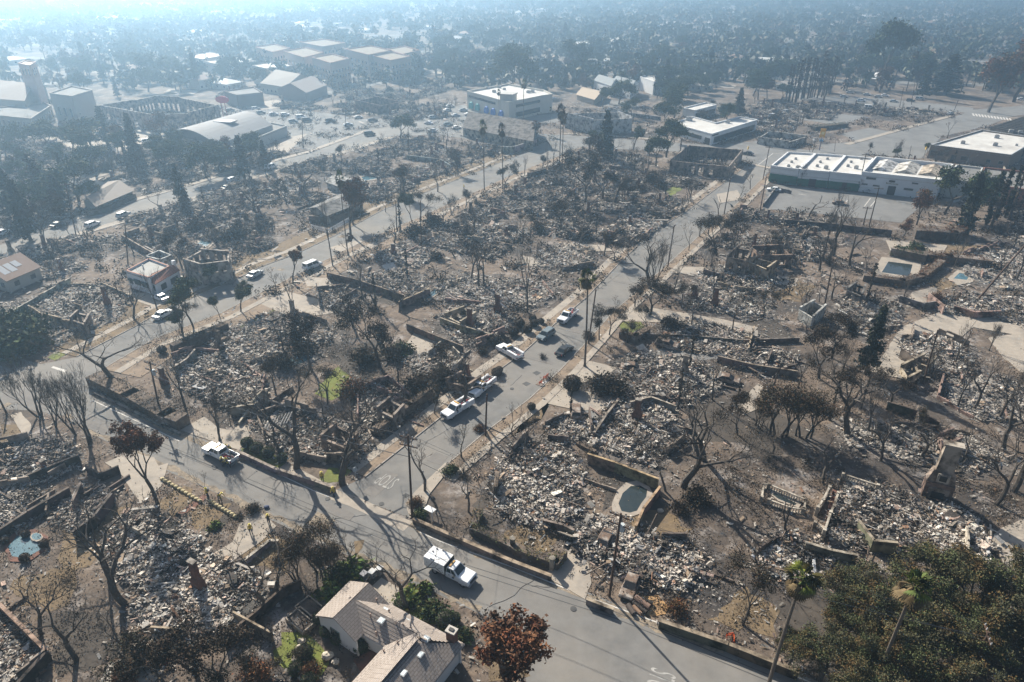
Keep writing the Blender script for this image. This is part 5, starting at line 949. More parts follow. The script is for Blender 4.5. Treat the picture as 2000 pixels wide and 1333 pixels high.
# burnt arcaded building, the shell with a big arch
rp = [(1309, 313), (1346, 283), (1452, 292), (1425, 325)]; i = idx(rp, 5.2, 1360, 330); j = idx(rp, 5.2, 1440, 312)
o, P = flat_building("arcaded_ruin", "roofless stuccoed building with window arches and a round gable", rp, 4.6, (0.34, 0.29, 0.25), shell=True, wins=[(i, .25, .31, 1.0, 2.6), (i, .37, .43, .4, 3.2), (i, .5, .58, .2, 3.4), (i, .68, .74, 1, 2.6), (j, .3, .6, 0.3, 3.6)], drop=0.3)
link("rubble", rubble_mesh("rubble", P, 1100, .5, .8, 77, .8), o, kind='stuff'); link("ash_bed", bed_mesh("ash_bed", P, .5, 5, 1.5), o)
for k in range(7):
    s = pts_in(P, 1, np.random.RandomState(k + 3))[0]; MB().box((s[0], s[1], 0), (0.3, .3, rnd.uniform(2, 5)), 0, (0.12, .1, .09)).build("post_remnant", M['vc'], o)
rp = [(1481, 268), (1540, 276), (1577, 265), (1500, 256)]
o, P = flat_building("burnt_shed", "low grey walled ruin open to the sky near the pole sign", rp, 3.0, (0.5, 0.5, 0.48), shell=True, drop=0.6); link("rubble", rubble_mesh("rubble", P, 500, .5, .9, 78, .6), o, kind='stuff')
# gabled burnt church hall
def gable_shell(name, label, foot, h, hr, wall, m='wall', roofcol=None, windows=0, cat="building", open_roof=False, axis=0, over=0.4, roofm='wall', wm='clean'):
    """foot: four photo points on the ground; ridge parallel to side 0 (axis 0) or side 1"""
    P = ccw(PP(foot)); BLOCKED.append(P)
    if axis: P = P[1:] + P[:1]
    o = thing(name, (0, 0, 0), label, cat); m1 = ((P[1][0] + P[2][0]) / 2, (P[1][1] + P[2][1]) / 2); m0 = ((P[0][0] + P[3][0]) / 2, (P[0][1] + P[3][1]) / 2)
    for i in range(4):
        a, b = P[i], P[(i + 1) % 4]; mb = MB()
        if i % 2 == 0: mb.face([(*a, -.1), (*b, -.1), (*b, h), (*a, h)], wall)
        else: mm = m1 if i == 1 else m0; mb.face([(*a, -.1), (*b, -.1), (*b, h), (*mm, hr), (*a, h)], wall)
        ob = mb.build("wall", M[wm], o)
        so_ = ob.modifiers.new("thick", 'SOLIDIFY'); so_.thickness = 0.22; so_.offset = -1
        L = math.dist(a, b); nw = max(1, int(L / 4)) if windows else 0
        for k in range(nw):
            t = (k + .5) / nw; w_ = on_wall(a, b, t - .6 / L, t + .6 / L, 1.0, 2.1, .05, MB(), (0.08, 0.08, 0.08) if wm != 'wall' else (.03, .03, .03), .12).build("window", M['vc'], o)
    if roofcol:
        e = lambda p, q_: (p[0] + (p[0] - q_[0]) / math.dist(p, q_) * over, p[1] + (p[1] - q_[1]) / math.dist(p, q_) * over)
        k_ = (hr - h) / (math.dist(P[1], P[2]) / 2)
        for s in (0, 1):
            a, b, r0, r1 = (P[0], P[1], m0, m1) if s == 0 else (P[2], P[3], m1, m0)
            a2, b2 = e(a, r0), e(b, r1); L = math.dist(r0, r1); d = ((r1[0] - r0[0]) / L * over, (r1[1] - r0[1]) / L * over); z = h - over * k_ + .05
            pts = [(a2[0] - d[0], a2[1] - d[1], z), (b2[0] + d[0], b2[1] + d[1], z), (r1[0] + d[0], r1[1] + d[1], hr + .05), (r0[0] - d[0], r0[1] - d[1], hr + .05)]
            rb = MB().face(pts, roofcol).build("roof_slope", M[roofm], o); sm = rb.modifiers.new("thick", 'SOLIDIFY'); sm.thickness = .14; sm.offset = 1
    return o, P
o, P = gable_shell("burnt_church_hall", "gabled cream hall with a burnt grey roof and white forecourt wall", [(905, 268), (1040, 296), (1048, 262), (930, 246)], 4.0, 8.5, (0.42, 0.38, 0.31), windows=1, roofcol=(0.17, 0.155, 0.145), roofm='wall', wm='wall')
wall_thing([(978, 300), (1002, 300), (1048, 285)], 2.6, .3, (0.5, 0.48, 0.44), "pale curved wall in front of the burnt church hall")
# ---- the white house with a red tiled porch
def wh():
    o = thing("white_house", (0, 0, 0), "intact white stucco house with grey flat roof and red tiled porch", "house")
    h = 4.3; rp = [(245, 529), (291, 505), (332, 520), (291, 543)]; P = ccw([GZ(x, y, h) for x, y in rp]); BLOCKED.append(P); W_ = (0.72, 0.74, 0.76)
    for i in range(4):
        a, b = P[i], P[(i + 1) % 4]; L = math.dist(a, b); rz = math.atan2(b[1] - a[1], b[0] - a[0]); dx, dy = (b[0] - a[0]) / L, (b[1] - a[1]) / L
        MB().box(((a[0] + b[0]) / 2 - dy * .15, (a[1] + b[1]) / 2 + dx * .15, 0), (L, .3, h), rz, W_).build("wall", M['clean'], o)
        MB().box(((a[0] + b[0]) / 2 - dy * .15, (a[1] + b[1]) / 2 + dx * .15, h + .003), (L + .1, .4, .1), rz, (0.3, .15, .11)).build("tile_coping", M['clean'], o)
    MB().prism(P, h - .6, h - .35, (0.3, 0.3, 0.29)).build("flat_roof", M['clean'], o)
    i = edge_near(P, 262, 560, 2)
    for t0, t1, z0 in ((.07, .2, 1.3), (.3, .55, 1.5), (.62, .86, 1.4)):
        f = on_wall(P[i], P[(i + 1) % 4], t0, t1, z0, z0 + 1.3, .05, MB(), (.06, .09, .09), .14).build("window", M['vc'], o); on_wall(P[i], P[(i + 1) % 4], t0, t1, z0 + .9, z0 + 1.35, .25, MB(), (.05, .1, .1), .45).build("window_awning", M['vc'], f)
    x, y = GZ(280, 524, h - .3); MB().tube((x, y, h - .4), (x, y, h + .6), .14, .14, 8, (.6, .6, .6)).build("roof_vent", M['vc'], o)
    # front block under a tiled lean-to roof with a hipped end
    zt, ze = 4.3, 3.0; R0, R1, L0, E0, E1 = GZ(296, 536, zt), GZ(338, 518, zt), GZ(286, 549, ze), GZ(304, 556, ze), GZ(352, 528, ze); cx = (R0[0] + R1[0] + E0[0] + E1[0]) / 4; cy = (R0[1] + R1[1] + E0[1] + E1[1]) / 4
    Q = [(cx + (p[0] - cx) * .9, cy + (p[1] - cy) * .9) for p in (L0, E0, E1, R1, R0)]; Q = Q if area(Q) > 0 else Q[::-1]; BLOCKED.append(Q)
    for i in range(5):
        a, b = Q[i], Q[(i + 1) % 5]; L = math.dist(a, b); rz = math.atan2(b[1] - a[1], b[0] - a[0]); MB().box(((a[0] + b[0]) / 2, (a[1] + b[1]) / 2, 0), (L, .2, 2.95), rz, W_).build("porch_wall", M['clean'], o)
        q = PX((a[0] + b[0]) / 2, (a[1] + b[1]) / 2, 1.5)
        if q[1] > PX(cx, cy, 1.5)[1]:
            for t0, t1 in (((.12, .35), (.55, .88)) if L > 7 else ((.3, .7),)): on_wall(a, b, t0, t1, .9, 2.3, .1, MB(), (.03, .04, .04), .1).build("window", M['vc'], o)
    tr = MB().add([(*L0, ze), (*E0, ze), (*R0, zt), (*E1, ze), (*R1, zt)], [(0, 1, 2), (1, 3, 4, 2)], (0.24, .1, .07)).build("porch_roof", M['clean'], o); s_ = tr.modifiers.new("thick", 'SOLIDIFY'); s_.thickness = .12; s_.offset = -1
    for k in range(30):
        t = (k + .5) / 30; MB().tube((R0[0] + (R1[0] - R0[0]) * t, R0[1] + (R1[1] - R0[1]) * t, zt + .05), (E0[0] + (E1[0] - E0[0]) * t, E0[1] + (E1[1] - E0[1]) * t, ze + .05), .12, .12, 6, [(0.34, .14, .09), (0.28, .12, .085), (0.38, .17, .11)][k % 3]).build("tile_course", M['clean'], tr)
    for k in range(9):
        t = (k + .5) / 9; MB().tube((R0[0], R0[1], zt + .05), (L0[0] + (E0[0] - L0[0]) * t, L0[1] + (E0[1] - L0[1]) * t, ze + .05), .05, .12, 6, (0.3, .13, .09)).build("tile_course", M['clean'], tr)
    x, y = GZ(339, 513, 4.5); MB().box((x, y, 0), (.7, .7, 5.0), GA, W_).build("chimney", M['clean'], o)
wh()
# small garage shell behind it, burnt two storey shell, ruins with standing walls
rp = [(283, 501), (311, 489), (336, 499), (312, 508)]; flat_building("garage_shell", "roofless white garage shell behind the white house", rp, 2.8, (0.5, 0.52, 0.52), shell=True, wins=[(0, .3, .6, 1, 2)])
rp = [(356, 506), (393, 486), (447, 491), (446, 510), (392, 517)]
o, P = flat_building("burnt_house_shell", "roofless two storey house shell with empty window holes", rp, 5.6, (0.42, 0.38, 0.34), shell=True, wins=rowwin(0, 3, .05, .95, 3.2, 4.6, .4) + rowwin(1, 3, .05, .95, 3.2, 4.6, .4) + rowwin(2, 3, .05, .95, 3.2, 4.6, .4) + rowwin(4, 4, .05, .95, 3.2, 4.6, .4) + rowwin(3, 3, .05, .95, 3.2, 4.6, .4), drop=.5)
link("rubble", rubble_mesh("rubble", P, 700, .45, .7, 79, .8), o, kind='stuff')
for lab, rp, h, c, op in [
    ("ruin of a stucco house with a small round tower gable beside the street", [(1420, 498), (1440, 480), (1470, 485), (1460, 505)], 4.6, (0.36, 0.3, 0.24), .5),
    ("cream stucco shell with two round windows", [(1460, 506), (1478, 500), (1518, 510), (1500, 523)], 3.6, (0.44, 0.37, 0.28), .2),
    ("burnt rooms with square window holes behind the cream stucco shell", [(1470, 480), (1530, 478), (1548, 498), (1490, 500)], 3.4, (0.26, 0.19, 0.15), .5),
    ("dark shell of a garage with one open doorway", [(1655, 562), (1672, 550), (1692, 556), (1685, 575)], 3.0, (0.2, 0.19, 0.18), .6),
    ("pale block walled room among the debris", [(1562, 600), (1590, 585), (1615, 595), (1590, 618)], 3.0, (0.46, 0.46, 0.44), .1),
    ("burnt cream walls of a house corner by the bare trees", [(868, 612), (905, 598), (930, 610), (900, 628)], 2.6, (0.42, 0.37, 0.29), .4),
    ("roofless rooms beyond the pale driveway court", [(870, 740), (900, 725), (940, 735), (915, 752)], 2.4, (0.28, 0.22, 0.18), .4),
    ("scorched house corner above the dark sloping garden", [(735, 795), (760, 775), (790, 790), (770, 812)], 3.0, (0.26, 0.22, 0.19), .5),
    ("brown stucco shell under the bare trees near the junction", [(625, 850), (655, 825), (700, 845), (675, 870)], 3.2, (0.3, 0.24, 0.2), .5),
    ("burnt arched garage shell beside the quiet street", [(135, 620), (150, 606), (176, 612), (166, 630)], 3.0, (0.3, 0.26, 0.23), .7),
    ("low stucco room among pale foundations", [(1785, 700), (1805, 690), (1830, 698), (1815, 712)], 2.4, (0.46, 0.4, 0.32), .4),
    ("tan block walled ruin beside the leaning dark pole", [(1760, 712), (1785, 700), (1800, 725), (1775, 738)], 2.2, (0.4, 0.34, 0.26), .2),
    ("burnt shed with a red sheet beside the bare trees", [(1835, 845), (1860, 835), (1880, 855), (1850, 870)], 2.4, (0.3, 0.22, 0.19), .4)]:
    i0 = 0; o, P = flat_building("house_shell", lab, rp, h, c, shell=True, cat="ruin", wins=[w_ for s in range(4) for w_ in rowwin(s, 2, .1, .9, .8, h * .62, op)] if op else (), drop=.7)
    link("rubble", rubble_mesh("rubble", P, 160, .4, .5, int(P[0][0] * 7) % 999, .8), o, kind='stuff')
# burned grey house and white picket fence
o, P = gable_shell("grey_house", "damaged grey roofed house behind the dark clipped hedge", [(608, 425), (640, 440), (710, 412), (665, 398)], 2.8, 4.2, (0.36, 0.34, 0.31), roofcol=(0.22, 0.21, 0.2), axis=1, wm='wall')
def picket(feet, h, label):
    W = PP(feet); o = thing("picket_fence", (0, 0, 0), label, "fence"); me = MB().box((0, 0, 0.05), (.09, .03, h), 0, (.75, .76, .78)).mesh("picket", M['vc'])
    for a, b in zip(W, W[1:]):
        L = math.dist(a, b); rz = math.atan2(b[1] - a[1], b[0] - a[0]); n = int(L / .2)
        for z in (.3, h - .25): MB().box(((a[0] + b[0]) / 2, (a[1] + b[1]) / 2, z), (L, .05, .1), rz, (.72, .73, .75)).build("rail", M['vc'], o)
        for k in range(n):
            t = k / n; p = link("picket", me, o); p.location = (a[0] + (b[0] - a[0]) * t + .05 * math.sin(rz), a[1] + (b[1] - a[1]) * t - .05 * math.cos(rz), 0); p.rotation_euler = (0, 0, rz)
picket([(609, 447), (642, 456), (686, 431)], 1.3, "white picket fence at the corner of the quiet street")
# other standing houses on the left
def solar(o, pts, z):
    MB().add([(*GZ(x, y, zz), zz) for x, y, zz in pts], [(0, 1, 2, 3)], (0.5, 0.55, 0.6)).build("solar_panel", M['vc'], o)
o, P = gable_shell("cream_house", "cream house with orange roof slope and solar panels", [(-45, 556), (22, 572), (84, 545), (20, 527)], 3.0, 5.4, (0.42, 0.4, 0.36), windows=1, roofcol=(0.2, 0.13, 0.1), axis=1, roofm='clean')
for s0, s1, t0, t1 in ((.12, .3, .25, .75), (.34, .52, .25, .75), (.56, .74, .4, .75)):
    for A_, B_, C_, D_ in ((P[0], P[1], P[1], P[0]),): 
        m0 = ((P[0][0] + P[3][0]) / 2, (P[0][1] + P[3][1]) / 2); m1 = ((P[1][0] + P[2][0]) / 2, (P[1][1] + P[2][1]) / 2); ea, eb = (P[0], P[1]) if P[0][1] + P[1][1] < P[2][1] + P[3][1] else (P[3], P[2]); f = lambda s_, t_: (ea[0] + (eb[0] - ea[0]) * s_ + (m0[0] - ea[0]) * t_, ea[1] + (eb[1] - ea[1]) * s_ + (m0[1] - ea[1]) * t_, 3.0 + 2.4 * t_ + .2)
        MB().face([f(s0, t0), f(s1, t0), f(s1, t1), f(s0, t1)], (.28, .31, .35)).build("solar_panel", M['vc'], o)
gable_shell("low_roofed_house", "low brown hip roofed house behind the clipped green hedge", [(168, 408), (192, 418), (262, 388), (215, 372)], 2.6, 4.4, (0.3, 0.26, 0.22), roofcol=(0.2, 0.165, 0.14), axis=1, roofm='clean', over=.8)
gable_shell("small_white_shed", "small white walled shed among burnt lots", [(640, 370), (668, 380), (690, 365), (665, 356)], 2.4, 3.4, (0.5, 0.52, 0.52), roofcol=(0.36, 0.36, 0.35), wm='wall')
# ---- far commercial blocks, left
def far(name, label, rp, h, wall, **kw): return flat_building(name, label, rp, h, wall, **kw)
o, P = far("burnt_market", "large roofless burnt market with cornice and dark interior", [(194, 206), (294, 224), (369, 220), (427, 205), (352, 190), (300, 187), (262, 195)], 8.0, (0.34, 0.27, 0.24), shell=True, drop=.4, wins=[w_ for s in range(7) for w_ in rowwin(s, 5, .06, .94, 1, 4.5, .5)], parc=(0.5, .48, .45))
link("rubble", rubble_mesh("rubble", P, 700, 1.1, 1.6, 81, .35), o, kind='stuff')
def barrel():
    o = thing("barrel_roof_hall", (0, 0, 0), "wide hall with a grey curved barrel roof and one skylight", "building"); A, B_, C_, D_ = [GZ(x, y, 6) for x, y in ((322, 262), (423, 282), (531, 244), (455, 226))]; Q = [A, B_, C_, D_]; BLOCKED.append(ccw(Q)); wc = (0.34, 0.34, 0.34)
    for a, b in ((A, B_), (B_, C_), (C_, D_), (D_, A)): L = math.dist(a, b); MB().box(((a[0] + b[0]) / 2, (a[1] + b[1]) / 2, 0), (L, .4, 6), math.atan2(b[1] - a[1], b[0] - a[0]), wc).build("wall", M['clean'], o)
    mb = MB(); n = 12; vs = []
    for k in range(n + 1):
        t = k / n; z = 6 + 3.6 * math.sin(math.pi * t); vs += [(A[0] + (B_[0] - A[0]) * t, A[1] + (B_[1] - A[1]) * t, z), (D_[0] + (C_[0] - D_[0]) * t, D_[1] + (C_[1] - D_[1]) * t, z)]
    mb.add(vs, [(2 * k, 2 * k + 2, 2 * k + 3, 2 * k + 1) for k in range(n)] + [tuple(range(0, 2 * n + 2, 2))[::-1], tuple(range(1, 2 * n + 2, 2))], (0.2, 0.2, 0.21)); mb.build("barrel_roof", M['clean'], o)
    x, y = GZ(440, 236, 9.8); MB().box((x, y, 9.3), (8, 5, 0.5), R(-15), (.45, .45, .45)).build("skylight", M['vc'], o)
barrel()
flat_building("hall_annex", "low grey annex beside the barrel roofed hall", [(423, 276), (531, 240), (560, 246), (455, 288)], 4.2, (0.4, 0.4, 0.39), 'asphalt2')
o, P = flat_building("church_tower", "tall pale bell tower seen through the haze", [(35, 124), (58, 128), (70, 121), (48, 118)], 24.0, (0.5, 0.36, 0.32), cat="tower", wins=[w_ for s in range(4) for w_ in rowwin(s, 3, .1, .9, 19, 22, .4)])
for z in (8, 13, 18): MB().prism([(p[0] * 1 + (p[0] - P[0][0]) * 0, p[1]) for p in P], z, z + .5, (.55, .42, .38)).build("string_course", M['clean'], o)
gable_shell("church_nave", "long cream church building with a pale pitched roof", [(-60, 225), (60, 235), (100, 205), (0, 190)], 9, 14, (0.34, 0.3, 0.26), roofcol=(0.22, .18, .16), windows=1, roofm='clean')
flat_building("cream_auditorium", "tall cream auditorium block with stepped top", [(96, 182), (140, 188), (180, 176), (140, 168)], 13, (0.34, 0.31, 0.28), 'asphalt2', wins=rowwin(0, 3, .1, .9, 3, 7, .4))
flat_building("auditorium_porch", "low cream wing in front of the auditorium block", [(125, 205), (158, 209), (182, 200), (150, 196)], 6.5, (0.34, 0.31, 0.27), 'asphalt2', wins=rowwin(0, 3, .1, .9, 1, 4, .4))
flat_building("school_wing", "long cream wing with rows of tall windows", [(-40, 222), (60, 232), (100, 206), (85, 200), (-40, 214)], 6.5, (0.32, 0.29, 0.26), 'asphalt2', wins=[w_ for s in range(5) for w_ in rowwin(s, 10, .02, .98, 1.2, 4.6, .5)])
gable_shell("gabled_lodge", "gabled tan roofed building behind the burnt brown store", [(512, 180), (560, 188), (622, 176), (575, 164)], 5, 10.5, (0.4, 0.36, 0.3), roofcol=(0.22, 0.19, 0.165), roofm='clean', windows=1)
gable_shell("brown_lodge", "brown gabled hall attached to the tan roofed building", [(545, 192), (600, 200), (640, 184), (590, 175)], 5, 9, (0.25, 0.2, 0.18), roofcol=(0.24, 0.2, 0.18), roofm='clean', axis=1)
flat_building("dark_store", "dark brown flat roofed store beyond the plaza", [(437, 178), (462, 186), (513, 181), (495, 170)], 6.5, (0.15, 0.12, 0.11), 'asphalt2')
flat_building("burnt_restaurant", "burnt brown restaurant with a broken roof beside the plaza", [(693, 196), (740, 206), (778, 198), (730, 188)], 4.5, (0.2, 0.15, 0.13), shell=True, drop=.6)
for k, (rp, lab) in enumerate([([(363, 110), (395, 116), (440, 108), (410, 102)], "white roofed block farthest left of the shopping centre"), ([(398, 120), (425, 126), (500, 120), (470, 112)], "middle white roofed block of the shopping centre"), ([(492, 128), (520, 134), (580, 128), (550, 119)], "white roofed block nearest the apartments")]):
    flat_building("shopping_block", lab, rp, 7, (0.4, 0.33, 0.28), par=.4)
# apartments: many blocks with hip edges and window rows
for k, (x, y, w_, d_, hh, lab) in enumerate([(505, 92, 52, 16, 13, "far left wing of the pale apartment complex"), (560, 100, 60, 20, 14, "second wing of the pale apartment complex with red roof edges"), (615, 112, 56, 18, 14, "near corner wing of the pale apartment complex"), (590, 82, 70, 15, 13, "long rear wing of the pale apartment complex"), (680, 96, 70, 18, 14, "central wing of the pale apartment complex"), (730, 108, 60, 16, 13, "wing of the pale apartment complex beside the tall trees"), (760, 96, 50, 16, 12, "right hand wing of the pale apartment complex")]):
    w_ *= 1.3; d_ *= 1.25; hh += 1; x -= 6; rp = [(x, y), (x + w_ * .5, y + d_ * .5), (x + w_, y + d_ * .1), (x + w_ * .55, y - d_ * .3)]
    o, P = flat_building("apartment_block", lab, rp, hh, (0.42, 0.31, 0.26), 'gravel', par=.6, wins=[w2 for s in range(4) for z in (1.5, 5, 8.5) for w2 in rowwin(s, 6, .03, .97, z, z + 1.8, .4)], parc=(0.4, .2, .15))
rp = [(1093, 84), (1140, 92), (1228, 76), (1190, 70), (1150, 80)]; i = idx(rp, 7, 1185, 95)
flat_building("school_building", "white school with a zigzag roof and tall windows in the haze", rp, 7, (0.62, 0.6, 0.52), wins=rowwin(i, 10, .02, .98, 1.5, 5, .6))
for rp, lab in (([(1159, 158), (1192, 170), (1208, 160), (1178, 152)], "white townhouse with grey roof nearest the palm"), ([(1193, 162), (1230, 174), (1246, 163), (1212, 154)], "white townhouse with grey roof in the middle of the row")):
    gable_shell("townhouse", lab, [(x, y + 20) for x, y in rp], 6, 8.5, (0.68, .68, .68), roofcol=(0.22, .24, .25), windows=1, roofm='clean')
flat_building("white_townhouse", "white boxy townhouse with stepped chimneys", [(1250, 150), (1278, 160), (1300, 150), (1275, 144)], 7.5, (0.7, .7, .7))
gable_shell("tan_bungalow", "tan roofed bungalow below the townhouses", [(1126, 196), (1160, 206), (1182, 192), (1148, 183)], 3, 5, (0.4, .34, .27), roofcol=(0.42, .33, .24), roofm='clean', over=.8)
gable_shell("beige_villa", "beige hip roofed villa among hazy trees", [(752, 150), (790, 160), (810, 146), (775, 138)], 5, 8, (0.5, .45, .38), roofcol=(0.4, .33, .27), roofm='clean')
# ---- the ranch house at the bottom
M['shingle'] = mat("roof_shingles", (0.37, 0.32, 0.285), (0.32, 0.275, 0.24), 1.6, 0.9)
def shingle_bump():
    m = M['shingle']; N = m.node_tree.nodes; Lk = m.node_tree.links.new; b = N["Principled BSDF"]; ge = N.new("ShaderNodeUVMap"); br = N.new("ShaderNodeTexBrick")
    br.inputs["Color1"].default_value = (1, 1, 1, 1); br.inputs["Color2"].default_value = (0.86, 0.86, 0.87, 1); br.inputs["Mortar"].default_value = (0.66, 0.64, 0.62, 1); br.inputs["Scale"].default_value = 1.0
    br.inputs["Mortar Size"].default_value = 0.03; br.inputs["Brick Width"].default_value = 0.6; br.inputs["Row Height"].default_value = 0.3; Lk(ge.outputs[0], br.inputs["Vector"])
    src = b.inputs["Base Color"].links[0].from_socket; x = N.new("ShaderNodeMix"); x.data_type = 'RGBA'; x.blend_type = 'MULTIPLY'; x.inputs[0].default_value = 1; Lk(src, x.inputs[6]); Lk(br.outputs["Color"], x.inputs[7]); Lk(x.outputs[2], b.inputs["Base Color"])
    bu = N.new("ShaderNodeBump"); bu.inputs["Distance"].default_value = .04; Lk(br.outputs["Fac"], bu.inputs["Height"]); bu.invert = True; Lk(bu.outputs[0], b.inputs["Normal"])
shingle_bump()
def slope(o, pts, name="roof_slope", courses=True):
    """roof plane from 3-D corners; first two are the eave. UVs in metres; rows of shingles laid as real overlapping courses"""
    a, b, c = [np.array(p, float) for p in (pts[0], pts[1], pts[2])]; u = (b - a) / np.linalg.norm(b - a); n = np.cross(u, c - b); n /= np.linalg.norm(n); n = n if n[2] > 0 else -n; v = np.cross(n, u); v = v if v[2] > 0 else -v
    base = MB().face([tuple(np.array(p)) for p in pts]).build(name, M['shingle'], o); uv = base.data.uv_layers.new(name="UVMap")
    for li, l in enumerate(base.data.loops): p = np.array(base.data.vertices[l.vertex_index].co) - a; uv.data[li].uv = (p.dot(u), p.dot(v))
    sm = base.modifiers.new("thick", 'SOLIDIFY'); sm.thickness = .16; sm.offset = -1
    if not courses: return base
    loc = [((np.array(p) - a).dot(u), (np.array(p) - a).dot(v)) for p in pts]; vm = max(q[1] for q in loc); mesh_c = 0
    k = 0.0
    while k < vm - .1:                            # one thin wedge per course
        xs = []
        for i in range(len(loc)):
            p, q = loc[i], loc[(i + 1) % len(loc)]
            if (p[1] - k - .17) * (q[1] - k - .17) < 0: xs.append(p[0] + (q[0] - p[0]) * (k + .17 - p[1]) / (q[1] - p[1]))
        if len(xs) >= 2:
            x0, x1 = min(xs) + .02, max(xs) - .02
            if x1 - x0 > .3:
                P4 = [a + u * x0 + v * k + n * .035, a + u * x1 + v * k + n * .035, a + u * x1 + v * (k + .34) + n * .012, a + u * x0 + v * (k + .34) + n * .012]; lo = [a + u * x0 + v * k, a + u * x1 + v * k]
                mb = MB(); mb.add([tuple(q) for q in P4 + lo], [(0, 1, 2, 3), (4, 5, 1, 0)]); cs = mb.build("shingle_course", M['shingle'], base); uv = cs.data.uv_layers.new(name="UVMap")
                for li, l in enumerate(cs.data.loops): p = np.array(cs.data.vertices[l.vertex_index].co) - a; uv.data[li].uv = (p.dot(u) + (k / .34 % 2) * .3, p.dot(v))
        k += .34
    return base
def ranch():
    o = thing("ranch_house", (0, 0, 0), "intact pale stucco ranch house with brown shingled gable roofs", "house"); he = 2.7; WC = (0.62, 0.6, 0.58)
    def Z(x, y, z): p = GZ(x, y, z); return (p[0], p[1], z)
    # left gable block: ridge in the direction of the middle street
    a0, a1 = Z(651, 1209, 4.4), Z(721, 1141, 4.4); wl0, wl1 = Z(617, 1205, he), Z(684, 1137, he)
    er = np.array(a0) - np.array(wl0); re0 = (a0[0] + er[0], a0[1] + er[1], he); re1 = (re0[0] + a1[0] - a0[0], re0[1] + a1[1] - a0[1], he)
    slope(o, [wl0, wl1, a1, a0]); slope(o, [re1, re0, a0, a1])
    def gwall(p, q, r, name="gable_wall", inset=.35, back=None):
        d = np.array(back); d /= np.linalg.norm(d); f = lambda s: tuple(np.array(s[:2]) + d[:2] * inset)
        P_, Q_, R_ = f(p), f(q), f(r); m_ = ((P_[0] + Q_[0]) / 2, (P_[1] + Q_[1]) / 2); s = lambda t: (m_[0] + (t[0] - m_[0]) * .93, m_[1] + (t[1] - m_[1]) * .93)
        P_, Q_ = s(P_), s(Q_)
        ob = MB().add([(*P_, 0), (*Q_, 0), (*Q_, p[2] - .1), (*R_, r[2] - .25), (*P_, p[2] - .1)], [(0, 1, 2, 3, 4)], WC).build(name, M['clean'], o); sm = ob.modifiers.new("thick", 'SOLIDIFY'); sm.thickness = .2; sm.offset = 0; return P_, Q_
    bk = np.array(a1) - np.array(a0)
    P_, Q_ = gwall(wl0, re0, a0, back=bk)
    for t0, t1 in ((.3, .55),):
        f = on_wall(P_, Q_, t0, t1, 1.0, 2.1, .14, MB(), (.16, .2, .17), .08).build("window", M['vc'], o); on_wall(P_, Q_, t0 + .01, (t0 + t1) / 2 - .01, 1.08, 2.02, .2, MB(), th=.03).build("pane", M['glass'], f); on_wall(P_, Q_, (t0 + t1) / 2 + .01, t1 - .01, 1.08, 2.02, .2, MB(), th=.03).build("pane", M['glass'], f)
    gwall(wl1, re1, a1, back=-bk)
    def side(p, q, h, d, name="wall"):
        d = np.array(d); d = d / np.linalg.norm(d) * .5; a = (p[0] + d[0], p[1] + d[1]); b = (q[0] + d[0], q[1] + d[1]); L = math.dist(a, b)
        MB().box(((a[0] + b[0]) / 2, (a[1] + b[1]) / 2, 0), (L - .6, .2, h - .1), math.atan2(b[1] - a[1], b[0] - a[0]), WC).build(name, M['clean'], o)
    side(wl0, wl1, he, er[:2])
    # main block along the near road, and the wing towards the camera
    zt = 4.3; m0, m1, j = Z(684, 1165, zt), Z(812, 1239, zt), Z(821, 1258, zt); S0, S1 = Z(667, 1217, he), Z(752, 1264, he); N0, N1 = Z(725, 1160, he), Z(907, 1258, he)
    wd = np.array(Z(771, 1317, zt)[:2]) - np.array(j[:2]); wd /= np.linalg.norm(wd); fx = lambda p, L, z: (p[0] + wd[0] * L, p[1] + wd[1] * L, z); W_, F1, E1 = fx(j, 15, zt), fx(S1, 13, he), fx(N1, 14.5, he)
    slope(o, [S0, S1, m1, m0]); slope(o, [N1, N0, m0, m1, j]); slope(o, [F1, S1, m1, j, W_]); slope(o, [N1, E1, W_, j])
    up_ = np.array(m0[:2]) - np.array(S0[:2]); dn_ = -up_; side(S0, S1, he, up_); side(N0, N1, he, dn_); perp = np.array((wd[1], -wd[0])); perp = perp if perp.dot(np.array(N1[:2]) - np.array(j[:2])) > 0 else -perp; side(N1, E1, he, -perp); side(S1, F1, he, perp); gwall(S0, N0, m0, back=np.array(m1) - np.array(m0))
    pr = perp * 3.9; w0, W1_, M1, hw = j, W_, j, 3.95
    # fittings on the roofs, laid on the slopes
    def zr(px, py):
        for z in np.arange(5.0, 2.6, -0.05):
            p = GZ(px, py, z)
            best = he
            for r0, r1, wdt, zr_ in ((a0, a1, np.linalg.norm(er[:2]), 4.4), (m0, M1, 2.5, zt), (w0, W1_, hw, zt)):
                d = np.array(r1[:2]) - np.array(r0[:2]); L = np.linalg.norm(d); d /= L; q = np.array(p) - np.array(r0[:2]); t = q.dot(d); s = abs(q[0] * d[1] - q[1] * d[0])
                if -1 < t < L + 1 and s < wdt: best = max(best, zr_ - (zr_ - he) * s / wdt)
            if z <= best: return (p[0], p[1], z)
        p = GZ(px, py, 3.2); return (p[0], p[1], 3.2)
    for px, py in ((745, 1214), (820, 1280), (787, 1316), (752, 1194), (793, 1216), (832, 1250), (794, 1274), (769, 1302)):
        x, y, z = zr(px, py); f = MB().box((x, y, z - .15), (.75, .75, .34), GA, (.4, .4, .4)).build("skylight", M['vc'], o); MB().box((x, y, z + .191), (.6, .6, .03), GA, (.6, .66, .68)).build("pane", M['clean'], f)
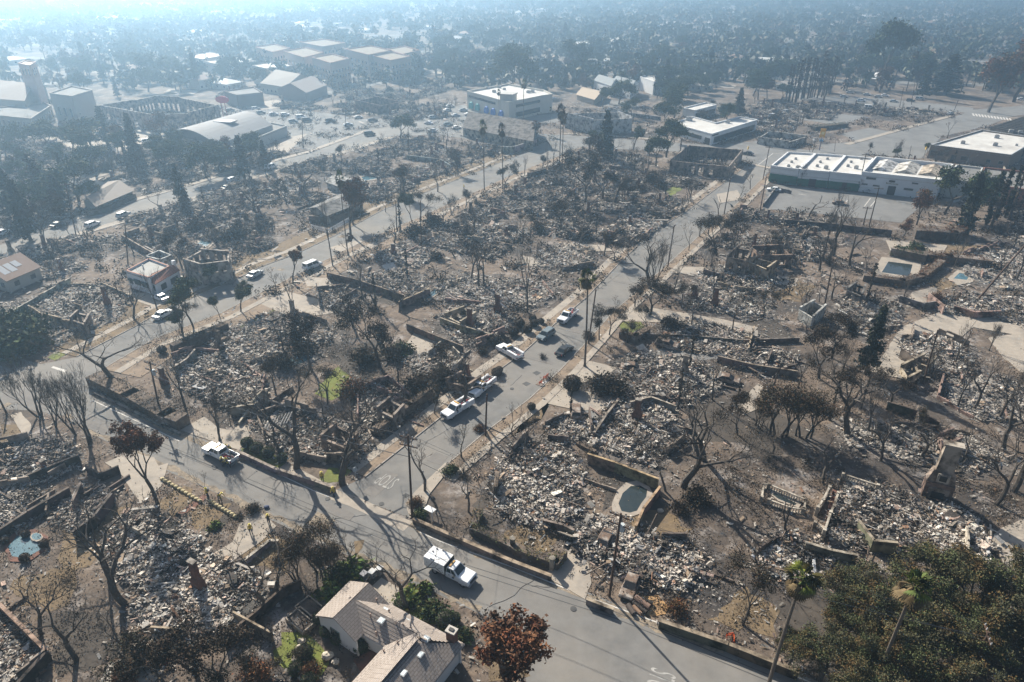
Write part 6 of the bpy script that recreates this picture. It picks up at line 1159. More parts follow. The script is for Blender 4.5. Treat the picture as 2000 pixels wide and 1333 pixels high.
    for px, py in ((724, 1206), (774, 1222), (788, 1226), (735, 1241), (787, 1288), (777, 1260), (750, 1276), (736, 1176), (802, 1232), (760, 1198)):
        x, y, z = zr(px, py); MB().tube((x, y, z - .2), (x, y, z + .5), .07, .07, 8, (.35, .25, .2)).tube((x, y, z + .5), (x, y, z + .6), .12, .1, 8, (.3, .22, .18)).build("vent_pipe", M['vc'], o)
    x, y = GZ(882, 1232, 4.6); c = MB().box((x, y, 0), (1.0, .75, 4.6), GA).build("chimney", M['brick'], o); MB().box((x, y, 4.6), (1.15, .9, .13), GA, (.45, .42, .38)).build("chimney_cap", M['vc'], c); MB().box((x, y, 4.735), (.55, .35, .1), GA, (.05, .05, .05)).build("flue", M['vc'], c)
    # gutters
    for p, q in ((S0, S1), (N1, E1), (S1, F1), (wl0, wl1)): MB().tube((p[0], p[1], p[2] - .12), (q[0], q[1], q[2] - .12), .08, .08, 6, (.45, .42, .4)).build("gutter", M['vc'], o)
    BLOCKED.append([p[:2] for p in (wl0, wl1, N0, N1, E1, F1, S1, S0)])
ranch()
sheet("brick_patio", [(690, 1290), (745, 1262), (760, 1280), (705, 1315)], 0.07, 'brick')
# pools
def pool(rim, water, label, wm='water', deck='concrete'):
    o = thing("swimming_pool", (0, 0, 0), label, "pool"); P, W = PP(rim), PP(water); CLEAN.append(P)
    MB().prism(P, -.05, .12).build("coping", M[deck], o); MB().prism(W, 0, .125).build("water", M[wm], o); return o
def ell(cx, cy, rx, ry, n=14, rot=0.0, k=0.0): return [(cx + rx * math.cos(t) * math.cos(rot) - ry * math.sin(t) * math.sin(rot), cy + rx * math.cos(t) * math.sin(rot) + ry * math.sin(t) * math.cos(rot) + k * math.cos(2 * t)) for t in [2 * math.pi * i / n for i in range(n)]]
pool([(1195, 985), (1205, 960), (1222, 944), (1245, 940), (1268, 952), (1275, 965), (1262, 985), (1255, 1003), (1235, 1010), (1210, 1008), (1196, 1000)], [(1208, 985), (1216, 965), (1232, 951), (1250, 950), (1264, 958), (1262, 972), (1252, 985), (1244, 999), (1230, 1003), (1214, 1000)], "dark kidney shaped pool with a pale rim behind the ash spread", 'water2')
pool([(5, 1065), (30, 1040), (70, 1035), (95, 1050), (90, 1075), (55, 1100), (20, 1098)], [(16, 1070), (34, 1048), (62, 1046), (84, 1058), (80, 1075), (50, 1092), (24, 1088)], "small octagonal pool on a brick patio", 'water', 'brick')
o = thing("spa_pool", (0, 0, 0), "little octagonal spa beside the octagonal pool", "spa"); P = PP(ell(73, 1053, 13, 9, 8)); MB().prism(P, 0, .35).build("rim", M['concrete'], o); MB().prism(PP(ell(73, 1052, 10, 7, 8)), .1, .356).build("water", M['water'], o)
pool([(545, 708), (590, 683), (625, 700), (575, 725)], [(556, 708), (588, 691), (612, 700), (577, 716)], "small blue pool with a brown surround by the dark garden")
pool([(812, 578), (845, 558), (870, 567), (838, 588)], [(820, 578), (845, 563), (864, 569), (838, 584)], "rectangular pale blue pool beside the tan wall")
pool([(1700, 540), (1722, 503), (1800, 510), (1795, 542), (1760, 548)], [(1722, 533), (1735, 512), (1782, 518), (1776, 541)], "rectangular dark green pool with pale paving", 'water2')
pool([(375, 480), (405, 458), (432, 465), (405, 488)], [(384, 478), (406, 463), (423, 467), (403, 482)], "pale pool behind the two storey house shell")
pool([(110, 575), (150, 553), (178, 560), (140, 582)], [(122, 572), (150, 558), (168, 562), (142, 576)], "pale blue pool behind the ruined chimney house")
pool([(700, 345), (735, 340), (745, 350), (708, 356)], [(706, 347), (733, 342), (739, 349), (712, 354)], "bright pool among the hazy burnt lots")
pool([(1850, 545), (1870, 528), (1905, 535), (1900, 552), (1870, 558)], [(1862, 545), (1874, 534), (1894, 538), (1888, 548)], "white rimmed above ground pool on the right")
# mansion details: big chimney, balustrades, terrace steps
def mansion():
    o = thing("stone_chimney", (0, 0, 0), "massive brick fireplace chimney standing alone above the mansion debris", "chimney"); x, y = G(1826, 968); c, s = math.cos(R(-24)), math.sin(R(-24)); P = lambda a, b, z: (x + a * c - b * s, y + a * s + b * c, z)
    MB().box(P(0, 0, 0), (3.6, 1.6, 2.6), R(-24), (.24, .17, .14)).build("hearth_base", M['wall'], o); MB().box(P(0, .1, 2.6), (3.6, 1.4, 2.0), R(-24), (.36, .29, .24), taper=.72).build("chimney_breast", M['wall'], o)
    MB().box(P(0, .1, 4.6), (2.2, 1.0, 4.2), R(-24), (.4, .34, .28), taper=.9).build("chimney_stack", M['wall'], o); MB().box(P(0, .1, 8.8), (2.5, 1.3, .25), R(-24), (.45, .4, .34)).build("chimney_cap", M['wall'], o)
    f = MB().box(P(0, -.86, 3.0), (1.5, .15, 1.4), R(-24), (.5, .46, .4)).build("upper_fireplace", M['wall'], o); MB().box(P(0, -.95, 3.2), (.9, .05, .9), R(-24), (.03, .03, .03)).build("firebox", M['vc'], f)
    f = MB().box(P(0, -.86, 0), (2.6, .2, 1.9), R(-24), (.3, .26, .22)).build("lower_fireplace", M['wall'], o); MB().box(P(0, -.98, .2), (1.6, .05, 1.1), R(-24), (.03, .03, .03)).build("firebox", M['vc'], f)
mansion()
BAL = MB().tube((0, 0, 0), (0, 0, .18), .07, .1, 6, (.5, .46, .4)).tube((0, 0, .18), (0, 0, .62), .1, .05, 6, (.5, .46, .4)).mesh("baluster", M['vc'])
def balustrade(feet, z, label):
    W = PP(feet) if z == 0 else [GZ(x_, y_, z) for x_, y_ in feet]; o = thing("balustrade", (0, 0, 0), label, "balustrade"); cc = (.52, .47, .4)
    for a, b in zip(W, W[1:]):
        L = math.dist(a, b); rz = math.atan2(b[1] - a[1], b[0] - a[0]); m_ = ((a[0] + b[0]) / 2, (a[1] + b[1]) / 2)
        MB().box((*m_, 0), (L, .3, z + .12), rz, cc).build("plinth", M['wall'], o); MB().box((*m_, z + .74), (L, .26, .14), rz, cc).build("handrail", M['wall'], o)
        for k in range(int(L / .35) + 1): t = (k + .5) * .35 / L; (t < 1) and link("baluster", BAL, o, loc=(a[0] + (b[0] - a[0]) * t, a[1] + (b[1] - a[1]) * t, z + .12))
    for p in W: MB().box((*p, 0), (.42, .42, z + 1.0), GA, cc).build("pier", M['wall'], o)
balustrade([(1645, 935), (1712, 957)], 1.0, "white balustrade along the top of the mansion terrace"); balustrade([(1618, 960), (1605, 985), (1595, 1000)], .6, "stepped balustrade on the near side of the terrace stair")
balustrade([(1635, 972), (1620, 1010), (1608, 1045)], .8, "balustrade on the far side of the terrace stair"); balustrade([(1590, 1030), (1610, 1044)], .5, "short balustrade at the foot of the terrace stair")
balustrade([(1486, 980), (1490, 955), (1500, 955), (1572, 985), (1568, 1002)], 0, "balustrade round three sides of the oval basin"); balustrade([(1500, 985), (1540, 1000), (1568, 1004)], 0, "low balustrade on the near side of the oval basin")
pool([(1502, 965), (1510, 960), (1565, 985), (1560, 993), (1520, 980)], [(1508, 967), (1513, 964), (1556, 985), (1552, 989), (1520, 976)], "long narrow basin between the balustrades", 'water2')
for k in range(9):
    a, b = G(1612 + 0 - k * 2.2 + 12, 965 + k * 9), G(1632 - k * 2.2 + 2, 970 + k * 9)
    MB().prism([a, b, (b[0] - .25, b[1] - .55), (a[0] - .25, a[1] - .55)], 0, .9 - k * .09).build("stair_step", M['brick'], link("terrace_stair", None, None, "pink brick stair descending from the mansion terrace", "stair") if k == 0 else bpy.data.objects["terrace_stair"])
# rooftop of curved driveway wall, trellis, garden beds
def trellis():
    o = thing("burnt_pergola", (0, 0, 0), "charred pergola with white topped beams beside the driveway", "pergola"); a, b = G(532, 842), G(575, 828); dv = G(520, 865)
    for k in range(8): t = k / 7; p = (a[0] + (b[0] - a[0]) * t, a[1] + (b[1] - a[1]) * t); q = (p[0] + (dv[0] - a[0]), p[1] + (dv[1] - a[1])); MB().tube((*p, 2.4), (*q, 2.4), .09, .09, 4, (.5, .47, .43)).build("beam", M['vc'], o)
    for p in (a, b, dv, (b[0] + dv[0] - a[0], b[1] + dv[1] - a[1])): MB().box((*p, 0), (.2, .2, 2.35), GA, (.1, .08, .07)).build("post", M['vc'], o)
trellis()
def curved_wall():
    o = thing("curved_wall", (0, 0, 0), "sweeping cream stucco wall with a sloping top beside the driveway", "wall"); pts = PP([(468, 832), (480, 818), (492, 806), (505, 798), (520, 792), (528, 795)]); hs = [.7, .9, 1.6, 2.6, 3.2, 3.2]
    for k in range(5):
        a, b = pts[k], pts[k + 1]; L = math.dist(a, b); dx, dy = (b[0] - a[0]) / L, (b[1] - a[1]) / L; nx, ny = -dy * .15, dx * .15
        mb = MB().add([(a[0] + nx, a[1] + ny, 0), (b[0] + nx, b[1] + ny, 0), (b[0] + nx, b[1] + ny, hs[k + 1]), (a[0] + nx, a[1] + ny, hs[k]), (a[0] - nx, a[1] - ny, 0), (b[0] - nx, b[1] - ny, 0), (b[0] - nx, b[1] - ny, hs[k + 1]), (a[0] - nx, a[1] - ny, hs[k])], [(0, 1, 2, 3), (5, 4, 7, 6), (3, 2, 6, 7), (1, 5, 6, 2), (4, 0, 3, 7)], (.5, .45, .36)); mb.build("wall_panel", M['wall'], o)
curved_wall()
def raised_bed(cx, cy, label):
    o = thing("planter_bed", (*G(cx, cy), 0), label, "planter", rz=R(-38)); 
    for x, y, w_, d_ in ((0, 1.0, 3.2, .15), (0, -1.0, 3.2, .15), (1.55, 0, .15, 1.85), (-1.55, 0, .15, 1.85)): MB().box((x, y, 0), (w_, d_, .6), 0, (.3, .25, .2)).build("side_board", M['vc'], o)
    MB().box((0, 0, 0), (2.95, 1.8, .45), 0).build("soil", M['soil'], o)
raised_bed(607, 1194, "raised timber planter nearer the house wall"); raised_bed(590, 1216, "raised timber planter farther from the house wall")
for k, (x, y, r) in enumerate([(640, 1285, .7), (655, 1295, .5), (588, 1270, .7), (590, 1255, .5), (583, 1290, .8), (585, 1305, .6), (592, 1325, .6), (1160, 1060, .4), (1290, 1000, .5), (1322, 700, .6)]):
    x_, y_ = G(x, y); o = link("boulder", MB().blob((0, 0, r * .4), (r, r * .75, r * .6), (.5, .44, .36), k, 8, 5, .15).mesh("boulder", M['vc']), None, None, "boulder", loc=(x_, y_, 0)); AUTO.append((o, "pale rounded boulder"))
M['red_gas'] = paintm("red_plastic", (.5, .02, .03)); 
x_, y_ = G(326, 1293); o = thing("gas_tank", (x_, y_, 0), "bright red tank standing under the bare tree near the bottom edge", "tank"); MB().tube((0, 0, 0), (0, 0, .9), .45, .45, 10).build("tank_body", M['red_gas'], o); MB().tube((0, 0, .9), (0, 0, 1.1), .2, .15, 8).build("tank_neck", M['red_gas'], o)
# ---------------------------------------------------------------- vehicles (front towards +x)
def wheel(o, x, y, r=.36, m='tyre', rim='chrome'):
    s = 1 if y > 0 else -1
    t = MB().tube((x, y - .12, r), (x, y + .12, r), r, r, 14).build("wheel", M[m], o); MB().tube((x, y + s * .09, r), (x, y + s * .135, r), r * .58, r * .5, 10).build("rim", M[rim], t); return t
def panel_box(x0, x1, y0, y1, z0, z1, col=W1): return MB().box(((x0 + x1) / 2, (y0 + y1) / 2, z0), (x1 - x0, y1 - y0, z1 - z0), 0, col)
def bevelled(o, w_=.05, seg=2): b = o.modifiers.new("edge", 'BEVEL'); b.width = w_; b.segments = seg; b.limit_method = 'ANGLE'; b.angle_limit = R(35); return o
def greenhouse(o, base, top, z0, z1, hw, hwt, paint):
    """cab: base (x0,x1), roof (x0,x1); glass on all sides set just outside the body"""
    (b0, b1), (t0, t1) = base, top
    vs = [(b0, -hw, z0), (b1, -hw, z0), (b1, hw, z0), (b0, hw, z0), (t0, -hwt, z1), (t1, -hwt, z1), (t1, hwt, z1), (t0, hwt, z1)]
    c = MB().add(vs, [(3, 2, 1, 0), (4, 5, 6, 7), (0, 1, 5, 4), (1, 2, 6, 5), (2, 3, 7, 6), (3, 0, 4, 7)]).build("cab", M[paint], o); bevelled(c, .06)
    V = [np.array(v) for v in vs]
    def glass(a, b, c_, d, s0, s1, u0, u1, nm):
        f = lambda s, t: (a * (1 - s) + b * s) * (1 - t) + (d * (1 - s) + c_ * s) * t
        n = np.cross(b - a, d - a); n /= np.linalg.norm(n); q = [f(s0, u0) + n * .018, f(s1, u0) + n * .018, f(s1, u1) + n * .018, f(s0, u1) + n * .018]
        MB().face([tuple(p) for p in q]).build(nm, M['glass'], o)
    glass(V[1], V[2], V[6], V[5], .07, .93, .08, .9, "windscreen"); glass(V[3], V[0], V[4], V[7], .1, .9, .15, .85, "rear_window")
    for a, b, c_, d in ((V[0], V[1], V[5], V[4]), (V[2], V[3], V[7], V[6])):
        glass(a, b, c_, d, .08, .47, .12, .86, "side_window"); glass(a, b, c_, d, .53, .9, .12, .86, "side_window")
def lights(o, xf, xr, hw, z):
    for s in (-1, 1):
        panel_box(xf - .06, xf + .03, s * (hw - .26) - .17, s * (hw - .26) + .17, z, z + .18, (.75, .75, .72)).build("headlight", M['vc'], o)
        panel_box(xr - .03, xr + .05, s * (hw - .13) - .1, s * (hw - .13) + .1, z, z + .28, (.35, .02, .02)).build("tail_light", M['vc'], o)
def mirrors(o, x, hw, z):
    for s in (-1, 1): panel_box(x - .08, x + .08, s * (hw + .12) - .12, s * (hw + .12) + .12, z, z + .22, (.04, .04, .04)).build("mirror", M['vc'], o)
def car(kind, paint, name="parked_car"):
    o = thing(name, (0, 0, 0)); hw = .9
    if kind == 'suv': L, H, prof = 4.7, 1.68, [(-2.3, .35), (2.3, .32), (2.32, .75), (2.15, .95), (1.2, 1.06), (-2.25, 1.1), (-2.34, .8)]; gh = ((-2.22, 1.25), (-1.95, .45))
    elif kind == 'van': L, H, prof = 5.2, 2.0, [(-2.55, .35), (2.5, .32), (2.52, .8), (2.3, 1.0), (1.6, 1.12), (-2.55, 1.15)]; gh = ((-2.5, 1.75), (-2.4, 1.0)); hw = .97
    else: L, H, prof = 4.6, 1.45, [(-2.25, .3), (2.25, .28), (2.28, .62), (2.1, .78), (1.1, .92), (-1.6, .96), (-2.25, .93), (-2.3, .6)]; gh = ((-1.75, 1.15), (-1.0, .25))
    b = MB().extr(prof, -hw, hw).build("body", M[paint], o); bevelled(b, .09, 3)
    greenhouse(o, gh[0], gh[1], prof[4][1] - .03, H, hw - .05, hw - .2, paint)
    for x in (-1.4, 1.42):
        for y in (-hw + .1, hw - .1): wheel(o, x, y, .34)
    lights(o, prof[1][0] + .02, prof[0][0] - .02, hw, .6); mirrors(o, .95, hw - .05, 1.0)
    panel_box(prof[1][0] - .02, prof[1][0] + .05, -.5, .5, .4, .6, (.03, .03, .03)).build("grille", M['vc'], o)
    panel_box(-2.3 if kind != 'van' else -2.58, -2.2, -.26, .26, .5, .63, (.6, .6, .55)).build("number_plate", M['vc'], o)
    return o
def truck(body, paint='white_car', crew=False, red=True):
    """pickup cab with service body, open bed or closed utility box"""
    o = thing("service_truck", (0, 0, 0)); hw = .98; cb = -1.1 if crew else -.35
    b = MB().extr([(cb - .02, .5), (3.0, .5), (3.05, 1.0), (2.9, 1.2), (1.3, 1.28), (cb - .02, 1.28)], -hw, hw).build("body", M[paint], o); bevelled(b, .08, 3)
    greenhouse(o, (cb, 1.45), (cb + .12, .75), 1.25, 1.98, hw - .06, hw - .2, paint)
    for s in (-1, 1):
        wheel(o, 2.1, s * .86, .42); wheel(o, -2.0, s * .86, .42)
        MB().box((2.1, s * .9, .48), (1.05, .22, .5), 0).build("fender", M[paint], o)
        panel_box(.1, .3, s * (hw + .002) - .02, s * (hw + .002) + .02, 1.05, 1.1, (.1, .1, .1)).build("door_handle", M['vc'], o)
        panel_box(.62, .95, s * (hw + .004) - .012, s * (hw + .004) + .012, .72, 1.0, (.15, .25, .4)).build("door_emblem", M['vc'], o)
    MB().box((-1.4, 0, .45), (3.6, 1.0, .25), 0, (.03, .03, .03)).build("chassis", M['vc'], o)
    x1 = cb - .1; x0 = x1 - (2.75 if not crew else 2.3)
    if body == 'box':
        bx = panel_box(x0 - .35, x1, -1.06, 1.06, .75, 2.25).build("utility_box", M[paint], o); bevelled(bx, .05)
        for s in (-1, 1):
            for k in range(3): panel_box(x0 - .2 + k * .95, x0 + .65 + k * .95, s * 1.065 - .012, s * 1.065 + .012, .85 if k != 1 else 1.25, 2.1, (.7, .71, .73)).build("locker_door", M['vc'], o); panel_box(x0 + .1 + k * .95, x0 + .2 + k * .95, s * 1.09 - .01, s * 1.09 + .01, 1.5, 1.6, (.2, .2, .25)).build("latch", M['vc'], o)
        for k, (x, y) in enumerate(((x0 + .4, .8), (x0 + 1.2, .95), (x0 + .7, -.9), (x0 + 1.0, -.9), (x0 + .2, .2))): MB().box((x, y, 2.25), (.22, .14, .12), 0, (.3, .3, .32)).build("roof_fitting", M['vc'], o)
        MB().box((cb - .05, 0, .8), (.06, 2.1, 1.5), 0, (.04, .04, .045)).build("gap_seal", M['vc'], o)
    elif body == 'service':
        for s in (-1, 1):
            bx = MB().box(((x0 + x1) / 2, s * .84, .62), (x1 - x0, .42, 1.02), 0).build("locker", M[paint], o); bevelled(bx, .04)
            for k in range(3): panel_box(x0 + .08 + k * .9, x0 + .82 + k * .9, s * 1.053 - .01, s * 1.053 + .01, .72 if k != 1 else 1.1, 1.55, (.68, .69, .71)).build("locker_door", M['vc'], bx)
        panel_box(x0, x1, -.64, .64, .7, .85, (.12, .12, .12)).build("bed_floor", M['vc'], o); panel_box(x0 - .05, x0 + .03, -.64, .64, .8, 1.35).build("tailgate", M[paint], o)
    else:
        for s in (-1, 1): bevelled(panel_box(x0, x1, s * .95 - .05, s * .95 + .05, .7, 1.3).build("bed_side", M[paint], o), .03)
        panel_box(x0, x1, -.9, .9, .65, .8, (.12, .12, .12)).build("bed_floor", M['vc'], o); panel_box(x0 - .03, x0 + .06, -.95, .95, .75, 1.28).build("tailgate", M[paint], o)
    if body != 'box' and red:
        q = random.Random(3)
        for k in range(12): x, y, z = q.uniform(x0 + .3, x1 - .3), q.uniform(-.5, .5), q.uniform(.9, 1.45); MB().tube((x - .35, y, z), (x + .35, y + q.uniform(-.3, .3), z + q.uniform(-.1, .2)), .08, .08, 6, q.choice([(.4, .03, .03), (.5, .06, .05), (.7, .7, .7), (.15, .15, .15), (.35, .03, .05)])).build("bed_load", M['vc'], o)
    MB().box((3.05, 0, .42), (.16, 1.9, .24), 0, (.3, .3, .32)).build("front_bumper", M['vc'], o); MB().box((x0 - .15, 0, .42), (.14, 1.8, .2), 0, (.2, .2, .2)).build("rear_bumper", M['vc'], o)
    panel_box(3.02, 3.07, -.62, .62, .72, 1.05, (.03, .03, .035)).build("grille", M['vc'], o); panel_box(-.1, .15, -.55, .55, 1.98, 2.07, (.5, .3, .1) if body == 'box' else (.6, .35, .08)).build("roof_light_bar", M['vc'], o)
    lights(o, 3.03, x0 - .02, hw, .8); mirrors(o, 1.0, hw + .05, 1.25); return o
PROTO = {}
def vehicle(key, at, toward, label, cat, group=None, name=None, scale=1.0, z=.04):
    """at: photo point under the middle of the vehicle; toward: photo point ahead of it"""
    kind, paint = key
    if key not in PROTO:
        o = truck(kind.split('_')[1], paint, 'crew' in kind) if kind.startswith('truck') else car(kind, paint); PROTO[key] = (o, tree_of(o))
    else:
        o = copy_tree(PROTO[key][0], PROTO[key][1])
    if 'label' in o: del o['label']
    a, b = G(*at), G(*toward); put(o, (a[0], a[1], z), math.atan2(b[1] - a[1], b[0] - a[0]), scale if scale != 1.0 else None)
    if scale == 1.0: o.scale = (1, 1, 1)
    if label.startswith('~'): o['label'] = ''; del o['label']; AUTO.append((o, label[1:]))
    else: o['label'] = label
    o['category'] = cat
    if group: o['group'] = group
    elif 'group' in o: del o['group']
    return o
TW = "white utility trucks parked along the middle street"
vehicle(('truck_box', 'white_car'), (884, 1124), (925, 1144), "white truck with closed utility box driving on the near road", "truck")
vehicle(('truck_service', 'white_car'), (893, 806), (860, 826), "white service pickup parked nearest the junction pole", "truck", TW)
vehicle(('truck_service', 'white_car'), (941, 764), (910, 788), "second white service pickup parked behind the bare street tree", "truck", TW)
vehicle(('truck_service', 'white_car'), (995, 694), (968, 678), "white service pickup parked crosswise at a driveway mouth", "truck", TW)
vehicle(('truck_open', 'white_car'), (1108, 624), (1088, 640), "white open bed pickup parked behind the grey car", "truck", TW)
vehicle(('truck_open_crew', 'white_car'), (431, 893), (400, 878), "white pickup with red gear in its bed beside the retaining wall", "truck")
vehicle(('suv', 'grey_car'), (1066, 660), (1048, 672), "blue grey estate car parked between two white pickups", "car")
vehicle(('sedan', 'dark_car'), (1102, 690), (1125, 672), "black hatchback parked opposite the grey car near the palm", "car")
vehicle(('sedan', 'white_car'), (315, 586), (300, 580), "white hatchback in the drive of the white stucco house", "car")
vehicle(('sedan', 'white_car'), (320, 619), (345, 606), "white saloon half hidden by the green street tree", "car")
vehicle(('sedan', 'silver_car'), (499, 540), (520, 528), "silver saloon parked on the quiet street by the green verge", "car")
vehicle(('van', 'white_car'), (611, 524), (640, 512), "white van parked on the quiet street under the brown tree", "van")
vehicle(('sedan', 'white_car'), (1511, 374), (1490, 372), "white saloon parked alone at the edge of the big parking lot", "car")
vehicle(('suv', 'white_car'), (182, 443), (202, 435), "white car driving on the wide street", "car"); vehicle(('suv', 'silver_car'), (242, 424), (262, 415), "silver car parked beyond the white car on the wide street", "car")
vehicle(('sedan', 'dark_car'), (115, 443), (135, 436), "dark car parked on the wide street left of the white car", "car"); vehicle(('suv', 'white_car'), (6, 460), (26, 452), "white car at the frame edge on the wide street", "car")
vehicle(('suv', 'white_car'), (455, 355), (475, 348), "white car parked on the wide street beneath the pointed conifer", "car"); vehicle(('van', 'white_car'), (530, 330), (560, 320), "white box van parked on the wide street", "van"); vehicle(('sedan', 'dark_car'), (445, 370), (465, 363), "dark car parked across from the white car by the conifer", "car")
vehicle(('sedan', 'dark_car'), (1460, 303), (1440, 300), "dark car waiting at the boulevard junction", "car")
for i, (x, y, p, k, dx) in enumerate([(680, 246, 'silver_car', 'sedan', 1), (728, 238, 'dark_car', 'suv', 1), (700, 232, 'silver_car', 'sedan', 1), (786, 238, 'silver_car', 'suv', -1), (837, 243, 'white_car', 'sedan', -1), (845, 258, 'silver_car', 'sedan', -1), (875, 246, 'grey_car', 'suv', 1), (892, 252, 'white_car', 'sedan', 1), (846, 232, 'silver_car', 'suv', 1), (874, 218, 'silver_car', 'sedan', 1), (890, 228, 'silver_car', 'sedan', 1), (905, 218, 'silver_car', 'suv', 1), (915, 226, 'silver_car', 'sedan', 1), (880, 210, 'white_car', 'suv', 1), (722, 265, 'dark_car', 'van', 1),
    (573, 240, 'grey_car', 'suv', 1), (588, 232, 'white_car', 'van', 1), (557, 227, 'white_car', 'suv', 1), (535, 226, 'white_car', 'suv', 1), (510, 223, 'grey_car', 'suv', 1), (500, 215, 'silver_car', 'suv', 1), (600, 238, 'dark_car', 'van', 1), (645, 238, 'dark_car', 'suv', 1), (770, 222, 'silver_car', 'sedan', 1), (450, 218, 'grey_car', 'suv', 1), (35, 252, 'grey_car', 'sedan', 1), (305, 284, 'grey_car', 'suv', 1), (290, 280, 'white_car', 'van', 1)]):
    vehicle((k, p), (x, y), (x + 20 * dx, y - 2), "~" + {'silver_car': 'silver', 'white_car': 'white', 'dark_car': 'dark', 'grey_car': 'grey'}[p] + {'sedan': ' car', 'suv': ' tall car', 'van': ' van'}[k], "van" if k == 'van' else "car", "cars standing about the far plaza")
for i, (x, y, p, k) in enumerate([(1648, 191, 'silver_car', 'sedan'), (1660, 183, 'silver_car', 'sedan'), (1693, 187, 'silver_car', 'sedan'), (1715, 191, 'silver_car', 'sedan'), (1728, 189, 'white_car', 'sedan'), (1682, 199, 'white_car', 'suv'), (1745, 200, 'silver_car', 'sedan'), (1778, 199, 'dark_car', 'suv'), (1796, 196, 'silver_car', 'van'), (1697, 213, 'white_car', 'van'), (1535, 221, 'silver_car', 'suv'), (1508, 230, 'white_car', 'van'), (1520, 241, 'dark_car', 'sedan'), (1995, 196, 'white_car', 'sedan'), (1855, 224, 'silver_car', 'sedan')]):
    vehicle((k, p), (x, y), (x + 15, y + (1 if y < 215 else -3)), "~" + {'silver_car': 'silver', 'white_car': 'white', 'dark_car': 'dark'}[p] + {'sedan': ' car', 'suv': ' tall car', 'van': ' van'}[k], "van" if k == 'van' else "car", "cars along the upper street")
# burnt out wrecks
def wreck(at, toward, label, kind='sedan', s=1.0):
    o = car(kind, 'rust', "burnt_car"); o['label'] = label; o['category'] = "wrecked car"
    for c in list(o.children):
        nm = c.name.split('.')[0]
        if nm in ("headlight", "tail_light", "mirror", "number_plate", "windscreen", "rear_window"):
            if nm in ("windscreen", "rear_window"): c.data.materials[0] = M['black_paint']
            else: bpy.data.objects.remove(c)
        elif nm == "wheel":
            for g_ in list(c.children): g_.data.materials[0] = M['rust']
        elif nm == "side_window": c.data.materials[0] = M['black_paint']
    a, b = G(*at), G(*toward); put(o, (a[0], a[1], -.08), math.atan2(b[1] - a[1], b[0] - a[0])); o.rotation_euler[0] = .03
wreck((1232, 1148), (1224, 1168), "rusty white burnt out old car beside the near utility pole", 'sedan'); wreck((1124, 808), (1123, 790), "burnt out tan van at the end of the courtyard drive", 'suv'); wreck((1302, 678), (1330, 684), "long rusty burnt out estate car on a side drive", 'suv')
wreck((1236, 722), (1262, 724), "burnt out car half buried at the edge of rubble", 'sedan'); wreck((1182, 1058), (1192, 1040), "charred black car inside the collapsed garage", 'sedan'); wreck((1420, 745), (1445, 750), "burnt out car behind the tall ruined chimney"); wreck((1058, 360), (1075, 355), "burnt pale car on a hazy burnt lot"); wreck((1640, 400), (1655, 402), "dark burnt car in the big parking lot")
# logs beside the wreck, gate piers, signs
for k, (p, q_, r, c) in enumerate([((1240, 1173), (1268, 1192), .45, (.2, .13, .1)), ((1252, 1172), (1274, 1183), .3, (.04, .035, .03)), ((1226, 1186), (1238, 1203), .35, (.09, .07, .06)), ((1236, 1188), (1252, 1203), .28, (.28, .18, .12)), ((1236, 1180), (1262, 1200), .3, (.05, .04, .035))]):
    a, b = G(*p), G(*q_); o = link("felled_log", MB().tube((*a, r), (*b, r * .9), r, r * .85, 12, c).mesh("felled_log", M['vc'])); o['category'] = "log"; o['group'] = "felled logs beside the burnt car"; AUTO.append((o, ["thick brown log", "thin black log", "short dark log", "short brown log", "long black log"][k]))
sheet("sawdust_patch", [(1258, 1165), (1285, 1163), (1305, 1185), (1300, 1200), (1275, 1205), (1245, 1195), (1240, 1180)], .035, 'sawdust')
for x, y, lb in ((1001, 1074, "round topped concrete pier midway along the corner hedge"), (1078, 1113, "round topped concrete pier at the driveway end of the hedge")):
    a = G(x, y); o = thing("gate_pier", (*a, 0), lb, "pier"); MB().tube((0, 0, 0), (0, 0, 1.9), .35, .35, 10, (.4, .36, .3)).build("shaft", M['wall'], o); MB().tube((0, 0, 1.9), (0, 0, 2.05), .42, .4, 10, (.36, .33, .28)).build("cap", M['wall'], o)
# ---------------------------------------------------------------- utility poles and cables
POLE = {}
def pole(key, foot, top, label, arms=1, armrot=0.0, can=False, lean=None, r=.17, name="utility_pole", H=None):
    a = G(*foot); H = H or HT(foot[0], foot[1], top[1]); tp = GZ(top[0], top[1], H) if lean is None else (a[0] + lean[0], a[1] + lean[1]); o = thing(name, (a[0], a[1], 0), label if not label.startswith('~') else None, "pole", adj=label[1:] if label.startswith('~') else None)
    dx, dy = tp[0] - a[0], tp[1] - a[1]
    MB().tube((0, 0, -.2), (dx, dy, H), r, r * .72, 9).build("mast", M['wood'], o); P = []
    for k in range(arms):
        z = H - .5 - 1.3 * k; cx, cy = dx * z / H, dy * z / H; c, s = math.cos(armrot), math.sin(armrot); A = link("crossarm", MB().box((cx, cy, z), (2.6, .13, .15), armrot).mesh("crossarm", M['wood']), o)
        for t in (-1.2, -.6, .6, 1.2): MB().tube((cx + c * t, cy + s * t, z + .15), (cx + c * t, cy + s * t, z + .4), .07, .05, 6, (.5, .5, .5)).build("insulator", M['vc'], A); P.append((a[0] + cx + c * t, a[1] + cy + s * t, z + .4))
    if can: z = H - 2.6; MB().tube((dx * z / H + .35, dy * z / H, z), (dx * z / H + .35, dy * z / H, z + 1.0), .28, .28, 10, (.45, .5, .52)).build("transformer", M['vc'], o)
    POLE[key] = (P or [(a[0] + dx, a[1] + dy, H - .3)], (a[0] + dx * .75, a[1] + dy * .75, H * .75)); return o
pole('A', (805, 1012), (797, 850), "near wooden utility pole with crossarms at the street junction", 2, R(-20))
pole('B', (313, 808), (292, 706), "utility pole rising from the long charred hedge", 2, R(-25), True)
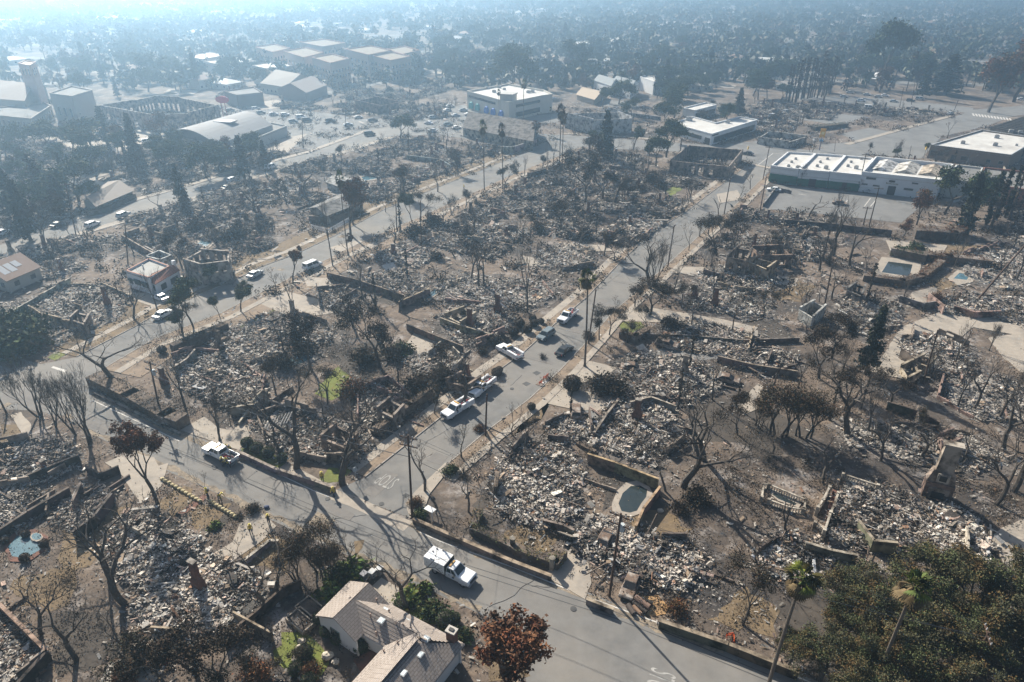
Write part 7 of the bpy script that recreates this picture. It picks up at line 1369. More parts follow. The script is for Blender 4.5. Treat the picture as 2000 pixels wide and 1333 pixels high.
pole('C', (1190, 1166), (1213, 1003), "near utility pole with insulators beside the rubble spread", 2, R(-30), True)
pole('D', (1882, 1345), (1932, 1235), "dark utility pole among the oaks at the lower corner", 1, R(70)); pole('E', (948, 852), (951, 770), "plain burnt post beside the middle street", 0); pole('F', (14, 810), (-6, 770), "dark pole at the frame edge near the upswept trees", 0)
pole('G', (1149, 672), (1164, 566), "dark pole standing just behind the tall fan palm", 0); pole('H', (1304, 522), (1317, 440), "utility pole beside the large bare tree on the middle street", 1, R(60)); pole('I', (1414, 420), (1427, 348), "utility pole halfway up the middle street", 1, R(60)); pole('J', (1490, 352), (1503, 286), "utility pole at the corner of the green and white shops", 1, R(-20))
pole('K', (1697, 444), (1717, 366), "tall leaning pole at the foot of the parking lot", 1, R(-10)); pole('L', (1686, 440), (1695, 404), "short pole with a wide crossarm below the parking lot", 1, R(-10)); pole('M', (1676, 372), (1692, 300), "pole with crossarms between the shops and the white hall", 2, R(-10)); pole('N', (1483, 420), (1497, 345), "slim pole at the corner of the parking lot wall", 0)
pole('O', (1609, 605), (1628, 505), "charred pole below the tall bare tree", 0); pole('P', (1803, 750), (1832, 645), "leaning black trunk like pole amid pale foundations", 0); pole('Q', (1905, 590), (2010, 470), "burnt leaning pole at the right edge", 0, r=.25, H=11) 
pole('R', (823, 482), (821, 392), "burnt pole in front of the bare tree on the quiet street", 0); pole('S', (775, 450), (773, 393), "pole with a pale top beside the quiet street", 0); pole('T', (250, 520), (244, 438), "thin pole in the burnt block by the wide street", 0); pole('U', (148, 458), (128, 358), "tall pole with crossarms beside the wide street", 1, R(10)); pole('V', (592, 290), (590, 235), "pole near the burnt block and plaza", 0)
pole('W', (1215, 192), (1213, 148), "~thin hazy pole", 0); pole('X', (798, 300), (797, 250), "~thin hazy pole", 0); pole('Y', (1630, 297), (1632, 275), "~thin lamp pole", 0, r=.09); pole('Z', (675, 250), (674, 210), "~thin hazy pole", 0); pole('a', (1553, 258), (1560, 228), "~thin dark pole", 0); pole('b', (1757, 210), (1765, 172), "~thin dark pole", 0); pole('c', (1780, 205), (1787, 162), "~thin dark pole", 0); pole('d', (1858, 230), (1872, 195), "~thin dark pole", 0); pole('e', (1775, 310), (1780, 285), "~thin lamp pole", 0, r=.09); pole('f', (1265, 335), (1270, 282), "~burnt thin post", 0)
def cable(p, q, sag, label, r=.03):
    mb = MB(); n = 12; pt = [(p[0] + (q[0] - p[0]) * t, p[1] + (q[1] - p[1]) * t, p[2] + (q[2] - p[2]) * t - sag * 4 * t * (1 - t)) for t in [i / n for i in range(n + 1)]]
    for u, v in zip(pt, pt[1:]): mb.tube(u, v, r, r, 4, cap=False)
    o = mb.build("power_cable", M['wire']); o['label'] = label; o['category'] = "cable"; o['group'] = "overhead cables"; return o
cable(POLE['B'][1], POLE['A'][1], 1.2, "thick wrapped cable from the hedge pole to the junction pole", .06)
for i in (0, 3): cable(POLE['B'][0][i], POLE['A'][0][i], .8, ["outer upper cable from the hedge pole to the junction pole", "", "", "inner upper cable from the hedge pole to the junction pole"][i], .022)
for i in (0, 3): cable(POLE['A'][0][i], POLE['C'][0][i], .8, ["first upper cable from the junction pole to the rubble side pole", "", "", "second upper cable from the junction pole to the rubble side pole"][i], .02)
for i, j in ((0, 0), (3, 3)): cable(POLE['C'][0][i], POLE['D'][0][j], .8, ["outer cable crossing the oaks from the rubble side pole", "", "", "inner cable crossing the oaks from the rubble side pole"][i], .02)
cable(POLE['A'][1], POLE['C'][1], 1.0, "lower cable from the junction pole to the rubble side pole", .035); cable(POLE['C'][1], POLE['D'][0][1], 1.0, "lower cable crossing the oak crowns", .03)
x_, y_ = G(-160, 650); cable((x_, y_, 9), POLE['B'][0][0], 1.0, "cable entering from the frame edge to the hedge pole", .025); cable((x_ + 1, y_, 8), POLE['B'][0][3], 1.0, "second cable entering from the frame edge to the hedge pole", .025)
for a_, b_, lb in (('G', 'H', "cable from the palm side pole up the middle street"), ('H', 'I', "cable along the upper middle street"), ('I', 'J', "cable from the middle street to the shop corner pole"), ('J', 'M', "cable passing over the green and white shops"), ('N', 'K', "cable across the big parking lot"), ('S', 'R', "short cable beside the quiet street"), ('U', 'T', "cable over the burnt block by the wide street"), ('E', 'A', "cable from the plain burnt post to the junction pole")): cable(POLE[a_][0][0], POLE[b_][0][-1], 1.0, lb, .025)
# street furniture
def signpost(at, H, col, label, w_=.6, h_=.7, rz=GA, posts=1, txt=None, name="street_sign", back=(.4, .4, .4)):
    a = G(*at); o = thing(name, (a[0], a[1], 0), label, "sign", rz=rz); MB().tube((0, 0, 0), (0, 0, H), .05, .05, 6, (.4, .4, .4)).build("post", M['vc'], o); MB().box((0, -.06, H - h_), (w_, .04, h_), 0, col).build("sign_face", M['vc'], o); return o
signpost((696, 944), 2.9, (.3, .35, .4), "stop sign post on the pavement corner seen from behind", rz=R(50)); signpost((827, 946), 2.5, (.35, .35, .35), "small sign post beside the bare street tree", .3, .5, rz=R(50))
o = thing("yard_sign", (*G(846, 1017), 0), "white rectangular notice board leaning on a short post by the junction pole", "sign", rz=R(-35)); MB().tube((0, 0, 0), (-.6, .3, 1.3), .05, .05, 6, (.6, .6, .6)).build("post", M['vc'], o); MB().box((-.8, .4, 1.3), (1.5, .9, .05), 0, (.7, .7, .7)).build("board", M['vc'], o)
o = thing("pole_sign", (*G(1600, 294), 0), "orange and yellow sign on a tall pole by the avenue corner", "sign", rz=R(-20)); MB().tube((0, 0, 0), (0, 0, 8), .2, .2, 8, (.15, .15, .2)).build("mast", M['vc'], o); MB().box((0, 0, 5.2), (2.0, .4, 3.4), 0, (.65, .35, .06)).build("sign_box", M['vc'], o); MB().box((0, -.23, 6.4), (1.1, .04, 1.1), 0, (.7, .6, .3)).build("sign_motif", M['vc'], o); MB().box((0, 0, 3.6), (1.4, .3, .8), 0, (.1, .3, .5)).build("lower_sign", M['vc'], o)
def heart_sign():
    a = G(441, 232); o = thing("red_sign", (*a, 0), "red oval sign on twin posts beyond the barrel roofed hall", "sign", rz=R(-10)); MB().tube((-1, 0, 0), (-1, 0, 8), .2, .2, 6, (.3, .1, .1)).tube((1, 0, 0), (1, 0, 8), .2, .2, 6, (.3, .1, .1)).build("post", M['vc'], o)
    P = [(3.6 * math.cos(t), 1.7 * math.sin(t)) for t in [2 * math.pi * k / 14 for k in range(14)]]; MB().add([(x, -.2, z + 9) for x, z in P] + [(x, .2, z + 9) for x, z in P], [tuple(range(14)), tuple(range(27, 13, -1))] + [(k + 14, (k + 1) % 14 + 14, (k + 1) % 14, k) for k in range(14)], (.6, .03, .06)).build("sign_face", M['vc'], o)
heart_sign()
def traffic_light(at, label):
    o = thing("traffic_light", (*G(*at), 0), label, "traffic light"); MB().tube((0, 0, 0), (0, 0, 4.2), .1, .08, 6, (.25, .25, .22)).build("post", M['vc'], o); MB().box((0, 0, 3.6), (.4, .4, 1.1), 0, (.7, .45, .05)).build("signal_head", M['vc'], o)
traffic_light((1803, 311), "yellow traffic light at the corner of the brown walled building"); traffic_light((1458, 310), "traffic light at the boulevard junction corner")
def barrier(at, rz, label):
    o = thing("barricade", (*G(*at), 0), label, "barricade", "orange barricades round the road works", rz); o.scale = (.65, .65, .75)
    for s in (-.5, .5): MB().tube((s, -.2, 0), (s, 0, 1.1), .04, .04, 5).tube((s, .2, 0), (s, 0, 1.1), .04, .04, 5).build("leg", M['orange'], o)
    for z in (.5, .85): MB().box((0, 0, z), (1.3, .05, .2), 0).build("board", M['orange'], o)
barrier((1056, 752), R(40), "orange barricade nearest the road at the dug up kerb"); barrier((1064, 742), R(40), "middle orange barricade at the dug up kerb"); barrier((1069, 738), R(60), "orange barricade farthest up the dug up kerb"); barrier((1424, 1246), R(10), "orange barricade fallen beside the roadside wall"); barrier((1432, 1252), R(80), "second orange barricade beside the roadside wall")
sheet("dug_patch", [(1046, 752), (1063, 738), (1085, 736), (1064, 758)], .09, 'soil'); 
o = thing("barrier_board", (*G(1063, 748), 0), "small white board lying on the dug up kerb", "board", rz=R(30)); MB().box((0, 0, .1), (1.0, .5, .06), 0, (.7, .7, .7)).build("board", M['vc'], o); MB().box((0, 0, .16), (.3, .52, .02), 0, (.05, .05, .05)).build("stripe", M['vc'], o)
for k, (x, y) in enumerate([(694, 1113), (712, 1132), (728, 1128), (742, 1122)]):
    o = thing("wheelie_bin", (*G(x, y), 0), None, "bin", "bins beside the ranch house", R(-30), adj=["dark blue bin", "grey bin", "pale grey bin", "white lidded bin"][k]); MB().box((0, 0, .08), (.62, .7, .95), 0, [(.02, .03, .1), (.15, .15, .16), (.3, .3, .3), (.2, .2, .2)][k], taper=1.12).build("bin_body", M['vc'], o); MB().box((0, 0, 1.03), (.74, .84, .08), 0, [(.02, .04, .2), (.3, .3, .32), (.5, .5, .5), (.65, .65, .65)][k]).build("lid", M['vc'], o)
for k in range(12):
    x, y = 318 + k * 6.6, 938 + k * 3.9; o = link("garden_stone", MB().blob((0, 0, .2), (.38, .3, .26), (.5, .42, .24), k, 7, 4, .15).mesh("garden_stone", M['vc']), None, None, "stone", "row of stones above the brick path", loc=(*G(x, y), 0)); AUTO.append((o, "cream edging stone"))
for k in range(9):
    x, y = 412 + k * 6, 982 + k * 3.6; o = link("garden_stone", MB().blob((0, 0, .2), (.38, .3, .26), (.5, .42, .24), k + 30, 7, 4, .15).mesh("garden_stone", M['vc']), None, None, "stone", "row of stones below the brick path", loc=(*G(x, y), 0)); AUTO.append((o, "cream kerb stone"))
for k in range(7):
    a = G(228 + k * -5, 1297 + k * 9); o = link("stepping_slab", MB().box((0, 0, 0), (1.5, .5, .1), R(30), (.34, .31, .27)).mesh("stepping_slab", M['vc']), None, None, "slab", "stepping slabs in the charred garden", loc=(*a, 0)); AUTO.append((o, "pale stepping slab"))
# ---------------------------------------------------------------- people: firefighters in yellow jackets
M['skin'] = mat("skin", (.45, .27, .19), (.4, .24, .17), 3, .6); M['nomex'] = mat("yellow_jacket_cloth", (.55, .42, .06), (.42, .32, .05), 3, .85); M['navy'] = mat("navy_trousers", (.025, .03, .05), (.035, .04, .06), 3, .9); M['helmet'] = mat("yellow_helmet", (.75, .6, .05), (.7, .55, .04), 3, .4)
def person(at, rz, pose, label, group="firefighters working round the near road", pack=True):
    a = G(*at); o = thing("person", (a[0], a[1], 0), label, "person", group, rz)
    lx = {'walk': .28, 'stand': .05, 'bend': .12}[pose]; by = .0; bend = .55 if pose == 'bend' else 0.05
    J = {'pelvis': (0, 0, .95), 'chest': (bend * .8, 0, 1.4 - bend * .3), 'neck': (bend * 1.05, 0, 1.55 - bend * .42), 'head': (bend * 1.2, 0, 1.68 - bend * .5), 'top': (bend * 1.3 + .01, 0, 1.8 - bend * .55)}
    v = [J['pelvis'], J['chest'], J['neck'], J['head'], J['top']]; e = [(0, 1), (1, 2), (2, 3), (3, 4)]; r = [.17, .19, .075, .1, .075]
    for s in (-1, 1):
        b = len(v); f = s * lx
        v += [(0, .11 * s, .88), (f * .55 + .05, .12 * s, .5), (f, .12 * s, .1), (f + .18, .13 * s, .05)]; e += [(0, b), (b, b + 1), (b + 1, b + 2), (b + 2, b + 3)]; r += [.12, .085, .06, .05]
        b = len(v); c = J['chest']; sh = (c[0], .2 * s, c[2] + .06); el = (c[0] + .08 + bend * .2, .3 * s, c[2] - .24); ha = (c[0] + .3 + bend * .25, .24 * s, c[2] - .36 - bend * .3)
        v += [sh, el, ha, (ha[0] + .09, ha[1] - .02 * s, ha[2] - .02)]; e += [(1, b), (b, b + 1), (b + 1, b + 2), (b + 2, b + 3)]; r += [.085, .06, .045, .04]
        for k in range(5): v.append((ha[0] + .17 - .03 * (k == 4), ha[1] - .02 * s + (k - 1.5) * .022, ha[2] - .03 + .05 * (k == 4))); e.append((b + 3, len(v) - 1)); r.append(.011)
    me = bpy.data.meshes.new("body"); me.from_pydata(v, e, []); ob = bpy.data.objects.new("body", me); COL.objects.link(ob); sk_ = ob.modifiers.new("skin", 'SKIN'); sv = me.skin_vertices[0].data
    for i, q in enumerate(r): sv[i].radius = (q, q)
    sv[0].use_root = True; sb = ob.modifiers.new("smooth", 'SUBSURF'); sb.levels = 1; sb.render_levels = 1
    dg = bpy.context.evaluated_depsgraph_get(); m2 = bpy.data.meshes.new_from_object(ob.evaluated_get(dg)); bpy.data.objects.remove(ob)
    for m in ('skin', 'nomex', 'navy'): m2.materials.append(M[m])
    hd = J['neck'][2]
    for p in m2.polygons:
        c = p.center; hand = any(math.dist(c, v[i]) < .1 for i in range(len(v)) if r[i] <= .04 and v[i][2] > .4)
        p.material_index = 2 if (c[2] < .97 and not (bend > .3 and c[0] > .3)) else (0 if (c[2] > hd and abs(c[1]) < .14) or hand else 1); p.use_smooth = True
    link("body", m2, o); t = J['top']
    hm = MB().blob((J['head'][0], 0, J['head'][2] + .09), (.16, .14, .13), (1, 1, 1), 1, 10, 6, 0).tube((J['head'][0], 0, J['head'][2] + .06), (J['head'][0], 0, J['head'][2] + .085), .2, .18, 10).build("helmet", M['helmet'], o)
    for s in (-1, 1): MB().box((J['head'][0] + .1, .035 * s, J['head'][2] - .01), (.01, .02, .012), 0, (.03, .03, .03)).build("eye", M['vc'], o)
    MB().box((J['head'][0] + .115, 0, J['head'][2] - .04), (.02, .02, .03), 0, (.4, .25, .18)).build("nose", M['vc'], o)
    for s in (-1, 1): MB().box((v[7 if s < 0 else 7][0] * 0 + s * lx + .08, .125 * s, 0), (.3, .11, .1), 0, (.03, .025, .02)).build("boot", M['vc'], o)
    if pack: c = J['chest']; MB().box((c[0] - .24, 0, c[2] - .25), (.18, .32, .42), 0, (.03, .035, .05)).build("backpack", M['vc'], o)
    return o
person((526, 1025), R(110), 'walk', "firefighter in yellow jacket walking at the pavement edge of the drive"); person((491, 1043), R(-60), 'stand', "firefighter in yellow jacket standing on the concrete drive")
person((407, 972), R(200), 'stand', "firefighter standing at the top of the brick path beside the road"); person((429, 977), R(-20), 'bend', "firefighter bending forward beside the edging stones")
person((630, 940), R(-70), 'walk', "firefighter on the lawn behind the retaining wall"); person((653, 970), R(250), 'stand', "firefighter at the end of the retaining wall by the pavement")
person((452, 884), R(180), 'bend', "firefighter leaning over the tailgate of the pickup on the driveway side"); person((436, 912), R(100), 'stand', "firefighter in yellow beside the bed of the pickup on the road side"); person((448, 914), R(140), 'bend', "firefighter behind the pickup tailgate reaching for red gear")
person((1157, 292), R(0), 'stand', "distant figure on the boulevard near the dark trees", pack=False); person((906, 371), R(30), 'walk', "distant figure walking down the quiet street", pack=False)
a = G(513, 994); o = thing("shovel", (*a, 0), "shovel and blue bag lying at the road edge", "tool"); MB().tube((-1.2, -.4, .08), (.2, .1, .08), .025, .025, 5, (.6, .5, .35)).build("handle", M['vc'], o); MB().blob((.5, .15, .18), (.42, .32, .2), (.03, .05, .12), 4, 8, 5, .1).build("bag", M['vc'], o)
# ---------------------------------------------------------------- the rest of the town
def on_any(x, y): return any(inpoly(x, y, B) for B in BLOCKED)
for rect in ([(1280, 900), (1500, 850), (1800, 900), (1960, 960), (1960, 1333), (1250, 1333), (1250, 1100)], [(870, 900), (1000, 850), (960, 1050), (830, 1010)], [(430, 1170), (620, 1050), (1000, 1200), (1000, 1400), (430, 1400)], [(1490, 345), (1850, 390), (1800, 440), (1480, 410)], [(1740, 455), (1960, 460), (1940, 560), (1690, 560), (1700, 500)], [(1250, 990), (1180, 915), (1300, 930), (1290, 1010)],
    [(900, 165), (1120, 175), (1180, 235), (1160, 265), (905, 240), (690, 235), (540, 215), (560, 280), (620, 300), (640, 290), (800, 240), (900, 280), (900, 250)], [(180, 200), (440, 200), (560, 225), (560, 290), (420, 300), (160, 290)], [(620, 720), (700, 710), (700, 770), (620, 775)], [(170, 880), (330, 930), (420, 960), (540, 1020), (440, 1110), (380, 1050), (250, 990), (170, 960)], [(1560, 250), (1700, 230), (1720, 300), (1560, 300)], [(1640, 560), (1860, 560), (1870, 700), (1750, 740), (1700, 700)][:0] or [(0, 0), (1, 0), (1, 1)]):
    BLOCKED.append(PP(rect))
NL = auto_lots()
# small rubble and charred litter strewn over the burnt blocks
def litter(n, x0, x1, y0, y1, size, seed, far):
    g = np.random.RandomState(seed); pts = []
    while len(pts) < n:
        x, y = g.uniform(x0, x1), g.uniform(y0, y1); px, py = PX(x, y)
        if -80 < px < 2080 and 200 < py < 1400 and not any(inpoly(x, y, B) for B in BLOCKED[:8] + CLEAN) and float(lumps(np.array(x), np.array(y), 3, .12)) > -.1: pts.append((x, y))
    P = np.array(pts); a = g.normal(0, 1, (n, 3)); a[:, 2] *= .25; a /= np.linalg.norm(a, axis=1)[:, None]; b = np.cross(a, [0, 0, 1.0]) + g.normal(0, .2, (n, 3)); s = size * np.exp(g.normal(0, .5, (n, 1))); c = np.column_stack([P, .08 + s[:, 0] * .3])
    V = np.stack([c - a * s - b * s * .4, c + a * s - b * s * .3, c + a * s + b * s * .4, c - a * s + b * s * .3], 1).reshape(-1, 3); V[:, 2] = np.maximum(V[:, 2], .02)
    return quads_mesh("litter", V, PAL[g.choice(len(PAL), n, p=PW)] * g.uniform(.6, 1.1, (n, 1)), M['rub'])
for args in ((26000, -110, 130, 40, 160, .13, 1, 0), (34000, -230, 230, 140, 420, .28, 2, 1)):
    link("scattered_litter", litter(*args), None, kind='stuff')
def char_brush(n, seed, ya, yb, m_, sz):
    g = np.random.RandomState(seed); pts = []
    while len(pts) < n:
        x, y = g.uniform(-230, 230), g.uniform(ya, yb); px, py = PX(x, y)
        if -60 < px < 2060 and float(lumps(np.array(x), np.array(y), 8, .1)) > .05 and not any(inpoly(x, y, B) for B in BLOCKED[:8] + CLEAN): pts += [(x + g.normal(0, .8), y + g.normal(0, .8), abs(g.normal(.35, .5))) for k in range(6)]
    return leaves_mesh("charred_brush", pts, n * m_, sz, .35 + sz * .4, M['lf_dark'], seed, [(1, 1, 1), (.6, .6, .6), (2, 1.6, 1.2), (1.4, 1.2, 1)])
link("charred_brush", char_brush(6500, 14, 40, 130, 13, .11), None, kind='stuff'); link("charred_brush", char_brush(16000, 15, 130, 380, 7, .26), None, kind='stuff')
# dry leaves and tufts on verges and gardens close by
def tufts(n, seed):
    g = np.random.RandomState(seed); pts = []
    while len(pts) < n:
        x, y = g.uniform(-70, 70), g.uniform(38, 130)
        if not any(inpoly(x, y, B) for B in BLOCKED[:4]): pts.append((x, y, .05))
    return leaves_mesh("dry_tufts", pts, n * 2, .11, .22, M['lf_straw'], seed, [(.5, .5, .45), (.9, .85, .7), (.3, .28, .25)])
link("dry_tufts", tufts(9000, 4), None, kind='stuff')
# trees between and beyond the streets, each one a thing
q = random.Random(11); cnt = 0; tries = 0; PLN = []
while cnt < 215 and tries < 9000:
    tries += 1; y = 240 + 560 * q.random() ** 1.25; x = q.uniform(-.82, .82) * y; px, py = PX(x, y)
    if not (-40 < px < 2040): continue
    if on_any(x, y): continue
    right = px > 1250
    if py > 330 or (px > 1480 and py > 200): continue
    if 560 < px < 1160 and py > 170 and q.random() < .8: continue
    if px < 560 and 170 < py < 250 and q.random() < .6: continue
    if not right and q.random() < .2: continue
    if any(math.dist((x, y), p) < 6.5 for p in PLN): continue
    PLN.append((x, y)); cnt += 1
    kd = q.choices(['broadleaf', 'ruddy', 'conifer', 'scorched', 'bare_big', 'cypress', 'green'], [7, 1.6 + right, 1.6, 2, 1.6, .8, 1])[0]
    H = {'broadleaf': q.uniform(8, 15), 'ruddy': q.uniform(8, 13), 'conifer': q.uniform(12, 19), 'scorched': q.uniform(6, 10), 'bare_big': q.uniform(8, 12), 'cypress': q.uniform(9, 15), 'green': q.uniform(6, 9)}[kd]
    plant(kd, 0, 0, H, world=(x, y), sx=q.uniform(.9, 1.3))
for x0, x1, y0, y1, m_ in ((-20, 540, 268, 350, 46), (-20, 200, 340, 430, 12), (560, 900, 120, 175, 20), (860, 1120, 120, 180, 22), (1120, 1480, 120, 195, 40), (1480, 2020, 95, 180, 55), (0, 500, 120, 165, 22)):
    k = 0; tr = 0
    while k < m_ and tr < 600:
        tr += 1; X, Y = G(q.uniform(x0, x1), q.uniform(y0, y1))
        if any(inpoly(X, Y, B) for B in BLOCKED if area(B) < 9e9) and q.random() < .93: continue
        if any(math.dist((X, Y), p) < 4.5 for p in PLN): continue
        PLN.append((X, Y)); k += 1; kd = q.choices(['broadleaf', 'ruddy', 'conifer', 'scorched', 'bare_big', 'cypress'], [7, 1.2, 1.2, 3, 2.5, .8])[0]
        plant(kd, 0, 0, {'broadleaf': q.uniform(7, 13), 'ruddy': q.uniform(7, 12), 'conifer': q.uniform(10, 17), 'scorched': q.uniform(6, 10), 'bare_big': q.uniform(7, 11), 'cypress': q.uniform(8, 14)}[kd], world=(X, Y), sx=q.uniform(.9, 1.3))
k = 0; tr = 0                                   # bare trunks left standing about the burnt blocks
while k < 85 and tr < 4000:
    tr += 1; X, Y = G(q.uniform(0, 2000), q.uniform(300, 860)); px, py = PX(X, Y)
    if q.random() > (1.0 if px > 1250 else .5): continue
    if any(inpoly(X, Y, B) for B in BLOCKED[:8] + CLEAN) or any(math.dist((X, Y), p) < 4 for p in PLN): continue
    PLN.append((X, Y)); k += 1; kd = q.choice(['slender', 'bare_big', 'vase', 'bare_small', 'slender', 'burnt_cypress', 'thin_dark'])
    plant(kd, 0, 0, {'slender': q.uniform(7, 12), 'bare_big': q.uniform(6, 9), 'vase': q.uniform(5, 8), 'bare_small': q.uniform(3.5, 5.5), 'burnt_cypress': q.uniform(5, 10), 'thin_dark': q.uniform(5, 7)}[kd], world=(X, Y), sx=q.uniform(.8, 1.1))
for i, (x, y, w_, d_) in enumerate(((600, 150, 60, 12), (850, 140, 50, 10), (1250, 112, 60, 9), (330, 175, 60, 10), (720, 215, 50, 12), (1000, 118, 40, 8), (1600, 130, 40, 8), (150, 135, 60, 8), (450, 92, 70, 6), (1400, 165, 40, 8))):
    sheet("far_paved_lot", [(x, y), (x + w_, y + d_ * .3), (x + w_ * .8, y + d_), (x - w_ * .2, y + d_ * .7)], .13 + .003 * i, 'concrete')
# the far wood and far roofs
def far_woods():
    g = np.random.RandomState(9); V, C = [], []; base = [(0.05, 0.062, 0.034), (0.035, 0.045, 0.025), (0.085, 0.085, 0.045), (0.12, 0.08, 0.055), (0.028, 0.036, 0.026)]
    n = 0
    while n < 9500:
        y = 430 + 1700 * g.rand() ** .8; x = g.uniform(-.85, .85) * y; px, py = PX(x, y)
        dn = float(lumps(np.array(x), np.array(y), 4, .008)); thr = -.6 if px > 1050 else -.15
        if dn < thr or (y < 700 and on_any(x, y)): 
            if g.rand() < .8: continue
        n += 1; H = g.uniform(8, 16); rad = H * g.uniform(.28, .45); tall = g.rand() < .15
        if tall: H *= 1.35; rad *= .4
        m = 46 if y < 900 else 26; c = g.normal(0, 1, (m, 3)); c /= np.linalg.norm(c, axis=1)[:, None]; lob = g.normal(0, .45, (4, 3)) * [rad * g.uniform(.8, 2.2), rad * 1.3, H * .22]; st = g.uniform(.7, 1.7); c = c * g.uniform(.35, 1, (m, 1)) * [rad * st * .8, rad * .8, H * .3] + lob[g.randint(0, 4, m)] + [x, y, H * g.uniform(.42, .62)]
        a = g.normal(0, 1, (m, 3)); a /= np.linalg.norm(a, axis=1)[:, None]; b = np.cross(a, g.normal(0, 1, (m, 3))); b /= np.linalg.norm(b, axis=1)[:, None]; s = rad * (.36 if m == 46 else .5) * g.uniform(.6, 1.3, (m, 1))
        V.append(np.stack([c - a * s, c - b * s * .8, c + a * s, c + b * s * .8], 1).reshape(-1, 3)); C.append(np.array(base[g.choice(5, p=[.3, .22, .2, .14, .14])]) * g.uniform(.7, 1.3, (m, 1)))
        (y < 800) and V.append(np.array([(x - .4, y, 0), (x + .4, y, 0), (x + .2, y, H * .6), (x - .2, y, H * .6)])); (y < 800) and C.append(np.array([(.06, .05, .04)]))
    return quads_mesh("distant_wood", np.concatenate(V), np.concatenate(C), M['vc'])
link("distant_wood", far_woods(), None, kind='stuff')
q = random.Random(21); n = 0; hm = {}
def house_meshes(i):
    if i not in hm:
        w_, d_, h = [(16, 9, 3.2), (20, 10, 3), (13, 9, 5.5), (24, 12, 3.4)][i]; P = [(-w_ / 2, -d_ / 2), (w_ / 2, -d_ / 2), (w_ / 2, d_ / 2), (-w_ / 2, d_ / 2)]; wm = MB()
        for k in range(4): a, b = P[k], P[(k + 1) % 4]; wm.face([(*a, 0), (*b, 0), (*b, h), (*a, h)], (.5, .47, .42))
        for k in range(4): wm.box((-w_ / 2 + w_ * (k + .5) / 4, -d_ / 2 - .03, 1), (1.4, .1, 1.2), 0, (.06, .06, .07))
        r = MB(); o_ = .6; E_ = [(p[0] * (1 + 2 * o_ / w_), p[1] * (1 + 2 * o_ / d_), h) for p in P]; t = d_ / 2; A, B = (-w_ / 2 + t, 0, h + 2.2), (w_ / 2 - t, 0, h + 2.2); rc = [(.34, .31, .28), (.6, .58, .55), (.33, .22, .17), (.65, .65, .65)][i]
        r.face([E_[0], E_[1], B, A], rc).face([E_[2], E_[3], A, B], rc).face([E_[1], E_[2], B], rc).face([E_[3], E_[0], A], rc); hm[i] = (wm.mesh("wall", M['vc']), r.mesh("roof", M['vc']))
    return hm[i]
cols = ["grey roofed house", "pale roofed house", "red roofed house", "white roofed long house"]
while n < 85:
    y = 420 + 900 * q.random(); x = q.uniform(-.8, .8) * y; px, py = PX(x, y)
    if not (0 < px < 2000) or on_any(x, y): continue
    i = q.randrange(4); wm, rm = house_meshes(i); o = thing("distant_house", (x, y, 0), None, "house", "houses standing among the far trees", GA + q.choice((0, 1.57)), cols[i]); link("wall", wm, o); link("roof", rm, o); n += 1
def far_roofs():
    g = np.random.RandomState(31); mb = MB()
    for k in range(420):
        y = 900 + 1100 * g.rand(); x = g.uniform(-.85, .85) * y; s = g.uniform(8, 22); d = g.uniform(7, 12); c = [(.6, .58, .55), (.35, .3, .27), (.65, .65, .65), (.4, .3, .25)][g.randint(4)]
        mb.box((x, y, 0), (s, d, 3.5), GA + g.choice([0, 1.57]), c, taper=.96)
    return mb.mesh("distant_roofs", M['vc'])
link("distant_roofs", far_roofs(), None, kind='stuff')
# far streets
for i, (y0, y1) in enumerate(((520, 520), (640, 640), (800, 800), (1000, 1000))):
    c, s = math.cos(R(-12 + i * 3)), math.sin(R(-12 + i * 3)); P = [(-900 * c + a * s * -1, y0 - 900 * s + a * c) for a in (0, 12)] + [(900 * c - a * s, y0 + 900 * s + a * c) for a in (12, 0)]; sheet("far_street", P, .03 + .01 * i, 'asphalt2', world=True)
for i, x0 in enumerate((-330, -120, 160, 420)):
    d = (VX[0], VX[1]); P = [(x0, 420), (x0 + 11, 420), (x0 + 11 + d[0] * 1500, 420 + d[1] * 1500), (x0 + d[0] * 1500, 420 + d[1] * 1500)]; sheet("far_street", P, .08 + .01 * i, 'asphalt2', world=True)
# ---------------------------------------------------------------- haze over the town
hz = MB().box((0, 1950, -1.5), (7200, 4300, 71.5), 0)
hm_ = bpy.data.materials.new("haze_air"); hm_.use_nodes = True; N = hm_.node_tree.nodes; N.clear(); ou = N.new("ShaderNodeOutputMaterial"); pv = N.new("ShaderNodeVolumePrincipled")
pv.inputs["Color"].default_value = (0.45, 0.695, 0.955, 1); pv.inputs["Density"].default_value = HAZE; pv.inputs["Anisotropy"].default_value = 0.7
hm_.node_tree.links.new(pv.outputs[0], ou.inputs["Volume"])
ho = link("haze", hz.mesh("haze", hm_), kind='stuff')
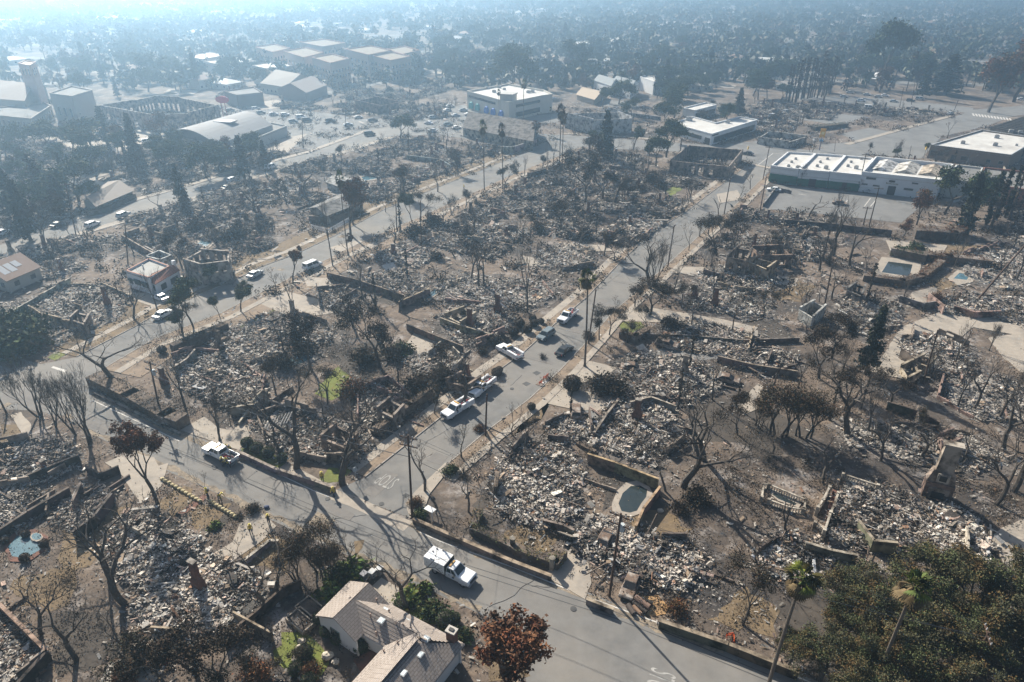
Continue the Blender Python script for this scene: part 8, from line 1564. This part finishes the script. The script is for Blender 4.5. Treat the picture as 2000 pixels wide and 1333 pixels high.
# ---------------------------------------------------------------- labels that single each thing out
LM = [("near white utility truck", 884, 1120), ("ranch house", 790, 1240), ("junction utility pole", 805, 1000), ("corner retaining wall hedge", 980, 1070), ("oval ash spread", 1060, 950), ("kidney shaped pool", 1235, 975), ("rubble side utility pole", 1192, 1150),
 ("mansion ruin", 1700, 1020), ("oval stone basin", 1525, 980), ("big stone chimney", 1826, 940), ("curved drive at the frame edge", 1960, 1060), ("first palm at the bottom", 1500, 1300), ("second palm at the bottom", 1700, 1300), ("roadside wall", 1420, 1270), ("corner oak pole", 1890, 1310),
 ("octagonal pool", 50, 1070), ("brick chimney garden", 392, 1150), ("brick path", 375, 990), ("firefighters on the drive", 470, 1060), ("red tank", 326, 1290), ("lower corner wall", 60, 1270), ("pickup with red gear", 430, 893), ("clipped green shrubs", 515, 885), ("charred corner hedge", 270, 790),
 ("hedge utility pole", 310, 800), ("upswept bare trees", 130, 840), ("curved cream wall", 495, 805), ("burnt pergola", 550, 850), ("bright green lawn", 658, 745), ("two near service trucks", 915, 785), ("crosswise pickup", 995, 690), ("grey estate car", 1066, 660), ("tall fan palm", 1142, 700),
 ("black ball shrub", 1117, 760), ("tall brick chimney", 1243, 820), ("ruin with balustrades", 1640, 950), ("rusty estate wreck", 1302, 678), ("large bare tree by the street", 1270, 560), ("cream stucco shell", 1490, 515), ("green swimming pool", 1755, 525), ("dry lawn on the right", 1860, 490),
 ("dark conifers in mid block", 1690, 700), ("pale court on the right", 1760, 680), ("leaning black pole", 1805, 740), ("small doorway shell", 1672, 565), ("big parking lot", 1640, 410), ("green and white shops", 1590, 345), ("long white hall", 1750, 355), ("brown walled building", 1890, 300), ("avenue", 1760, 262),
 ("upper street cars", 1700, 200), ("burnt cypress row", 1570, 190), ("white angular office", 1395, 260), ("white box office", 1370, 215), ("arcaded ruin", 1380, 315), ("roofless box building", 1150, 240), ("corner store tower", 990, 210), ("burnt church hall", 975, 280), ("white townhouses", 1220, 170), ("zigzag school", 1160, 90),
 ("pale apartments", 650, 110), ("shopping blocks", 460, 120), ("roofless market", 310, 215), ("barrel roofed hall", 430, 250), ("bell tower", 55, 150), ("cream auditorium", 140, 200), ("tan gabled lodge", 565, 175), ("red oval sign", 441, 215), ("burnt restaurant", 735, 200), ("hip roofed house", 210, 395),
 ("cars on the wide street", 200, 435), ("pointed conifer on the left", 55, 430), ("conifer by the wide street", 358, 370), ("solar panel house", 40, 540), ("white stucco house", 300, 550), ("two storey shell", 405, 505), ("silver saloon", 499, 540), ("white van", 611, 520), ("picket fence", 650, 440), ("brown magnolia", 685, 400),
 ("rectangular blue pool", 845, 575), ("house with two chimneys", 940, 635), ("small brown surround pool", 585, 705), ("pale driveway court", 830, 680), ("trees in the middle block", 935, 520), ("pale green wall", 840, 320), ("quiet street palms", 960, 360), ("twin burnt palms", 1095, 320), ("green verge", 910, 340), ("green lawn corner", 742, 690),
 ("umbrella shaped conifer", 1845, 150), ("hill side tree", 1720, 130), ("pole sign", 1600, 280), ("hazy central trees", 1020, 150), ("far haze at the top", 300, 60), ("far trees over the centre", 900, 80), ("far woods at the top corner", 1900, 60), ("far woods right of centre", 1450, 90), ("middle street top", 1450, 345), ("middle of the left block", 300, 470), ("block beyond the quiet street", 700, 380), ("block below the arcaded ruin", 1250, 380), ("dense burnt block in the centre", 1100, 420)]
ORD = ["first", "second", "third", "fourth", "fifth", "sixth", "seventh", "eighth", "ninth", "tenth", "eleventh", "twelfth", "thirteenth", "fourteenth", "fifteenth", "sixteenth", "seventeenth", "eighteenth", "nineteenth", "twentieth"]
groups_ = {}
for o, look in AUTO:
    c = o["_c"] if "_c" in o else o.location; px, py = PX(c[0], c[1]); best = min(LM, key=lambda l: math.hypot(l[1] - px, (l[2] - py) * 1.7))
    dx, dy = px - best[1], (py - best[2]) * 1.7; far_ = "well " if math.hypot(dx, dy) > 90 else ""
    rel = (far_ + ("right of" if dx > 0 else "left of")) if abs(dx) > abs(dy) else ("below" if dy > 0 else "above")
    if math.hypot(dx, dy) < 12: rel = "beside"
    groups_.setdefault(f"{look} {rel} the {best[0]}", []).append((px, py, o))
for lb, L in groups_.items():
    L.sort(key=lambda t: t[0])
    for k, (px, py, o) in enumerate(L):
        if len(L) == 1: o["label"] = lb
        elif len(L) == 2: o["label"] = lb + (", the left one" if k == 0 else ", the right one")
        else: o["label"] = lb + ", " + ("leftmost" if k == 0 else ("rightmost" if k == len(L) - 1 else (ORD[k] if k < 20 else "twenty somethingth") + " from left"))
        if len(o["label"].split()) > 16: o["label"] = o["label"].replace(" from left", "").replace("burnt ", "", 1).replace("well ", "", 1)
for o in RUINS:
    if "_c" in o: del o["_c"]
GRP = {"bare_tree": "bare burnt trees", "burnt_tree": "scorched trees", "street_tree": "small street trees", "leafy_tree": "leafy trees", "ruined_house": "ruined houses of the burnt blocks", "oak_tree": "oaks on the near slope", "palm_tree": "fan palms", "conifer": "conifers", "cypress": "cypresses", "brown_tree": "brown leaved trees", "magnolia_tree": "brown magnolias", "burnt_shrub": "burnt shrubs", "round_shrub": "clipped round shrubs", "brown_shrub": "brown shrubs", "green_shrub": "green shrubs", "boulder": "garden boulders", "house_shell": "roofless house shells", "garden_wall": "garden walls", "utility_pole": "utility poles", "hedge": "hedges", "swimming_pool": "garden pools"}
for o in scene.objects:
    if o.parent is None and "group" not in o and o.name.split('.')[0] in GRP: o["group"] = GRP[o.name.split('.')[0]]
    if o.name.startswith("boulder") and o.parent is None: o["category"] = "rock"
